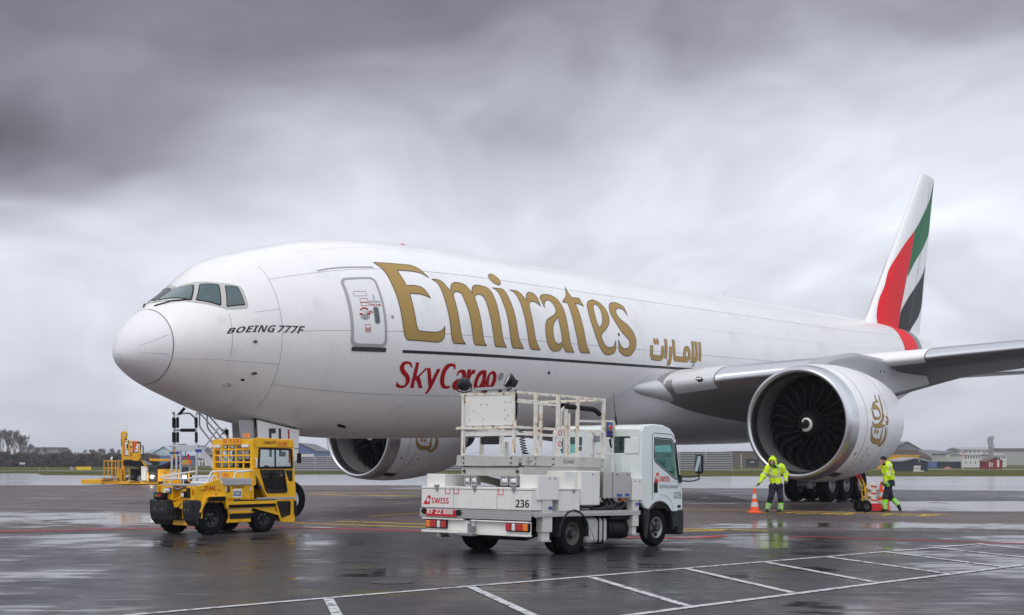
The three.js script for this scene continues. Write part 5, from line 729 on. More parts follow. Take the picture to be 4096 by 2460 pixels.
  // tread-plate deck and hand rails
  bx('deck_plate', MT.treadAlu, -.43, 1.18, 1.1, 1.13, -1.28, -.02, .005); sl('side_tread', MT.treadAlu, [[.26, 1.28], [1.12, 1.26], [1.12, 1.11], [.36, 1.11]], .0, .03, .006); { const g = new G(); for (let k = 0; k < 24; k++) for (let r = 0; r < 3; r++) g.box(.05, .016, .008, .34 + k * .032, 1.14 + r * .045, .031, 0, 0, (k + r) % 2 ? .7 : -.7); for (let k = 0; k < 40; k++) g.box(.008, .014, .04, -.432, 1.115, -1.25 + k * .031, (k % 2 ? .7 : -.7)); for (let k = 0; k < 22; k++) for (let r = 0; r < 16; r++) g.box(.035, .006, .012, -.4 + k * .07, 1.132, -1.24 + r * .078, 0, (k + r) % 2 ? .8 : -.8); g.mesh('tread_studs', MT.treadAlu, t).userData.kind = 'stuff'; }
  const rail = (P) => new G().tube(P, .02, 8).mesh('hand_rail', MT.whiteTube, t);
  rail([[.7, 1.42, -1.5], [-.3, 1.3, -1.48], [-.38, 1.26, -1.2], [-.38, 1.26, -.35], [-.3, 1.3, -.1], [.15, 1.32, -.05], [.25, 1.13, -.05]]); rail([[-.1, 1.12, -.06], [.05, 1.42, -.06], [.9, 1.44, -.06], [1.1, 1.44, -.08]]); rail([[.62, 1.12, -.05], [.7, 1.4, -.05], [1.18, 1.44, -.05]]);
  for (const [x, z] of [[-.38, -1.0], [-.38, -.5], [.0, -.06], [.3, -.06], [-.2, -1.48], [.9, -.06]]) new G().rod([x, 1.11, z], [x, x > .2 ? 1.43 : 1.27, z], .014).mesh('rail_post', MT.whiteTube, t);
  bx('load_sheet', MT.lensWhite, .3, .9, 1.13, 1.19, -1.2, -.5, .03);
  // cab
  const cab = new THREE.Group(); cab.name = 'cab'; t.add(cab); const pc = (nm, m, ...a) => bx(nm, m, ...a, .012, cab);
  pc('roof', Y, 1.18, 2.36, 2.02, 2.17, -1.54, 0); sl('roof_edge', Y, [[1.2, 2.18], [1.32, 2.2], [2.3, 2.16], [2.38, 2.1], [2.38, 1.97], [1.24, 1.97]], -.02, .02, .01, cab);
  pc('cab_post', Y, 1.18, 1.27, 1.1, 2.04, -.1, -.01); pc('cab_post', Y, 1.18, 1.27, 1.1, 2.04, -1.53, -1.44); pc('rear_sill', Y, 1.18, 1.26, 1.1, 1.46, -1.44, -.1);
  // barred rear opening: uprights and cross bars with square gaps
  for (let k = 0; k <= 5; k++) pc('grille_bar', Y, 1.18, 1.22, 1.46, k > 0 && k < 5 ? 2.05 : 1.94, -1.47 + k * .268, -1.43 + k * .268); for (const y of [1.475, 1.63, 1.785, 1.925]) pc('grille_bar', Y, 1.175, 1.215, y - .02, y + .02, -1.46, -.1);
  pc('grille_panel', Y, 1.18, 1.22, 1.94, 2.06, -1.45, -1.14); pc('grille_panel', Y, 1.18, 1.22, 1.94, 2.06, -.41, -.1); for (const z of [-1.3, -.26]) pc('strip_lamp', MT.lensWhite, 1.13, 1.18, 1.97, 2.04, z - .12, z + .12);
  { const p = pc('number_board', mat([.85, .4, .02], .5), 1.15, 1.17, 2.04, 2.19, -1.1, -.44); new G().add(textGeo('RF 10 438', .1, { f: fontR, fit: .58 }), at(1.147, 2.07, -1.06, -Math.PI / 2)).mesh('lettering', MT.letterRed, cab); }
  { const p = pc('number_board', mat([.85, .42, .02], .5), 1.16, 1.178, 1.26, 1.39, -1.3, -.9); new G().add(textGeo('DHL 008', .1, { f: fontR, fit: .36 }), at(1.157, 1.28, -1.28, -Math.PI / 2)).mesh('lettering', MT.letterRed, cab); }
  new G().cyl(.09, .085, .1, 1.3, 2.25, -.4, 'y', 18).mesh('beacon', MT.amber, cab); new G().box(.16, .02, .2, 1.3, 2.19, -.4).tube([[1.2, 2.19, -.5], [1.2, 2.32, -.5], [1.2, 2.32, -.3], [1.2, 2.19, -.3]], .008, 5).mesh('beacon_guard', MT.greyMetal, cab);
  // cab sides: door frame with window, lower pane, kick pane
  const dw = [[1.36, 1.95], [2.3, 1.93], [2.33, 1.5], [1.33, 1.5]], dg = [[1.38, 1.44], [2.08, 1.44], [2.17, .95], [2.14, .92], [1.6, .92], [1.54, .98]], kg = [[1.88, .7], [2.27, .7], [2.26, .4], [2.02, .34]];
  for (const [a, b, s] of [[-.04, 0, 1], [-1.54, -1.5, -1]]) {
    sl('cab_side', Y, [[1.24, 1.98], [2.37, 1.97], [2.43, 1.2], [2.45, .95], [2.42, .2], [2.0, .22], [1.8, .7], [1.58, .72], [1.22, 1.35]], a, b, .008, cab, [dw, dg, kg]);
    const zg = s > 0 ? -.012 : -1.528, zo = s > 0 ? .003 : -1.543, pane = (nm, P, m) => new G().add(new THREE.ShapeGeometry(new THREE.Shape(P.map((p) => new THREE.Vector2(...p)))), at(0, 0, zg)).mesh(nm, m, cab), fr = (nm, P, w, m) => { const g = new G(); P.forEach((p, i) => { const q = P[(i + 1) % P.length]; g.bar([p[0], p[1], zo], [q[0], q[1], zo], .02, w); }); g.mesh(nm, m, cab); };
    pane('side_window', dw, MT.clearPane); pane('door_pane', dg, MT.smokePane); pane('kick_pane', kg, MT.smokePane); fr('window_seal', dw, .05, MT.black); fr('pane_seal', dg, .03, MT.black); fr('kick_seal', kg, .03, MT.black); new G().box(.035, .42, .02, 1.82, 1.72, zo).mesh('window_divider', MT.black, cab); new G().slab([[2.12, 1.44], [2.34, 1.44], [2.34, 1.18], [2.24, 1.18]], zo - .004, zo + .004, .001).mesh('vent_panel', MT.black, cab);
    new G().bar([1.28, .79, zo], [2.4, .78, zo], .02, .05).mesh('door_strip', MT.greyPaint, cab); new G().box(.06, .07, .05, 1.36, 1.06, zo + .01 * s, 0, 0, 0, .01).mesh('door_latch', MT.darkMetal, cab); new G().tube([[1.24, 1.72, zo], [1.23, 1.7, zo + .05 * s], [1.23, 1.52, zo + .05 * s], [1.24, 1.5, zo]], .016, 7).mesh('grab_handle', MT.whiteTube, cab);
    new G().bar([1.26, 1.3, zo], [1.6, .75, zo], .012, .02).mesh('door_edge', MT.black, cab);
    new G().box(.07, .34, .03, 2.42, .55, zo + .012 * s, 0, 0, 0, .006).mesh('corner_guard', MT.black, cab);
    new G().box(.04, .24, .14, 2.48, 1.72, zo + .08 * s, 0, 0, 0, .02).mesh('mirror', MT.black, cab); new G().tube([[2.4, 1.95, zo], [2.48, 1.95, zo + .06 * s], [2.48, 1.84, zo + .08 * s]], .01, 5).mesh('mirror_arm', MT.black, cab);
  }
  new G().add(textGeo('CHARLATTE', .07, { fit: .36 }), at(1.46, 2.05, .024)).mesh('lettering', MT.letterBlack, cab); { pc('number_board', mat([.85, .42, .02], .5), 1.86, 2.16, 2.0, 2.12, .021, .026); new G().add(textGeo('DHL 008', .095, { f: fontR, fit: .28 }), at(1.87, 2.015, .03)).mesh('lettering', MT.letterRed, cab); }
  pc('front_wall', Y, 2.38, 2.44, .22, 1.3, -1.5, -.04); new G().add(new THREE.PlaneGeometry(1.42, .72), at(2.4, 1.64, -.77, Math.PI / 2)).mesh('windscreen', MT.clearPane, cab); pc('floor', MT.black, 1.26, 2.38, .7, .74, -1.49, -.05);
  { const s = new THREE.Group(); s.name = 'seat'; t.add(s); new G().box(.45, .14, .5, 1.6, 1.08, -.5, 0, 0, 0, .04).mesh('cushion', MT.black, s); new G().box(.12, .55, .48, 1.4, 1.42, -.5, 0, 0, .1, .05).mesh('backrest', MT.black, s); }
  new G().add(new THREE.TorusGeometry(.17, .015, 7, 24), at(2.05, 1.4, -.5, Math.PI / 2, -.6)).rod([2.05, 1.4, -.5], [2.3, 1.0, -.5], .025).mesh('steering_wheel', MT.black, t); bx('dashboard', MT.black, 2.2, 2.37, 1.0, 1.26, -1.4, -.15, .03);
  // lettering on the side
  const wr = (s, size, x, y, m, o = {}) => new G().add(textGeo(s, size, o), at(x, y, .004)).mesh('lettering', m, t);
  wr('DHL', .105, -.2, 1.0, MT.letterRed, { fit: .32, skew: .35 }); for (const y of [.985, 1.0, 1.015]) { bx('logo_stripe', MT.letterRed, -.28, -.21, y, y + .006, .002, .005, 0); bx('logo_stripe', MT.letterRed, .17, .25, y, y + .006, .002, .005, 0); }
  new G().add(textGeo('8', .13, { f: fontR, sx: .95 }), at(-.446, .9, -.1, -Math.PI / 2)).mesh('lettering', MT.letterRed, t); wr('CHARLATTE', .055, .66, 1.04, MT.letterBlack, { fit: .26 }); new G().add(new THREE.TorusGeometry(.03, .008, 4, 4), at(.61, 1.065, .004)).mesh('logo', MT.letterBlack, t);
  bx('rental_sign', MT.letterWhite, .6, .84, .83, 1.02, .001, .004, 0); bx('rental_panel', mat([.13, .18, .28], .5), .615, .825, .86, .975, .004, .006, 0); new G().add(textGeo('LEJE', .05, { fit: .13 }), at(.65, .9, .008)).mesh('lettering', MT.letterWhite, t); wr('TOYOTA MATERIAL HANDLING', .05, .48, .52, MT.paleInk, { f: fontR, fit: .66 });
  for (const x of [.42, 1.1]) { new G().box(.03, .1, .02, x, 1.02, .008, 0, 0, 0, .006).mesh('cover_clip', MT.lensWhite, t); } new G().box(.08, .13, .03, .46, 1.02, .012, 0, 0, 0, .01).mesh('cover_latch', MT.darkMetal, t); new G().box(1.0, .006, .004, .72, .72, .003).mesh('panel_gap', MT.black, t); new G().box(.006, .36, .004, 1.12, .94, .003).mesh('panel_gap', MT.black, t);
  for (const [x, y] of [[.1, .9], [1.3, .78]]) bx('side_marker', MT.redLens, x, x + .06, y, y + .02, .001, .008, 0);
}

// ================================================================ aluminium access steps with foam-padded rails under the nose
const steps = thing('access_steps', 'aluminium mobile access steps with black foam padded rails below the nose', 'steps', [-9.02, 0, -34.6], 0);
{
  const t = steps, k = 34.6 / 5164, X = (u) => (u - 2048) * k + 9.02, Yv = (v) => EYE + (1840 - v) * k, yp = Yv(1800), yt = Yv(1655);
  const P = (u) => X(u);
  for (const [u, z] of [[702, .35], [720, .35], [702, -.55], [800, .35]]) new G().bar([P(u), .02, z], [P(u), yp + .12, z], .07, .05).mesh('upright', MT.alu, t);
  new G().box(P(806) - P(718), .17, .04, (P(806) + P(718)) / 2, yp + .05, .37, 0, 0, 0, .008).mesh('platform_beam', MT.alu, t); new G().box(P(806) - P(690), .04, .95, (P(806) + P(690)) / 2, yp + .1, -.1, 0, 0, 0, .006).mesh('platform_floor', MT.treadAlu, t);
  for (const u of [702, 722]) new G().box(.1, .06, .1, P(u), yp - .08, .35, 0, 0, 0, .01).mesh('corner_joint', MT.blue, t); new G().box(.16, .08, .1, P(808), yp - .02, .36, 0, 0, 0, .01).mesh('corner_joint', MT.blue, t);
  bx0('brace_panel', mat([.7, .71, .72], .45), P(698), P(722), .62, 1.35, .38, .39);
  function bx0(nm, m, x0, x1, y0, y1, z0, z1) { return new G().span(x0, x1, y0, y1, z0, z1, .006).mesh(nm, m, t); }
  const rail = (pts) => new G().tube(pts, .022, 8).mesh('hand_rail', MT.greyMetal, t), pad = (a, b, r = .04) => new G().rod(a, b, r, 12).mesh('foam_pad', MT.foam, t);
  const y1 = Yv(1657), ymid = Yv(1722);
  for (const [u, z] of [[690, -.2], [708, .35], [724, .35], [798, .35]]) { pad([P(u), yp + .2, z], [P(u), Yv(1730), z]); pad([P(u), Yv(1712), z], [P(u), Yv(1672), z]); new G().rod([P(u), yp, z], [P(u), y1, z], .022).mesh('rail_post', MT.alu, t); }
  rail([[P(690), y1, -.2], [P(690), Yv(1652), 0], [P(708), Yv(1652), .3], [P(708), y1, .35]]); rail([[P(724), y1, .35], [P(728), Yv(1657), .35], [P(770), Yv(1654), .3], [P(780), Yv(1672), .0], [P(779), yp, -.2]]); pad([P(730), Yv(1660), .35], [P(752), Yv(1634), .35]); pad([P(736), ymid, .35], [P(792), ymid, .35], .045); rail([[P(690), ymid, -.2], [P(708), ymid, .35], [P(724), ymid, .35], [P(800), ymid, .35]]);
  // flight of steps up to the right with two hand rails
  const x0 = P(806), x1 = P(930), zA = .2, zB = -.5, sl = -.62; // the flight goes down to the right and away
  for (const z of [.36, -.5]) { new G().bar([x0, yp + .05, z], [x0 + 1.55, .25, z - .1], .05, .16).mesh('stringer', MT.alu, t); rail([[x0 - .05, Yv(1654), z], [x0 + .05, Yv(1655), z], [x0 + 1.5, 1.25, z - .1], [x0 + 1.5, .4, z - .1]]); rail([[x0 + .02, Yv(1656), z - .06], [x0 + .02, Yv(1708), z - .06], [x0 + 1.3, .95, z - .1]]); new G().rod([x0 + .1, yp - .02, z], [x0 + .55, 2.55, z], .02).rod([x0 + .5, 1.5, z], [x0 + .75, 2.2, z], .02).mesh('rail_brace', MT.alu, t); }
  for (let i = 1; i < 9; i++) new G().box(.22, .03, .8, x0 + i * .172, yp + .05 - i * .185, -.08 - i * .01, 0, 0, 0, .006).mesh('step_tread', MT.treadAlu, t);
  for (const [x, z] of [[P(702), .4], [P(702), -.6], [x0 + 1.5, .3], [x0 + 1.5, -.6]]) { new G().cyl(.1, .1, .06, x, .1, z, 'z', 16).mesh('castor', MT.rubber, t); }
  new G().bar([P(702), .2, .4], [x0 + 1.5, .2, .3], .06, .06).bar([P(702), .2, -.6], [x0 + 1.5, .2, -.6], .06, .06).mesh('base_frame', MT.alu, t);
}

// ================================================================ people: distance fields of tapered limbs, meshed, with clothing over one continuous body
function fieldGeo(sdf, lo, hi, cell) {
  const c = lo.map((v, i) => (v + hi[i]) / 2), half = Math.max(...lo.map((v, i) => hi[i] - v)) / 2 + cell * 2, N = Math.ceil(half * 2 / cell) + 3, mc = new MarchingCubes(N, MT.black, false, false, 120000);
  mc.isolation = 0; const hs = N / 2; let k = 0; const m = cell * 3;
  for (let z = 0; z < N; z++) for (let y = 0; y < N; y++) for (let x = 0; x < N; x++) {
    const px = c[0] + (x - hs) / hs * half, py = c[1] + (y - hs) / hs * half, pz = c[2] + (z - hs) / hs * half;
    mc.field[k++] = px < lo[0] - m || px > hi[0] + m || py < lo[1] - m || py > hi[1] + m || pz < lo[2] - m || pz > hi[2] + m ? -1 : -sdf(px, py, pz);
  }
  mc.update(); const n = mc.count, p = mc.positionArray.slice(0, n * 3);
  for (let i = 0; i < n * 3; i++) p[i] = p[i] * half + c[i % 3];
  let g = new THREE.BufferGeometry(); g.setAttribute('position', new THREE.BufferAttribute(p, 3)); g = mergeVertices(g, cell * .02);
  // face outwards: compare one face with the field's slope
  const I = g.index.array, P = g.attributes.position; let vote = 0;
  for (let t = 0; t < I.length; t += Math.max(3, Math.floor(I.length / 300) * 3)) { const a = V().fromBufferAttribute(P, I[t]), b = V().fromBufferAttribute(P, I[t + 1]), d = V().fromBufferAttribute(P, I[t + 2]), q = a.clone().add(b).add(d).divideScalar(3), nn = b.sub(a).cross(d.sub(a)).normalize(); const e = .01; vote += sdf(q.x + nn.x * e, q.y + nn.y * e, q.z + nn.z * e) > sdf(q.x - nn.x * e, q.y - nn.y * e, q.z - nn.z * e) ? 1 : -1; }
  if (vote < 0) for (let t = 0; t < I.length; t += 3) { const s = I[t]; I[t] = I[t + 1]; I[t + 1] = s; }
  g.computeVertexNormals(); return g;
}
const capsule = (px, py, pz, a, b, ra, rb) => { const bx = b[0] - a[0], by = b[1] - a[1], bz = b[2] - a[2], ax = px - a[0], ay = py - a[1], az = pz - a[2], h = clamp((ax * bx + ay * by + az * bz) / (bx * bx + by * by + bz * bz)); return Math.hypot(ax - bx * h, ay - by * h, az - bz * h) - (ra + (rb - ra) * h); };
const smin = (a, b, k) => { const h = Math.max(k - Math.abs(a - b), 0) / k; return Math.min(a, b) - h * h * k * .25; };
const field = (bones, k = .05) => (x, y, z) => { let d = 9; for (const [a, b, ra, rb, sx] of bones) d = smin(d, sx ? capsule(x, y, (z - a[2]) / sx + a[2], a, [b[0], b[1], a[2] + (b[2] - a[2]) / sx], ra, rb) : capsule(x, y, z, a, b, ra, rb), k); return d; };
const bounds = (bones) => { const lo = [9, 9, 9], hi = [-9, -9, -9]; for (const [a, b, ra, rb] of bones) for (const [p, r] of [[a, ra], [b, rb]]) for (let i = 0; i < 3; i++) { lo[i] = Math.min(lo[i], p[i] - r * 1.25 - .02); hi[i] = Math.max(hi[i], p[i] + r * 1.25 + .02); } return [lo, hi]; };
function coloured(name, g, fn, m, parent) { if (fn) { const p = g.attributes.position, c = new Float32Array(p.count * 3); for (let i = 0; i < p.count; i++) { const q = fn(p.getX(i), p.getY(i), p.getZ(i)), w = .8 + .4 * fbm(p.getX(i) * 7 + 3, p.getY(i) * 7 + p.getZ(i) * 5, 3); c.set(q.map((a) => a * w), i * 3); } g.setAttribute('color', new THREE.BufferAttribute(c, 3)); } const o = shadows(new THREE.Mesh(g, m)); o.name = name; parent.add(o); return o; }
const cloth = mat([1, 1, 1], .85, 0, { vertexColors: true, sheen: .2 }), skinM = mat([.48, .27, .19], .55), hairM = mat([.02, .016, .014], .8);
const HV = [.6, .86, .012], BAND = [.5, .51, .5], NAVY = [.012, .014, .03], BLK = [.012, .012, .014], LIME = [.24, .8, .03];
const wrinkle = (x, y, z) => (fbm(x * 14 + y * 5 + 40, y * 11 + z * 12 + 40, 3) - .5) * .034;
const mid = (a, b, t) => a.map((v, i) => lerp(v, b[i], t));
const near = (x, y, z, a, b) => { const bx = b[0] - a[0], by = b[1] - a[1], bz = b[2] - a[2]; const t = clamp(((x - a[0]) * bx + (y - a[1]) * by + (z - a[2]) * bz) / (bx * bx + by * by + bz * bz)); return [t, Math.hypot(x - a[0] - bx * t, y - a[1] - by * t, z - a[2] - bz * t)]; };
function person(label, at0, J, o) {
  const P = thing('person', label, 'person', at0, o.turn || 0, 'ramp workers in yellow jackets');
  const { head, neck, chest, waist, pelvis, sh, el, wr, hip, kn, an, toe } = J;
  // one continuous body
  const handBones = (i) => {
    const w = wr[i], d = V(w[0] - el[i][0], w[1] - el[i][1], w[2] - el[i][2]).normalize(), side = V(...(o.palm[i])).normalize(), n = V().crossVectors(d, side).normalize(), s2 = V().crossVectors(n, d).normalize(), pt = (f, s, u) => [w[0] + d.x * f + s2.x * s + n.x * u, w[1] + d.y * f + s2.y * s + n.y * u, w[2] + d.z * f + s2.z * s + n.z * u];
    const B = [[pt(0, 0, 0), pt(.05, 0, 0), .032, .036], [pt(.03, -.022, 0), pt(.085, -.028, 0), .02, .018], [pt(.03, .022, 0), pt(.085, .028, 0), .02, .018]];
    [[-.033, .062], [-.011, .078], [.011, .074], [.033, .056]].forEach(([s, L], k) => { const c = o.curl[i], a = pt(.085, s, 0), b = pt(.085 + L * .5 * Math.cos(c), s * 1.2, L * .5 * Math.sin(c)), e = pt(.085 + L * .5 * Math.cos(c) + L * .5 * Math.cos(c * 2.2), s * 1.3, L * .5 * Math.sin(c) + L * .5 * Math.sin(c * 2.2)); B.push([a, b, .0105, .0098], [b, e, .0098, .0085]); });
    const ts = o.thumb[i]; B.push([pt(.02, ts * .03, .005), pt(.06, ts * .062, .02), .015, .012], [pt(.06, ts * .062, .02), pt(.09, ts * .066, .03), .012, .01]); return B;
  };
  const torso = [[pelvis, waist, .125, .12], [waist, chest, .12, .14], [chest, neck, .13, .06], [neck, head, .055, .07]];
  const limbs = []; for (const i of [0, 1]) limbs.push([mid(chest, neck, .6), sh[i], .07, .07], [sh[i], el[i], .056, .045], [el[i], wr[i], .045, .03], [mid(pelvis, hip[i], .5), hip[i], .1, .095], [hip[i], kn[i], .085, .06], [kn[i], an[i], .058, .04], [an[i], toe[i], .04, .035]);
  const f0 = V(...o.face).normalize(), hd = (a, b, c) => [head[0] + f0.x * a + -f0.z * c, head[1] + b, head[2] + f0.z * a + f0.x * c];
  const skull = [[hd(-.015, .04, 0), hd(.015, .02, 0), .088, .086], [hd(.03, -.06, 0), hd(.02, .0, 0), .058, .075], [hd(.095, -.005, 0), hd(.108, -.03, 0), .011, .016], [hd(.08, -.075, 0), hd(.075, -.07, 0), .03, .03], [hd(-.005, -.01, .085), hd(-.005, .015, .088), .014, .016], [hd(-.005, -.01, -.085), hd(-.005, .015, -.088), .014, .016]];
  const all = [...torso, ...limbs], body = fieldGeo(field(all, .06), ...bounds(all), .016), hg = fieldGeo(field(skull, .025), ...bounds(skull), .005), parts = [body, hg];
  const gl = [0, 1].map((i) => fieldGeo(field(handBones(i), .012), ...bounds(handBones(i)), .0045)); parts.push(...gl.map((g) => g.clone()));
  const bm = shadows(new THREE.Mesh(mergeGeometries(parts.map(clean)), skinM)); bm.name = 'body'; P.add(bm);
  for (const s of [-1, 1]) { const e = hd(.086, .012, s * .032); new G().ball(.012, ...e, 1, .7, 1, 8).mesh('eye', MT.black, P); const b = hd(.09, .03, s * .032); new G().ball(.014, ...b, 1.2, .35, 1.2, 8).mesh('eyebrow', hairM, P); }
  { const b = hd(.083, -.052, 0); new G().ball(.02, ...b, .5, .22, 1.1, 8).mesh('mouth', mat([.3, .1, .09], .6), P); }
  // gloves grow a little over the hands
  [0, 1].forEach((i) => { const B = handBones(i).map(([a, b, ra, rb]) => [a, b, ra + .003, rb + .003]); B.push([mid(wr[i], el[i], .12), wr[i], .04, .036]); coloured('glove', fieldGeo(field(B, .012), ...bounds(B), .0045), (x, y, z) => fbm(x * 60, y * 60 + z * 40, 2) > .56 ? [.25, .26, .27] : BLK, cloth, P); });
  // trousers
  const tr = []; for (const i of [0, 1]) tr.push([mid(pelvis, hip[i], .3), hip[i], .13, .125], [hip[i], kn[i], .115, .085], [kn[i], mid(kn[i], an[i], .93), .088, .08]);
  tr.push([pelvis, waist, .15, .145]);
  const tf = field(tr, .05); coloured('trousers', fieldGeo((x, y, z) => tf(x, y, z) + wrinkle(x, y, z), ...bounds(tr), .012), (x, y, z) => { let best = [0, 9], w = 0; for (const i of [0, 1]) { const q = near(x, y, z, kn[i], an[i]); if (q[1] < best[1]) { best = q; w = i; } } const t = best[0]; if (best[1] > .13 || t < .2) return best[1] < .13 && t > .02 ? BLK : NAVY; return t < o.limeFrom ? BLK : (t > .52 && t < .62) || (t > .76 && t < .88) ? BAND : LIME; }, cloth, P);
  // jacket
  const jk = [[mid(pelvis, waist, .25), waist, .185, .175, .8], [waist, chest, .175, .19, .8], [chest, mid(chest, neck, .75), .185, .11, .85]]; for (const i of [0, 1]) jk.push([mid(chest, neck, .45), sh[i], .1, .105], [sh[i], el[i], .098, .08], [el[i], mid(el[i], wr[i], .94), .082, .062]);
  const jf = field(jk, .06), hem = o.hem, open = o.openFront; coloured('jacket', fieldGeo((x, y, z) => { const d = jf(x, y, z) + wrinkle(x + 5, y, z); const inArm = Math.min(near(x, y, z, el[0], wr[0])[1], near(x, y, z, el[1], wr[1])[1], near(x, y, z, sh[0], el[0])[1], near(x, y, z, sh[1], el[1])[1]) < .12; return inArm ? d : Math.max(d, hem - y); }, ...bounds(jk), .0105), (x, y, z) => {
    for (const i of [0, 1]) { const q = near(x, y, z, el[i], wr[i]), u = near(x, y, z, sh[i], el[i]); if (q[1] < .1 && q[0] > .05) return (q[0] > .78 && q[0] < .92) ? BAND : HV; if (u[1] < .105 && u[0] > .55) return u[0] > .68 && u[0] < .86 ? BAND : HV; }
    const t = (y - hem) / (sh[0][1] * .5 + sh[1][1] * .5 - hem); if ((t > .13 && t < .22) || (t > .5 && t < .58)) return BAND;
    for (const i of [0, 1]) { const m = mid(neck, sh[i], .62); const dd = o.sideOn ? Math.abs(x - (m[0] + .02 + (1 - t) * .06)) : Math.abs(x - m[0]); if (t > .58 && dd < .028) return BAND; }
    if (o.logo && Math.hypot(x - o.logo[0], (y - o.logo[1]) * 2.2, 0) < .05 && z * o.logo[2] > 0) return [.7, .06, .03]; return HV;
  }, cloth, P);
  // boots
  for (const i of [0, 1]) { const B = [[mid(an[i], kn[i], .2), an[i], .062, .058], [an[i], toe[i], .055, .045], [[an[i][0], an[i][1] - .03, an[i][2]], [toe[i][0], toe[i][1] - .01, toe[i][2]], .05, .04]], bf = field(B, .03), lowest = Math.min(an[i][1], toe[i][1]); coloured('boot', fieldGeo((x, y, z) => Math.max(bf(x, y, z), o.flat[i] ? .004 - y : -9), ...bounds(B), .009), null, MT.bootM, P); }
  o.headwear(P, hd, head, neck);
  return P;
}
MT.bootM = mat([.014, .012, .012], .6);
person('worker in a pointed yellow hood reaching down to an orange cone', [8.34, 0, -41.2], {
  head: [-.05, 1.6, .1], neck: [0, 1.47, .05], chest: [.03, 1.28, .02], waist: [.07, 1.02, .0], pelvis: [.09, .9, 0], sh: [[-.17, 1.42, .04], [.24, 1.46, .03]], el: [[-.34, 1.16, .1], [.4, 1.25, -.02]], wr: [[-.48, .955, .18], [.39, 1.03, .08]], hip: [[-.01, .84, 0], [.19, .84, 0]], kn: [[-.1, .48, .08], [.22, .48, .04]], an: [[-.2, .1, .02], [.23, .1, 0]], toe: [[-.22, .045, .15], [.12, .045, .12]],
}, { face: [-.35, 0, 1], palm: [[.3, .2, 1], [0, 0, 1]], curl: [.35, .8], thumb: [1, -1], limeFrom: .42, hem: .8, flat: [1, 1], logo: [.13, 1.35, 1],
  headwear: (P, hd, head, neck) => {
    const B = [[hd(-.03, .07, 0), hd(-.01, .0, 0), .125, .12], [hd(-.02, .08, 0), hd(-.01, .2, 0), .1, .025], [hd(-.03, -.05, 0), neck, .12, .13], [hd(-.06, -.02, 0), hd(-.05, -.12, 0), .11, .11]], f = field(B, .04);
    const hole = [hd(.09, -.02, 0), hd(.2, -.02, 0)];
    coloured('hood', fieldGeo((x, y, z) => Math.max(f(x, y, z) + wrinkle(x, y, z) * .6, -capsule(x, y * .86 + hole[0][1] * .14, z, hole[0], hole[1], .078, .1)), ...bounds(B), .007), null, mat(HV, .85), P);
    const R = []; for (let k = 0; k <= 24; k++) { const a = k / 24 * Math.PI * 2; R.push(hd(.085, -.02 + .1 * Math.sin(a), .08 * Math.cos(a))); } new G().tube(R, .015, 6, true, 60).mesh('hood_lining', MT.black, P);
    const bd = [[hd(.07, -.08, .045), hd(.07, -.08, -.045), .03, .03], [hd(.085, -.09, 0), hd(.07, -.1, 0), .028, .03]]; coloured('beard', fieldGeo(field(bd, .02), ...bounds(bd), .006), null, hairM, P);
    const N = [[[neck[0] - .06, neck[1] + .01, neck[2] + .12], [neck[0] + .08, neck[1] + .0, neck[2] + .12], .04, .045]]; coloured('collar', fieldGeo(field(N), ...bounds(N), .008), (x) => Math.abs(x - neck[0]) > .05 ? [.1, .6, .03] : BLK, cloth, P);
  } });
person('worker in a black knit cap walking left past the hand truck', [12.1, 0, -41.9], {
  head: [-.06, 1.65, .02], neck: [.02, 1.52, .0], chest: [.1, 1.3, 0], waist: [.13, 1.08, 0], pelvis: [.13, .94, 0], sh: [[.06, 1.45, .19], [.08, 1.45, -.19]], el: [[.03, 1.17, .24], [.16, 1.18, -.24]], wr: [[-.05, .95, .23], [.06, .97, -.22]], hip: [[.11, .88, .08], [.13, .88, -.09]], kn: [[-.02, .48, .08], [.22, .47, -.09]], an: [[-.02, .1, .08], [.45, .24, -.08]], toe: [[-.15, .045, .09], [.52, .07, -.08]],
}, { face: [-1, 0, .25], palm: [[-1, 0, .2], [-1, 0, 0]], curl: [.8, .7], thumb: [1, 1], limeFrom: .05, hem: .93, flat: [1, 0], sideOn: 1, logo: [.24, 1.36, 1],
  headwear: (P, hd, head, neck) => {
    const B = [[hd(-.015, .055, 0), hd(-.005, .06, 0), .1, .098], [hd(-.03, .0, 0), hd(-.02, .04, 0), .092, .095]], f = field(B, .03); coloured('knit_cap', fieldGeo((x, y, z) => Math.max(f(x, y, z), head[1] + .01 - y + ((x - head[0]) * .35)), ...bounds(B), .007), null, mat([.015, .015, .017], .95), P);
    const C = [[[neck[0] + .0, neck[1] + .03, 0], [neck[0] + .06, neck[1] - .02, 0], .1, .13], [[neck[0] + .1, neck[1] + .02, 0], [neck[0] + .14, neck[1] - .06, 0], .1, .13]]; coloured('folded_hood', fieldGeo(field(C, .04), ...bounds(C), .01), (x) => x < neck[0] - .03 || x > neck[0] + .2 ? BLK : HV, cloth, P);
    const G1 = [[[.0, .9, .2], [.04, .86, .22], .055, .06]]; coloured('belt_pouch', fieldGeo(field(G1), ...bounds(G1), .01), (x, y) => Math.abs(y - .88) < .012 ? BLK : [.12, .75, .06], cloth, P);
    const T = [[[.13, .98, 0], [.16, .86, 0], .19, .17, .85]]; coloured('jacket_skirt', fieldGeo((x, y, z) => Math.max(field(T)(x, y, z), .84 - y), ...bounds(T), .012), () => NAVY, cloth, P);
  } });

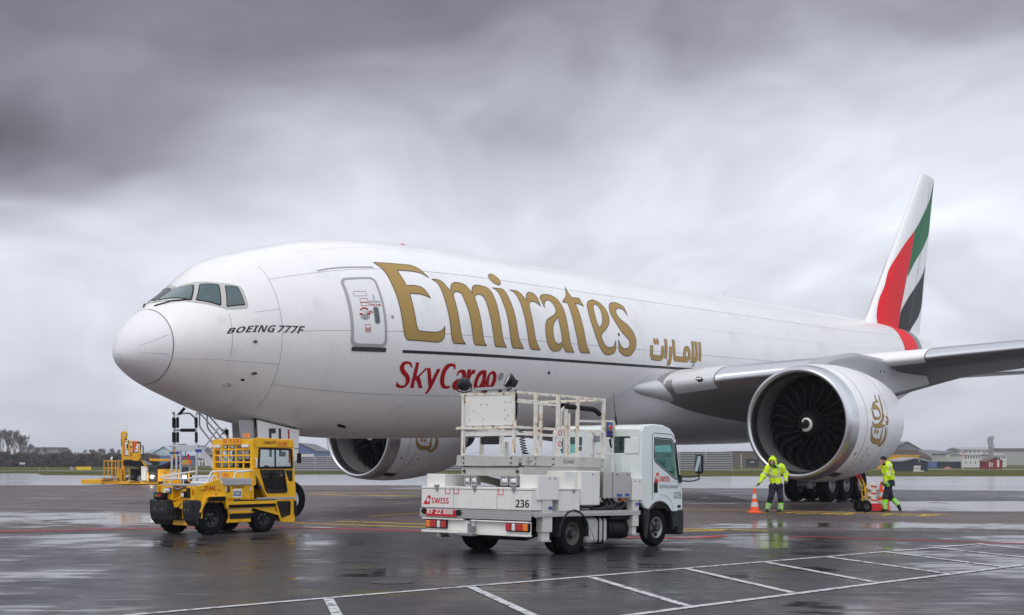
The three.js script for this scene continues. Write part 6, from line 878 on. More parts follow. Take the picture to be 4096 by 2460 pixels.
// ================================================================ cones, hand truck and chocks
function cone(label, X, Z, h = .78, ang = 0) {
  const c = thing('traffic_cone', label, 'cone', [X, 0, -Z], ang, 'orange and white traffic cones'); const r = (y) => lerp(.15, .03, y / h);
  new G().box(.44, .035, .44, 0, .0175, 0, 0, 0, 0, .015).lathe([[.2, .03], [.17, .055], [.15, .07]], 'y', 0, 0, 0, 28).mesh('base', MT.orange, c);
  const ys = [.06, .2, .34, .46, .6, h].map((y) => y); ys.slice(1).forEach((y, i) => { const y0 = ys[i]; new G().lathe([[r(y0), y0], [r(y), y]], 'y', 0, 0, 0, 28).mesh(i % 2 ? 'reflective_band' : 'cone_body', i % 2 ? MT.bandGrey : MT.orange, c); }); new G().lathe([[.03, h], [.026, h + .012], [.001, h + .012]], 'y', 0, 0, 0, 20).mesh('cone_tip', MT.orange, c);
  return c;
}
MT.bandGrey = mat([.6, .62, .62], .45);
cone('orange cone with two white bands at the end of the reaching arm', 7.72, 41.1);
cone('orange cone half hidden behind the walking man', 12.3, 43.0, .95, .4);
{
  const h = thing('hand_truck', 'yellow tubular hand truck with red grips and black tyres', 'hand truck', [11.52, 0, -41.9], .25);
  for (const z of [-.12, .12]) { new G().tube([[-.06, .08, z], [-.1, .5, z], [-.14, .86, z], [-.26, 1.1, z]], .018, 8).mesh('side_tube', MT.yellowTube, h); new G().rod([-.24, 1.06, z], [-.32, 1.2, z], .024).mesh('grip', MT.red, h); const w = new THREE.Group(); w.name = 'wheel'; h.add(w); w.position.set(-.16, .19, z * 1.9); wheel(w, 0, 0, 0, .19, .09, MT.darkMetal, 28, .5); }
  for (const y of [.3, .5, .7, .86]) new G().rod([-.08 - y * .07, y, -.12], [-.08 - y * .07, y, .12], .014).mesh('cross_bar', MT.yellowTube, h); new G().tube([[-.03, .1, -.05], [-.02, .5, -.05], [-.08, .8, -.05]], .014, 7).tube([[-.03, .1, .05], [.0, .5, .05], [-.06, .8, .05]], .014, 7).mesh('brace', MT.yellowTube, h); new G().rod([-.16, .19, -.2], [-.16, .19, .2], .018).mesh('axle', MT.darkMetal, h); new G().box(.34, .012, .34, .12, .03, 0, 0, 0, 0, .004).mesh('toe_plate', MT.yellowTube, h);
  const lb = ['topmost white chock with a red stripe on the hand truck', 'middle white chock with a red stripe on the hand truck', 'lowest white chock with a red stripe on the hand truck'];
  [.72, .5, .28].forEach((y, i) => { const c = thing('wheel_chock', lb[i], 'chock', [11.65, y, -41.85], .25, 'chocks stacked on the hand truck'); new G().ext([[-.15, .02], [-.05, .2], [.06, .22], [.15, .04], [.1, -.02], [-.1, -.03]], .3, at(0, 0, -.15), .012).mesh('block', MT.chockWhite, c); for (const s of [-1, 1]) new G().box(.22, .05, .004, .0, .1, s * .152, 0, 0, -.1).mesh('red_stripe', MT.red, c); new G().tube([[-.12, .02, 0], [-.2, .05, 0], [-.22, .12, 0]], .01, 5).mesh('rope', MT.darkMetal, c); });
  const b = thing('red_crate', 'red box under the white chocks on the hand truck', 'box', [11.72, .037, -41.8], .25); new G().span(-.16, .18, 0, .24, -.16, .16, .015).mesh('box_body', MT.red, b); new G().span(-.165, .185, .2, .235, -.165, .165, .006).mesh('box_rim', MT.red, b);
  const s = thing('cone_stack', 'stack of nested red cones behind the walking man', 'cone stack', [12.36, 0, -42.6], 0); for (let k = 0; k < 7; k++) new G().box(.2, .02, .2, 0, .03 + k * .055, 0, 0, k * .3, 0, .008).lathe([[.08, .04 + k * .055], [.06, .1 + k * .055]], 'y', 0, 0, 0, 16).mesh('nested_cone', MT.orange, s); new G().lathe([[.06, .4], [.02, .62], [.001, .63]], 'y', 0, 0, 0, 16).mesh('cone_tip', MT.orange, s);
}
// ================================================================ yellow cargo loader, far left
{
  const k = 88.5 / 5164, L = thing('cargo_loader', 'yellow scissor cargo loader with tall mast standing far left', 'loader', [(354 - 2048) * k, 0, -88.5], 0), Y = MT.yellowFar;
  const u = (px) => (330 + .2023 * px - 354) * k, y = (py) => EYE + (1840 - 1660 - .2023 * py) * k, bx = (nm, m, a, b, t, bt, z0 = -1.2, z1 = 1.2, p = L) => new G().span(u(a), u(b), Math.max(.02, y(bt)), y(t), z0, z1, .02).mesh(nm, m, p), rd = (nm, m, a, b, r = .03) => new G().rod([u(a[0]), y(a[1]), a[2]], [u(b[0]), y(b[1]), b[2]], r).mesh(nm, m, L);
  bx('front_ramp', Y, 120, 520, 1268, 1352, -1.6, 1.6); bx('base_beam', Y, 500, 1600, 1305, 1362, 1.0, 1.25); bx('base_beam', Y, 500, 1600, 1305, 1362, -1.25, -1.0); bx('base_plate', MT.darkMetal, 700, 2200, 1330, 1372, -1.0, 1.0);
  for (let i = 0; i < 6; i++) new G().ext([[0, 0], [.07, 0], [.12, .1], [.05, .1]], .01, at(u(1030 + i * 36), y(1336), 1.252)).mesh('hazard_stripe', MT.black, L);
  for (let i = 0; i < 8; i++) new G().box(.06, .05, .01, u(520 + i * 28), y(1250 + (i > 3 ? 25 : 0)), 1.5).mesh('hazard_stripe', MT.black, L);
  for (const px of [545, 625, 690, 765, 815]) for (const z of [.4, 1.3]) rd('cage_post', Y, [px, 905, z], [px, 1252, z], .028); for (const py of [908, 1050]) { for (const z of [.4, 1.3]) rd('cage_rail', Y, [540, py, z], [830, py, z], .028); rd('cage_rail', Y, [545, py, .4], [545, py, 1.3], .028); } new G().span(u(540), u(830), y(1262), y(1250), .3, 1.4, .01).mesh('cage_floor', MT.darkMetal, L);
  rd('console_post', MT.darkMetal, [710, 900, .9], [708, 1240, .9], .03); bx('console', MT.darkPlastic, 690, 750, 835, 895, .7, 1.1); new G().ball(.13, u(670), y(868), .9, 1, 1.1, 1).mesh('console_cover', MT.lensWhite, L);
  bx('mast', Y, 838, 886, 430, 1300, .5, .75); bx('mast_rail', MT.black, 820, 838, 430, 620, .5, .7); new G().ext([[0, 0], [.12, -.55], [.33, -.3], [.36, .1], [.28, .22], [.1, .2], [.02, .1]], .5, at(u(822), y(390), .35), .02).mesh('mast_head', Y, L); bx('mast_shroud', MT.black, 850, 915, 430, 500, .4, .8); new G().box(.1, .1, .01, u(903), y(405), .86).mesh('warning_sign', MT.lensWhite, L);
  { const g = new G(), a = [u(850), y(282)], b = [u(926), y(218)]; g.bar([a[0], a[1], .6], [b[0], a[1], .6], .02).bar([a[0], b[1], .6], [b[0], b[1], .6], .02).bar([a[0], a[1], .6], [a[0], b[1], .6], .02).bar([b[0], a[1], .6], [b[0], b[1], .6], .02).rod([u(880), y(325), .6], [u(880), y(282), .6], .015).rod([u(895), y(325), .6], [u(895), y(282), .6], .015); g.mesh('sight_frame', MT.dirtyWhite, L); }
  bx('cab_floor', Y, 880, 1080, 820, 885, -.6, 1.0); for (const [a, z] of [[885, 1.0], [1025, 1.0], [1070, 1.0], [885, -.5], [1070, -.5]]) rd('cab_post', Y, [a, 520, z], [a, 830, z], .04); for (const py of [522, 670]) { rd('cab_rail', Y, [885, py, 1.0], [1070, py, 1.0], .035); rd('cab_rail', Y, [885, py, -.5], [1070, py, -.5], .035); } bx('cab_console', MT.black, 920, 968, 580, 690, .2, .6); rd('cab_lever', MT.black, [942, 495, .4], [942, 580, .4], .05); bx('cab_panel', Y, 985, 1025, 560, 800, .9, 1.0); bx('blue_drum', MT.blue, 1015, 1045, 620, 665, .5, .8);
  bx('side_panel', Y, 1082, 1215, 752, 905, .8, 1.1); for (const [a, b, c] of [[1080, 545, 0], [1225, 545, 0]]) rd('gate_post', MT.black, [a, b, .95], [a, 760, .95], .04); rd('gate_rail', MT.black, [1080, 548, .95], [1225, 548, .95], .05); rd('gate_post', MT.darkMetal, [1278, 615, .95], [1278, 850, .95], .04); rd('gate_rail', MT.darkMetal, [1230, 615, .95], [1278, 615, .95], .03); rd('gate_post', Y, [1222, 690, 1], [1222, 900, 1], .05);
  { const B = [[[u(1125), y(550), 1], [u(1105), y(690), 1], .1, .08], [[u(1128), y(540), 1], [u(1135), y(570), 1], .11, .07]]; coloured('orange_vest', fieldGeo((x, yy, z) => field(B)(x, yy, z) + (fbm(x * 9, yy * 9, 2) - .5) * .08, ...bounds(B), .03), null, mat([.85, .12, .06], .8), L); }
  bx('platform_deck', MT.darkMetal, 1240, 2250, 862, 885, -1.5, 1.5); bx('platform_side', Y, 1450, 1850, 865, 912, 1.42, 1.52); bx('platform_side', MT.redDeck, 1850, 2215, 850, 872, 1.42, 1.52); bx('platform_end', Y, 1445, 1515, 860, 905, 1.4, 1.6); bx('red_post', MT.red, 2165, 2205, 770, 870, 1.2, 1.4); for (const px of [1960, 2130]) rd('deck_rail', MT.darkMetal, [px, 590, 1.3], [px, 850, 1.3], .03); rd('deck_rail', MT.darkMetal, [1960, 590, 1.3], [2145, 582, 1.3], .03); bx('deck_mast', Y, 1795, 1830, 345, 850, -.2, .1);
  for (const z of [-.9, .9]) { new G().bar([u(900), y(920), z], [u(1900), y(1280), z], .12, .2).bar([u(900), y(1280), z], [u(1900), y(920), z], .12, .2).mesh('scissor_arm', MT.darkMetal, L); } new G().ext([[0, 0], [.35, -.5], [.5, -.48], [.2, .1], [0, .1]], .3, at(u(1260), y(890), 1.1)).mesh('arm_cover', Y, L); new G().slab([[u(1310), y(870)], [u(1480), y(950)], [u(1500), y(985)], [u(1370), y(985)]], 1.2, 1.5).mesh('roller_wing', MT.greyMetal, L); bx('underframe', MT.black, 900, 1420, 905, 1000, -1, 1.1); bx('hydraulic_block', Y, 1110, 1260, 1010, 1090, -.5, .8); bx('lift_column', Y, 770, 870, 1080, 1300, .2, 1.1); bx('lift_column', Y, 905, 925, 950, 1290, .8, 1.0); bx('lift_column', Y, 1000, 1015, 950, 1290, .8, 1.0); bx('pump_housing', MT.black, 1020, 1250, 1060, 1290, -.8, .8);
  { const w = new THREE.Group(); w.name = 'wheel'; L.add(w); w.position.set(u(1240), .45, 1.0); wheel(w, 0, 0, 0, .45, .3, MT.rimGrey, 28, .5); const w2 = w.clone(); w2.position.set(u(2100), .45, .9); L.add(w2); }
  bx('white_cabinet', MT.white, 1266, 1384, 1010, 1292, .9, 1.3); bx('engine_block', MT.darkPlastic, 1412, 1580, 1030, 1310, .6, 1.35); bx('engine_cover', Y, 1582, 2022, 1066, 1310, .5, 1.3); bx('cover_stripe', MT.black, 1582, 2022, 1030, 1064, .5, 1.28); bx('engine_block', MT.darkPlastic, 2030, 2190, 1030, 1310, .6, 1.35); bx('corner_strip', Y, 1385, 1410, 1120, 1320, 1.0, 1.36); bx('corner_strip', Y, 2190, 2205, 1120, 1320, 1.0, 1.36); bx('grey_box', MT.greyPaint, 1385, 1440, 1010, 1115, .8, 1.3); bx('grey_box', MT.greyPaint, 2145, 2200, 1015, 1120, .8, 1.3);
  new G().add(textGeo('TLD', .09), at(u(1750), y(1105), 1.303)).mesh('lettering', MT.letterBlack, L); new G().add(textGeo('868', .06), at(u(1715), y(1140), 1.303)).mesh('lettering', MT.letterBlack, L);
  for (const px of [1490, 2118]) { const h = new THREE.Group(); h.name = 'head_light'; L.add(h); new G().span(u(px - 45), u(px + 40), y(1245), y(1180), 1.34, 1.4, .02).mesh('lamp_housing', MT.greyPaint, h); const m = new G().cyl(.07, .07, .02, u(px), y(1216), 1.405, 'z', 18).mesh('lamp_glass', MT.lampOn, h); const pl = new THREE.PointLight(0xfff2dc, 1.2); pl.name = 'headlight_glow'; pl.position.set(u(px), y(1216), 1.5); pl.castShadow = true; h.add(pl); }
  new G().span(u(2050), u(2240), y(985), y(880), 1.4, 1.5, .02).mesh('tail_board', MT.greyMetal, L); for (let i = 0; i < 3; i++) new G().ext([[0, 0], [.12, 0], [.3, .3], [.18, .3]], .01, at(u(2060 + i * 50), y(975), 1.51)).mesh('hazard_stripe', MT.yellowFar, L); new G().ext([[-.1, 0], [0, -.18], [.1, 0], [0, .2]], .02, at(u(2240), y(930), 1.5)).mesh('warning_triangle', MT.orange, L);
}

// ================================================================ background: sheds, hangars, blast fence, masts, trees
const far = (Z) => { const k = Z / 5164; return { k, X: (u) => (u - 2048) * k, Y: (v) => EYE + (1840 - v) * k }; };
const BM = { blueWall: mat([.1, .15, .32], .6), paleBlue: mat([.42, .52, .6], .6), white: mat([.62, .62, .6], .8), cream: mat([.5, .5, .45], .8), roof: mat([.16, .16, .17], .8), roofLight: mat([.3, .31, .32], .7), dark: mat([.03, .038, .05], .7), brown: mat([.15, .115, .09], .85), grey: mat([.25, .25, .25], .8), window: mat([.03, .035, .045], .15), yellow: mat([.75, .42, .02], .6), redWood: mat([.25, .03, .035], .8), fence: mat([.33, .335, .35], .6, .2), hedge: mat([.055, .04, .03], .95), bark: mat([.2, .175, .165], .95), mound: mat([.13, .115, .095], .95) };
// a block with real depth: walls, gable or flat roof, windows and doors as parts; sizes in metres from picture spans at a known distance
function block(name, label, cat, Z, u0, u1, v0, vb, o = {}) {
  const f = far(Z), x0 = f.X(u0), x1 = f.X(u1), yT = f.Y(v0), yB = 0, d = o.d || 12, T = thing(name, label, cat, [(x0 + x1) / 2, 0, -Z - d / 2], o.turn || 0), w = x1 - x0;
  new G().span(-w / 2, w / 2, 0, yT, -d / 2, d / 2, 0).mesh('wall', o.wall || BM.white, T);
  if (o.ridge !== undefined) {                               // gable: ridge runs away from us ('z') or across ('x')
    const yr = f.Y(o.ridge), e = .35 * Math.min(1, w / 8);
    if ((o.axis || 'z') === 'z') { const rx = o.apex !== undefined ? f.X(o.apex) - (x0 + x1) / 2 : 0; new G().slab([[-w / 2, yT - .001], [w / 2, yT - .001], [rx, yr - .05]], -d / 2, d / 2, 0).mesh('gable', o.gable || o.wall || BM.white, T); new G().slab([[-w / 2 - e, yT - .1], [rx, yr], [rx, yr + .22], [-w / 2 - e, yT + .1]], -d / 2 - e, d / 2 + e, 0).slab([[w / 2 + e, yT - .1], [w / 2 + e, yT + .1], [rx, yr + .22], [rx, yr]], -d / 2 - e, d / 2 + e, 0).mesh('roof', o.roof || BM.roof, T); }
    else { const m = at(w / 2 + e, 0, 0, -Math.PI / 2); new G().ext([[-d / 2 - e, yT], [d / 2 + e, yT], [0, yr]], w + 2 * e, M4().makeRotationY(-Math.PI / 2).setPosition(w / 2 + e, 0, 0)).mesh('roof', o.roof || BM.roof, T); }
  } else new G().span(-w / 2 - .15, w / 2 + .15, yT, yT + (o.cap || .25), -d / 2 - .15, d / 2 + .15, 0).mesh('roof', o.roof || BM.roof, T);
  for (const [a, b, c, e, m = BM.window, nm = 'window'] of o.win || []) { const xa = f.X(a) - (x0 + x1) / 2, xb = f.X(b) - (x0 + x1) / 2; const W = new G().span(xa, xb, Math.max(.02, f.Y(e)), f.Y(c), d / 2 - .1, d / 2 + .04, 0).mesh(nm, m, T); if (nm === 'window' && xb - xa > .5) { new G().span(xa - .06, xb + .06, f.Y(e) - .1, f.Y(e), d / 2, d / 2 + .12, 0).mesh('sill', BM.white, W); } }
  return T;
}
// left side
block('hangar', 'grey roofed hangar behind the yellow loader', 'hangar', 430, 575, 640, 1812, 1860, { wall: BM.grey, ridge: 1797, axis: 'x', roof: BM.roofLight, d: 20 });
block('hangar', 'blue and white gabled hangar behind the loader platform', 'hangar', 400, 596, 700, 1822, 1862, { wall: BM.blueWall, gable: BM.paleBlue, ridge: 1786, apex: 656, roof: BM.paleBlue, d: 26, win: [[661, 684, 1800, 1814, BM.white, 'panel'], [606, 652, 1800, 1822, BM.paleBlue, 'panel']] });
block('hangar', 'blue hangar with white doors beyond the nose gear door', 'hangar', 380, 1130, 1262, 1804, 1862, { wall: BM.blueWall, ridge: 1774, apex: 1198, roof: BM.roof, d: 30, win: [[1190, 1256, 1816, 1862, BM.white, 'sliding_door']] });
block('office_building', 'small white building with dark windows behind the aluminium steps', 'building', 380, 782, 834, 1832, 1862, { wall: BM.white, ridge: 1824, axis: 'x', roof: BM.roofLight, win: [[799, 803, 1836, 1842], [806, 810, 1836, 1842], [813, 817, 1836, 1842], [801, 806, 1847, 1862, BM.window, 'door'], [812, 818, 1847, 1862, BM.window, 'door']] });
block('long_shed', 'long flat grey shed among the bare trees', 'shed', 440, 78, 232, 1793, 1862, { wall: BM.grey, roof: BM.roof, cap: .35, d: 10 });
// behind the engine
block('earth_bunker', 'long brown block with sloping ends beyond the blast fence', 'bunker', 360, 2926, 3190, 1808, 1862, { wall: BM.mound, roof: BM.mound, d: 18 });
block('kiosk', 'dark blue kiosk in front of the brown block', 'kiosk', 300, 2996, 3036, 1840, 1858, { wall: BM.dark, roof: BM.dark, d: 4, win: [[3002, 3016, 1846, 1850, BM.white, 'sign']] });
// right side
block('hangar', 'tall dark grey hangar with sloping roof behind the engine', 'hangar', 420, 3560, 3684, 1800, 1862, { wall: BM.roof, ridge: 1768, apex: 3630, roof: BM.roof, d: 30 });
block('hangar', 'low brown hangar beside the yellow box building', 'hangar', 400, 3560, 3672, 1803, 1862, { wall: BM.brown, roof: BM.brown, d: 20, win: [[3590, 3626, 1812, 1817]] });
{ // curved hangar
  const Z = 410, f = far(Z), T = thing('arched_hangar', 'pale grey arched hangar with dark opening', 'hangar', [f.X(3730), 0, -Z - 15]), xs = [3664, 3700, 3730, 3770, 3798].map((u) => f.X(u) - f.X(3730)), ys = [1798, 1799, 1800, 1804, 1812].map((v) => f.Y(v)); new G().slab([[xs[0], 0], ...xs.map((x, i) => [x, ys[i]]), [xs[4], 0]], -15, 15, 0).mesh('shell', BM.roofLight, T); new G().slab([[f.X(3668) - f.X(3730), f.Y(1803)], [f.X(3700) - f.X(3730), f.Y(1814)], [f.X(3726) - f.X(3730), f.Y(1830)], [f.X(3668) - f.X(3730), f.Y(1832)]], 15, 15.2, 0).mesh('opening', BM.brown, T); new G().span(f.X(3710) - f.X(3730), f.X(3765) - f.X(3730), 0, f.Y(1834), 15, 22, 0).mesh('annex', BM.white, T); new G().span(f.X(3705) - f.X(3730), f.X(3768) - f.X(3730), f.Y(1834), f.Y(1831), 14.9, 22.5, 0).mesh('annex_roof', BM.roofLight, T); new G().rod([f.X(3723) - f.X(3730), ys[1] - .5, 0], [f.X(3723) - f.X(3730), f.Y(1794), 0], .3).mesh('vent', BM.roof, T);
}
block('box_building', 'bright yellow box building beyond the walking man', 'building', 230, 3572, 3676, 1823, 1885, { wall: BM.yellow, roof: BM.yellow, d: 10, cap: .1, win: [[3572, 3676, 1868, 1886, BM.dark, 'plinth']] });
block('shed', 'dark blue shed with low gable roof and vent unit', 'shed', 195, 3608, 3711, 1845, 1885, { wall: BM.dark, ridge: 1835, roof: BM.roofLight, d: 7, win: [[3673, 3680, 1842, 1846, BM.white, 'sign']] });
{ const f = far(192), T = thing('vent_unit', 'white ventilation unit standing at the dark shed', 'vent unit', [f.X(3618), 0, -186]); new G().span(-.42, .42, .15, .85, -.3, .3, .03).mesh('casing', BM.white, T); for (const x of [-.2, .2]) new G().add(new THREE.TorusGeometry(.15, .03, 6, 18), at(x, .5, .31)).mesh('fan_ring', BM.grey, T); new G().span(-.5, .9, .02, .14, -.35, .35, .01).mesh('stand', BM.white, T); }
const wins = (a, b, n, c, e) => [...Array(n)].map((_, i) => { const x = lerp(a, b, i / Math.max(1, n - 1)); return [x, x + 3.4, c, e]; });
block('house', 'cream house with dark roof and three gable windows', 'house', 300, 3783, 3852, 1816, 1862, { wall: BM.cream, ridge: 1806, roof: BM.roof, d: 10, win: [[3800, 3804, 1823, 1832], [3817, 3822, 1823, 1832], [3836, 3840, 1823, 1832]] });
block('house', 'white two storey wing with a row of narrow windows', 'house', 290, 3850, 3924, 1820, 1862, { wall: BM.white, ridge: 1811, axis: 'x', roof: BM.roofLight, d: 8, win: [...wins(3862, 3914, 6, 1824, 1834), ...wins(3862, 3900, 3, 1846, 1854)] });
block('office_building', 'white three storey block with hipped grey roof', 'building', 310, 3844, 3970, 1799, 1862, { wall: BM.white, ridge: 1789, axis: 'x', roof: BM.roofLight, d: 10, win: [...wins(3862, 3914, 4, 1803, 1812), ...wins(3934, 3956, 3, 1803, 1812), ...wins(3934, 3956, 3, 1824, 1834), [3932, 3937, 1846, 1855]] });
block('house', 'white low wing with windows right of the red hut', 'house', 300, 3964, 4026, 1822, 1862, { wall: BM.white, ridge: 1813, axis: 'x', roof: BM.roofLight, d: 8, win: wins(3976, 4016, 5, 1825, 1835) });
block('warehouse', 'large pale warehouse with dark roof band at the right edge', 'warehouse', 420, 3968, 4240, 1804, 1858, { wall: mat([.36, .38, .36], .8), roof: BM.roof, cap: .9, d: 30 });
block('hut', 'small red wooden hut with white doors and tiled roof', 'hut', 250, 3948, 4010, 1846, 1868, { wall: BM.redWood, ridge: 1832, apex: 3985, roof: BM.brown, d: 4, win: [[3956, 3961, 1847, 1868, BM.white, 'door'], [3988, 3997, 1838, 1868, BM.white, 'door'], [3966, 3970, 1850, 1868, BM.white, 'door']] });
{ const f = far(270), T = thing('container', 'long dark low container with a blue end', 'container', [f.X(3788), 0, -272]); const w = f.X(3850) - f.X(3788), h = f.Y(1846); new G().span(-w + 1.4, w, 0, h, -1.2, 1.2, .03).mesh('container_body', BM.dark, T); new G().span(-w, -w + 1.38, 0, h, -1.2, 1.2, .03).mesh('blue_end', BM.blueWall, T); for (let i = 0; i < 16; i++) new G().box(.06, h * .9, .06, -w + 1.7 + i * .3, h / 2, 1.22).mesh('rib', BM.dark, T); }
{ // lattice mast
  const f = far(290), T = thing('lattice_mast', 'tall lattice radio mast behind the red hut', 'mast', [f.X(3963), 0, -290]), h = f.Y(1746), g = new G(), a = .4; for (const [x, z] of [[-a, -a], [a, -a], [a, a], [-a, a]]) new G().rod([x, 0, z], [x * .8, h, z * .8], .09, 6).mesh('leg', BM.paleSteel || (BM.paleSteel = mat([.32, .33, .34], .6, .4)), T); for (let i = 0; i < 14; i++) { const y = i * h / 14, y2 = (i + 1) * h / 14, s = i % 2 ? 1 : -1; for (const z of [-a, a]) new G().rod([-a * s, y, z], [a * s, y2, z], .05, 5).rod([-a, y2, z], [a, y2, z], .05, 5).mesh('brace', BM.paleSteel, T); } for (const [y, s] of [[h * .95, 1], [h * .8, -1], [h * .7, 1], [h * .88, -1], [h * .6, 1]]) new G().rod([s * a * .8, y, 0], [s * .75, y, 0], .05).rod([s * .75, y - .4, 0], [s * .75, y + .4, 0], .06).mesh('aerial', BM.grey, T);
}
{ const f = far(245), T = thing('windsock_mast', 'white pole with a red and white windsock before the houses', 'windsock', [f.X(3852), 0, -245]); new G().rod([0, 0, 0], [0, f.Y(1806), 0], .09, 8).mesh('pole', BM.white, T); for (let i = 0; i < 5; i++) new G().rod([.05 + i * .06, f.Y(1808) - i * .26, 0], [.08 + (i + 1) * .06, f.Y(1808) - (i + 1) * .26, 0], .2 - i * .02, 10, .18 - i * .02).mesh('sock_band', i % 2 ? BM.white : MT.red, T); }
{ const f = far(262), T = thing('lamp_pole', 'thin white lamp pole in front of the brown block', 'pole', [f.X(2965), 0, -262]); new G().rod([0, 0, 0], [0, f.Y(1814), 0], .07, 8).mesh('pole', BM.white, T); new G().box(.5, .08, .2, .2, f.Y(1814), 0).mesh('lamp_head', BM.grey, T); }
{ const f = far(250), T = thing('fuel_hydrant_cover', 'low orange dome lying on the far grass', 'cover', [f.X(3790), 0, -250]); new G().ball(.6, 0, .08, 0, 1.1, .45, .8).mesh('dome', mat([.5, .12, .06], .7), T); new G().cyl(.75, .7, .1, 0, .05, 0, 'y', 18).mesh('ring', BM.grey, T); }
{ const f = far(208), T = thing('taxiway_sign', 'yellow and black taxiway guidance sign left of the loader', 'sign', [f.X(390), 0, -200]), k = f.k * 200 / 208; const g = (u0, u1, m, nm) => new G().span((u0 - 390) * k, (u1 - 390) * k, .14, .62, -.1, .1, .02).mesh(nm, m, T); g(347, 361, BM.roofLight, 'end_board'); g(362, 370, MT.black, 'black_board'); g(371, 405.5, BM.signYellow || (BM.signYellow = mat([.85, .58, .01], .5)), 'yellow_board'); g(407, 430.5, BM.signYellow, 'yellow_board'); for (const u of [355, 378, 398, 415, 426]) new G().rod([(u - 390) * k, 0, 0], [(u - 390) * k, .16, 0], .05).mesh('leg', BM.grey, T); new G().add(textGeo('C', .34), at((363.3 - 390) * k, .21, .105)).mesh('lettering', MT.yellowFar, T); for (let i = 0; i < 7; i++) new G().bar([(374 + i * 4.4 - 390) * k, .3, .108], [(375.5 + i * 4.4 - 390) * k, .48 - (i % 3) * .06, .108], .008, .035).mesh('lettering', MT.letterBlack, T); for (let i = 0; i < 4; i++) new G().bar([(410 + i * 5 - 390) * k, .28, .108], [(412 + i * 5 - 390) * k, .46 - (i % 2) * .08, .108], .008, .035).mesh('lettering', MT.letterBlack, T); }
// blast fence: bays of curved louvres on leaning frames
const slatGeo = new G().box(4.0, .2, .04, 0, 0, 0).box(4.0, .04, .1, 0, -.09, .035).geo();
{
  const Z = 203, f = far(Z), x0 = f.X(1150), n = 17, ord = ['first', 'second', 'third', 'fourth', 'fifth', 'sixth', 'seventh', 'eighth', 'ninth', 'tenth', 'eleventh', 'twelfth', 'thirteenth', 'fourteenth', 'fifteenth', 'sixteenth', 'seventeenth'], lab = (i) => ord[i] + ' grey louvred blast fence bay counted from the nose gear';
  for (let i = 0; i < n; i++) {
    const x = x0 + (i + .5) * 4.12; if (i > 8 && i < 10) continue;
    const T = thing('blast_fence', lab(i), 'blast fence', [x, 0, -Z], 0, 'bays of the blast fence'), tall = i > 11 ? 1 : .74, H = 3.0 * tall;
    const nr = tall < 1 ? 8 : 11; for (let r = 0; r < nr; r++) { const t = r / (nr - 1), s = shadows(new THREE.Mesh(slatGeo, BM.fence)); s.name = 'slat'; s.position.set(0, .18 + t * (H - .25), -.9 * t * t); s.rotation.x = -.5 - t * .25; s.scale.y = .85; T.add(s); }
    for (const s of [-1.95, 0, 1.95]) new G().bar([s, 0, -.4], [s, H, -1.3], .09, .16).bar([s, .05, -1.9], [s, H * .8, -.8], .07, .1).mesh('frame', BM.fence, T); new G().bar([-2.03, 0, .12], [-2.03, H * .98, -.85], .07, .1).mesh('end_post', BM.roofLight, T); new G().span(-2, 2, 0, .08, -2, .2, 0).mesh('footing', BM.grey, T); new G().ext([[-.32, .1], [-.38, .1], [-1.32, H], [-1.26, H]], 3.9, M4().makeRotationY(-Math.PI / 2).setPosition(1.95, 0, 0)).mesh('added_gap_sheet', BM.dark, T);  // dark sheet added behind the louvres so the gaps between slats look dark
  }
}
// bare trees: tapered limbs that fork into fine twigs
function bareTree(h, spread, sd, fine = 1) {
  seed = sd; const g = new G(), tw = [];
  const grow = (p, d, L, r, n) => {
    const q = p.clone().addScaledVector(d, L); g.rod(p.toArray(), q.toArray(), r, n > 3 ? 6 : 4, r * .68);
    if (n === 0) { for (let k = 0; k < 10 * fine; k++) { const e = d.clone().add(V(rr(-1, 1), rr(-.2, 1), rr(-1, 1)).multiplyScalar(.75)).normalize(), s = p.clone().lerp(q, rr(.2, 1)); tw.push([s, s.clone().addScaledVector(e, rr(.35, 1) * h * .07)]); } return; }
    const c = n > 2 ? 3 : 3; for (let k = 0; k < c; k++) { const a = rr(0, 6.283), t = rr(.25, .62) * spread, e = d.clone().multiplyScalar(Math.cos(t)).add(V(Math.cos(a), rr(0, .3), Math.sin(a)).multiplyScalar(Math.sin(t))).normalize(); grow(p.clone().lerp(q, rr(.72, 1)), e, L * rr(.66, .86), r * .62, n - 1); }
  };
  grow(V(0, 0, 0), V(rr(-.04, .04), 1, 0).normalize(), h * .27, h * .02, 4);
  const pos = []; for (const [a, b] of tw) { const w = h * .0016 + .012, s = V(rr(-1, 1), 0, rr(-1, 1)).normalize().multiplyScalar(w); pos.push(a.x - s.x, a.y, a.z - s.z, a.x + s.x, a.y, a.z + s.z, b.x, b.y, b.z); }
  const t = new THREE.BufferGeometry(); t.setAttribute('position', new THREE.Float32BufferAttribute(pos, 3)); t.computeVertexNormals();
  return [g.geo(), t];
}
const protos = [bareTree(9.5, .5, 11, 1.6), bareTree(7.5, .95, 23), bareTree(8.5, .55, 37, 1.6), bareTree(6, 1.1, 53)];
function treeAt(label, u, Z, hv, pi, group) { const f = far(Z), [a, b] = protos[pi], T = thing('bare_tree', label, 'tree', [f.X(u), 0, -Z], rnd() * 6, group); const h0 = [9.5, 7.5, 8.5, 6][pi], s = hv * f.k / h0 * 1.16; const m1 = shadows(new THREE.Mesh(a, BM.bark)), m2 = shadows(new THREE.Mesh(b, BM.bark)); m1.name = 'trunk'; m2.name = 'crown'; T.add(m1, m2); T.scale.setScalar(s); return T; }
seed = 5; const ORD = ['first', 'second', 'third', 'fourth', 'fifth', 'sixth', 'seventh', 'eighth', 'ninth', 'tenth', 'eleventh', 'twelfth', 'thirteenth', 'fourteenth', 'fifteenth', 'sixteenth'];
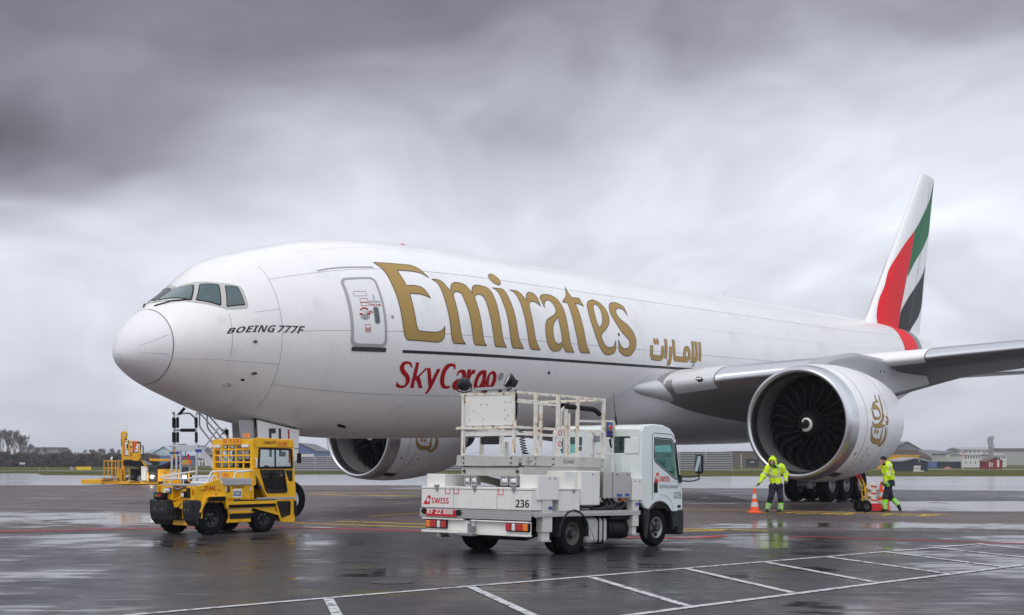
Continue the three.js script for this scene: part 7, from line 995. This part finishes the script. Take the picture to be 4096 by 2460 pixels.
[[8, 152], [24, 140], [40, 150], [58, 147], [74, 140], [88, 130], [100, 105], [-10, 150]].forEach(([u, h], i) => treeAt(['second', 'fourth', 'fifth', 'sixth', 'seventh', 'eighth', 'ninth', 'first'][i] + ' tall bare tree in the clump at the left edge', u, 325 + (i % 3) * 8, h, [0, 2, 0, 0, 2, 0, 1, 0][i], 'tall bare trees at the left edge'));
[[152, 72], [182, 86], [205, 60], [255, 84], [272, 70], [300, 64], [325, 62], [350, 82], [372, 68], [395, 80], [410, 82], [430, 72], [452, 74], [473, 76], [130, 70], [225, 58]].forEach(([u, h], i) => treeAt(ORD[[1, 2, 3, 5, 6, 7, 8, 9, 10, 11, 12, 13, 14, 15, 0, 4][i]] + ' lower bare tree along the hedge counted from the left clump', u, 340 + (i % 4) * 7, h, i % 4, 'lower bare trees in the tree line'));
for (const [u, h] of [[1372, 70], [1350, 50], [3108, 62], [3120, 48]]) treeAt(u < 2000 ? (h > 60 ? 'taller' : 'shorter') + ' bare tree right of the blue hangar behind the fence' : (h > 60 ? 'taller' : 'shorter') + ' bare tree at the end of the brown block', u, 390, h, u % 4, u < 2000 ? 'bare trees by the blue hangar' : 'bare trees by the brown block');
// undergrowth along the tree line: thousands of twigs and leaves
{
  seed = 77; const pos = [], col = [], f = far(322);
  for (let i = 0; i < 52000; i++) {
    const u = rr(-60, 600), x = f.X(u), top = 24 + 42 * fbm(u * .05, 3, 4) - (u > 540 ? (u - 540) * .2 : 0), q = Math.pow(rnd(), .8), y = q * top * f.k * rr(.8, 1.1), z = -322 - rr(0, 9), s = rr(.12, .34), a = rr(0, 6.3), c = Math.cos(a) * s, d = Math.sin(a) * s, e = rr(-.3, .3);
    pos.push(x - c, y, z - d, x + c, y + e, z + d, x + rr(-.2, .2), y + s * 1.4, z + rr(-.2, .2)); const n = vn(u * .06, y * .9 + 4), g = n > .62 ? [.045, .052, .04] : [.085 + n * .04, .07 + n * .03, .062 + n * .02]; for (let k = 0; k < 3; k++) col.push(...g);
  }
  const g = new THREE.BufferGeometry(); g.setAttribute('position', new THREE.Float32BufferAttribute(pos, 3)); g.setAttribute('color', new THREE.Float32BufferAttribute(col, 3)); g.computeVertexNormals();
  const o = shadows(new THREE.Mesh(g, mat([1, 1, 1], .95, 0, { vertexColors: true }))); o.name = 'undergrowth'; scene.add(o); tag(o, 'dense brown undergrowth and hedge below the bare tree line', 'undergrowth', null, 'stuff');
}
// small markers on the grass
for (const [u, v, Z, l] of [[158, 1848, 240, 'white edge marker post at the left grass verge'], [191, 1848, 240, 'second white edge marker post at the left grass verge'], [309, 1846, 240, 'white edge marker post nearest the guidance sign']]) { const f = far(170), T = thing('marker_post', l, 'post', [f.X(u), 0, -170], 0, 'edge marker posts'); new G().cyl(.03, .025, .6, 0, .3, 0, 'y', 8).mesh('stake', BM.grey, T); new G().cyl(.05, .05, .1, 0, .6, 0, 'y', 8).mesh('reflector', BM.white, T); }
{ const f = far(300), T = thing('barrier_board', 'row of small white boards in front of the hedge', 'barrier', [f.X(89), 0, -300]); for (let i = 0; i < 5; i++) new G().box(.2, .5, .06, -.5 + i * .26, .9, 0).mesh('board', BM.white, T); new G().bar([-.7, .5, 0], [.7, .5, 0], .06).rod([-.6, 0, 0], [-.6, .8, 0], .04).rod([.6, 0, 0], [.6, .8, 0], .04).mesh('frame', BM.grey, T); }

scene.fog = new THREE.FogExp2(0xc9ccd8, .00028);

renderer.render(scene, camera);
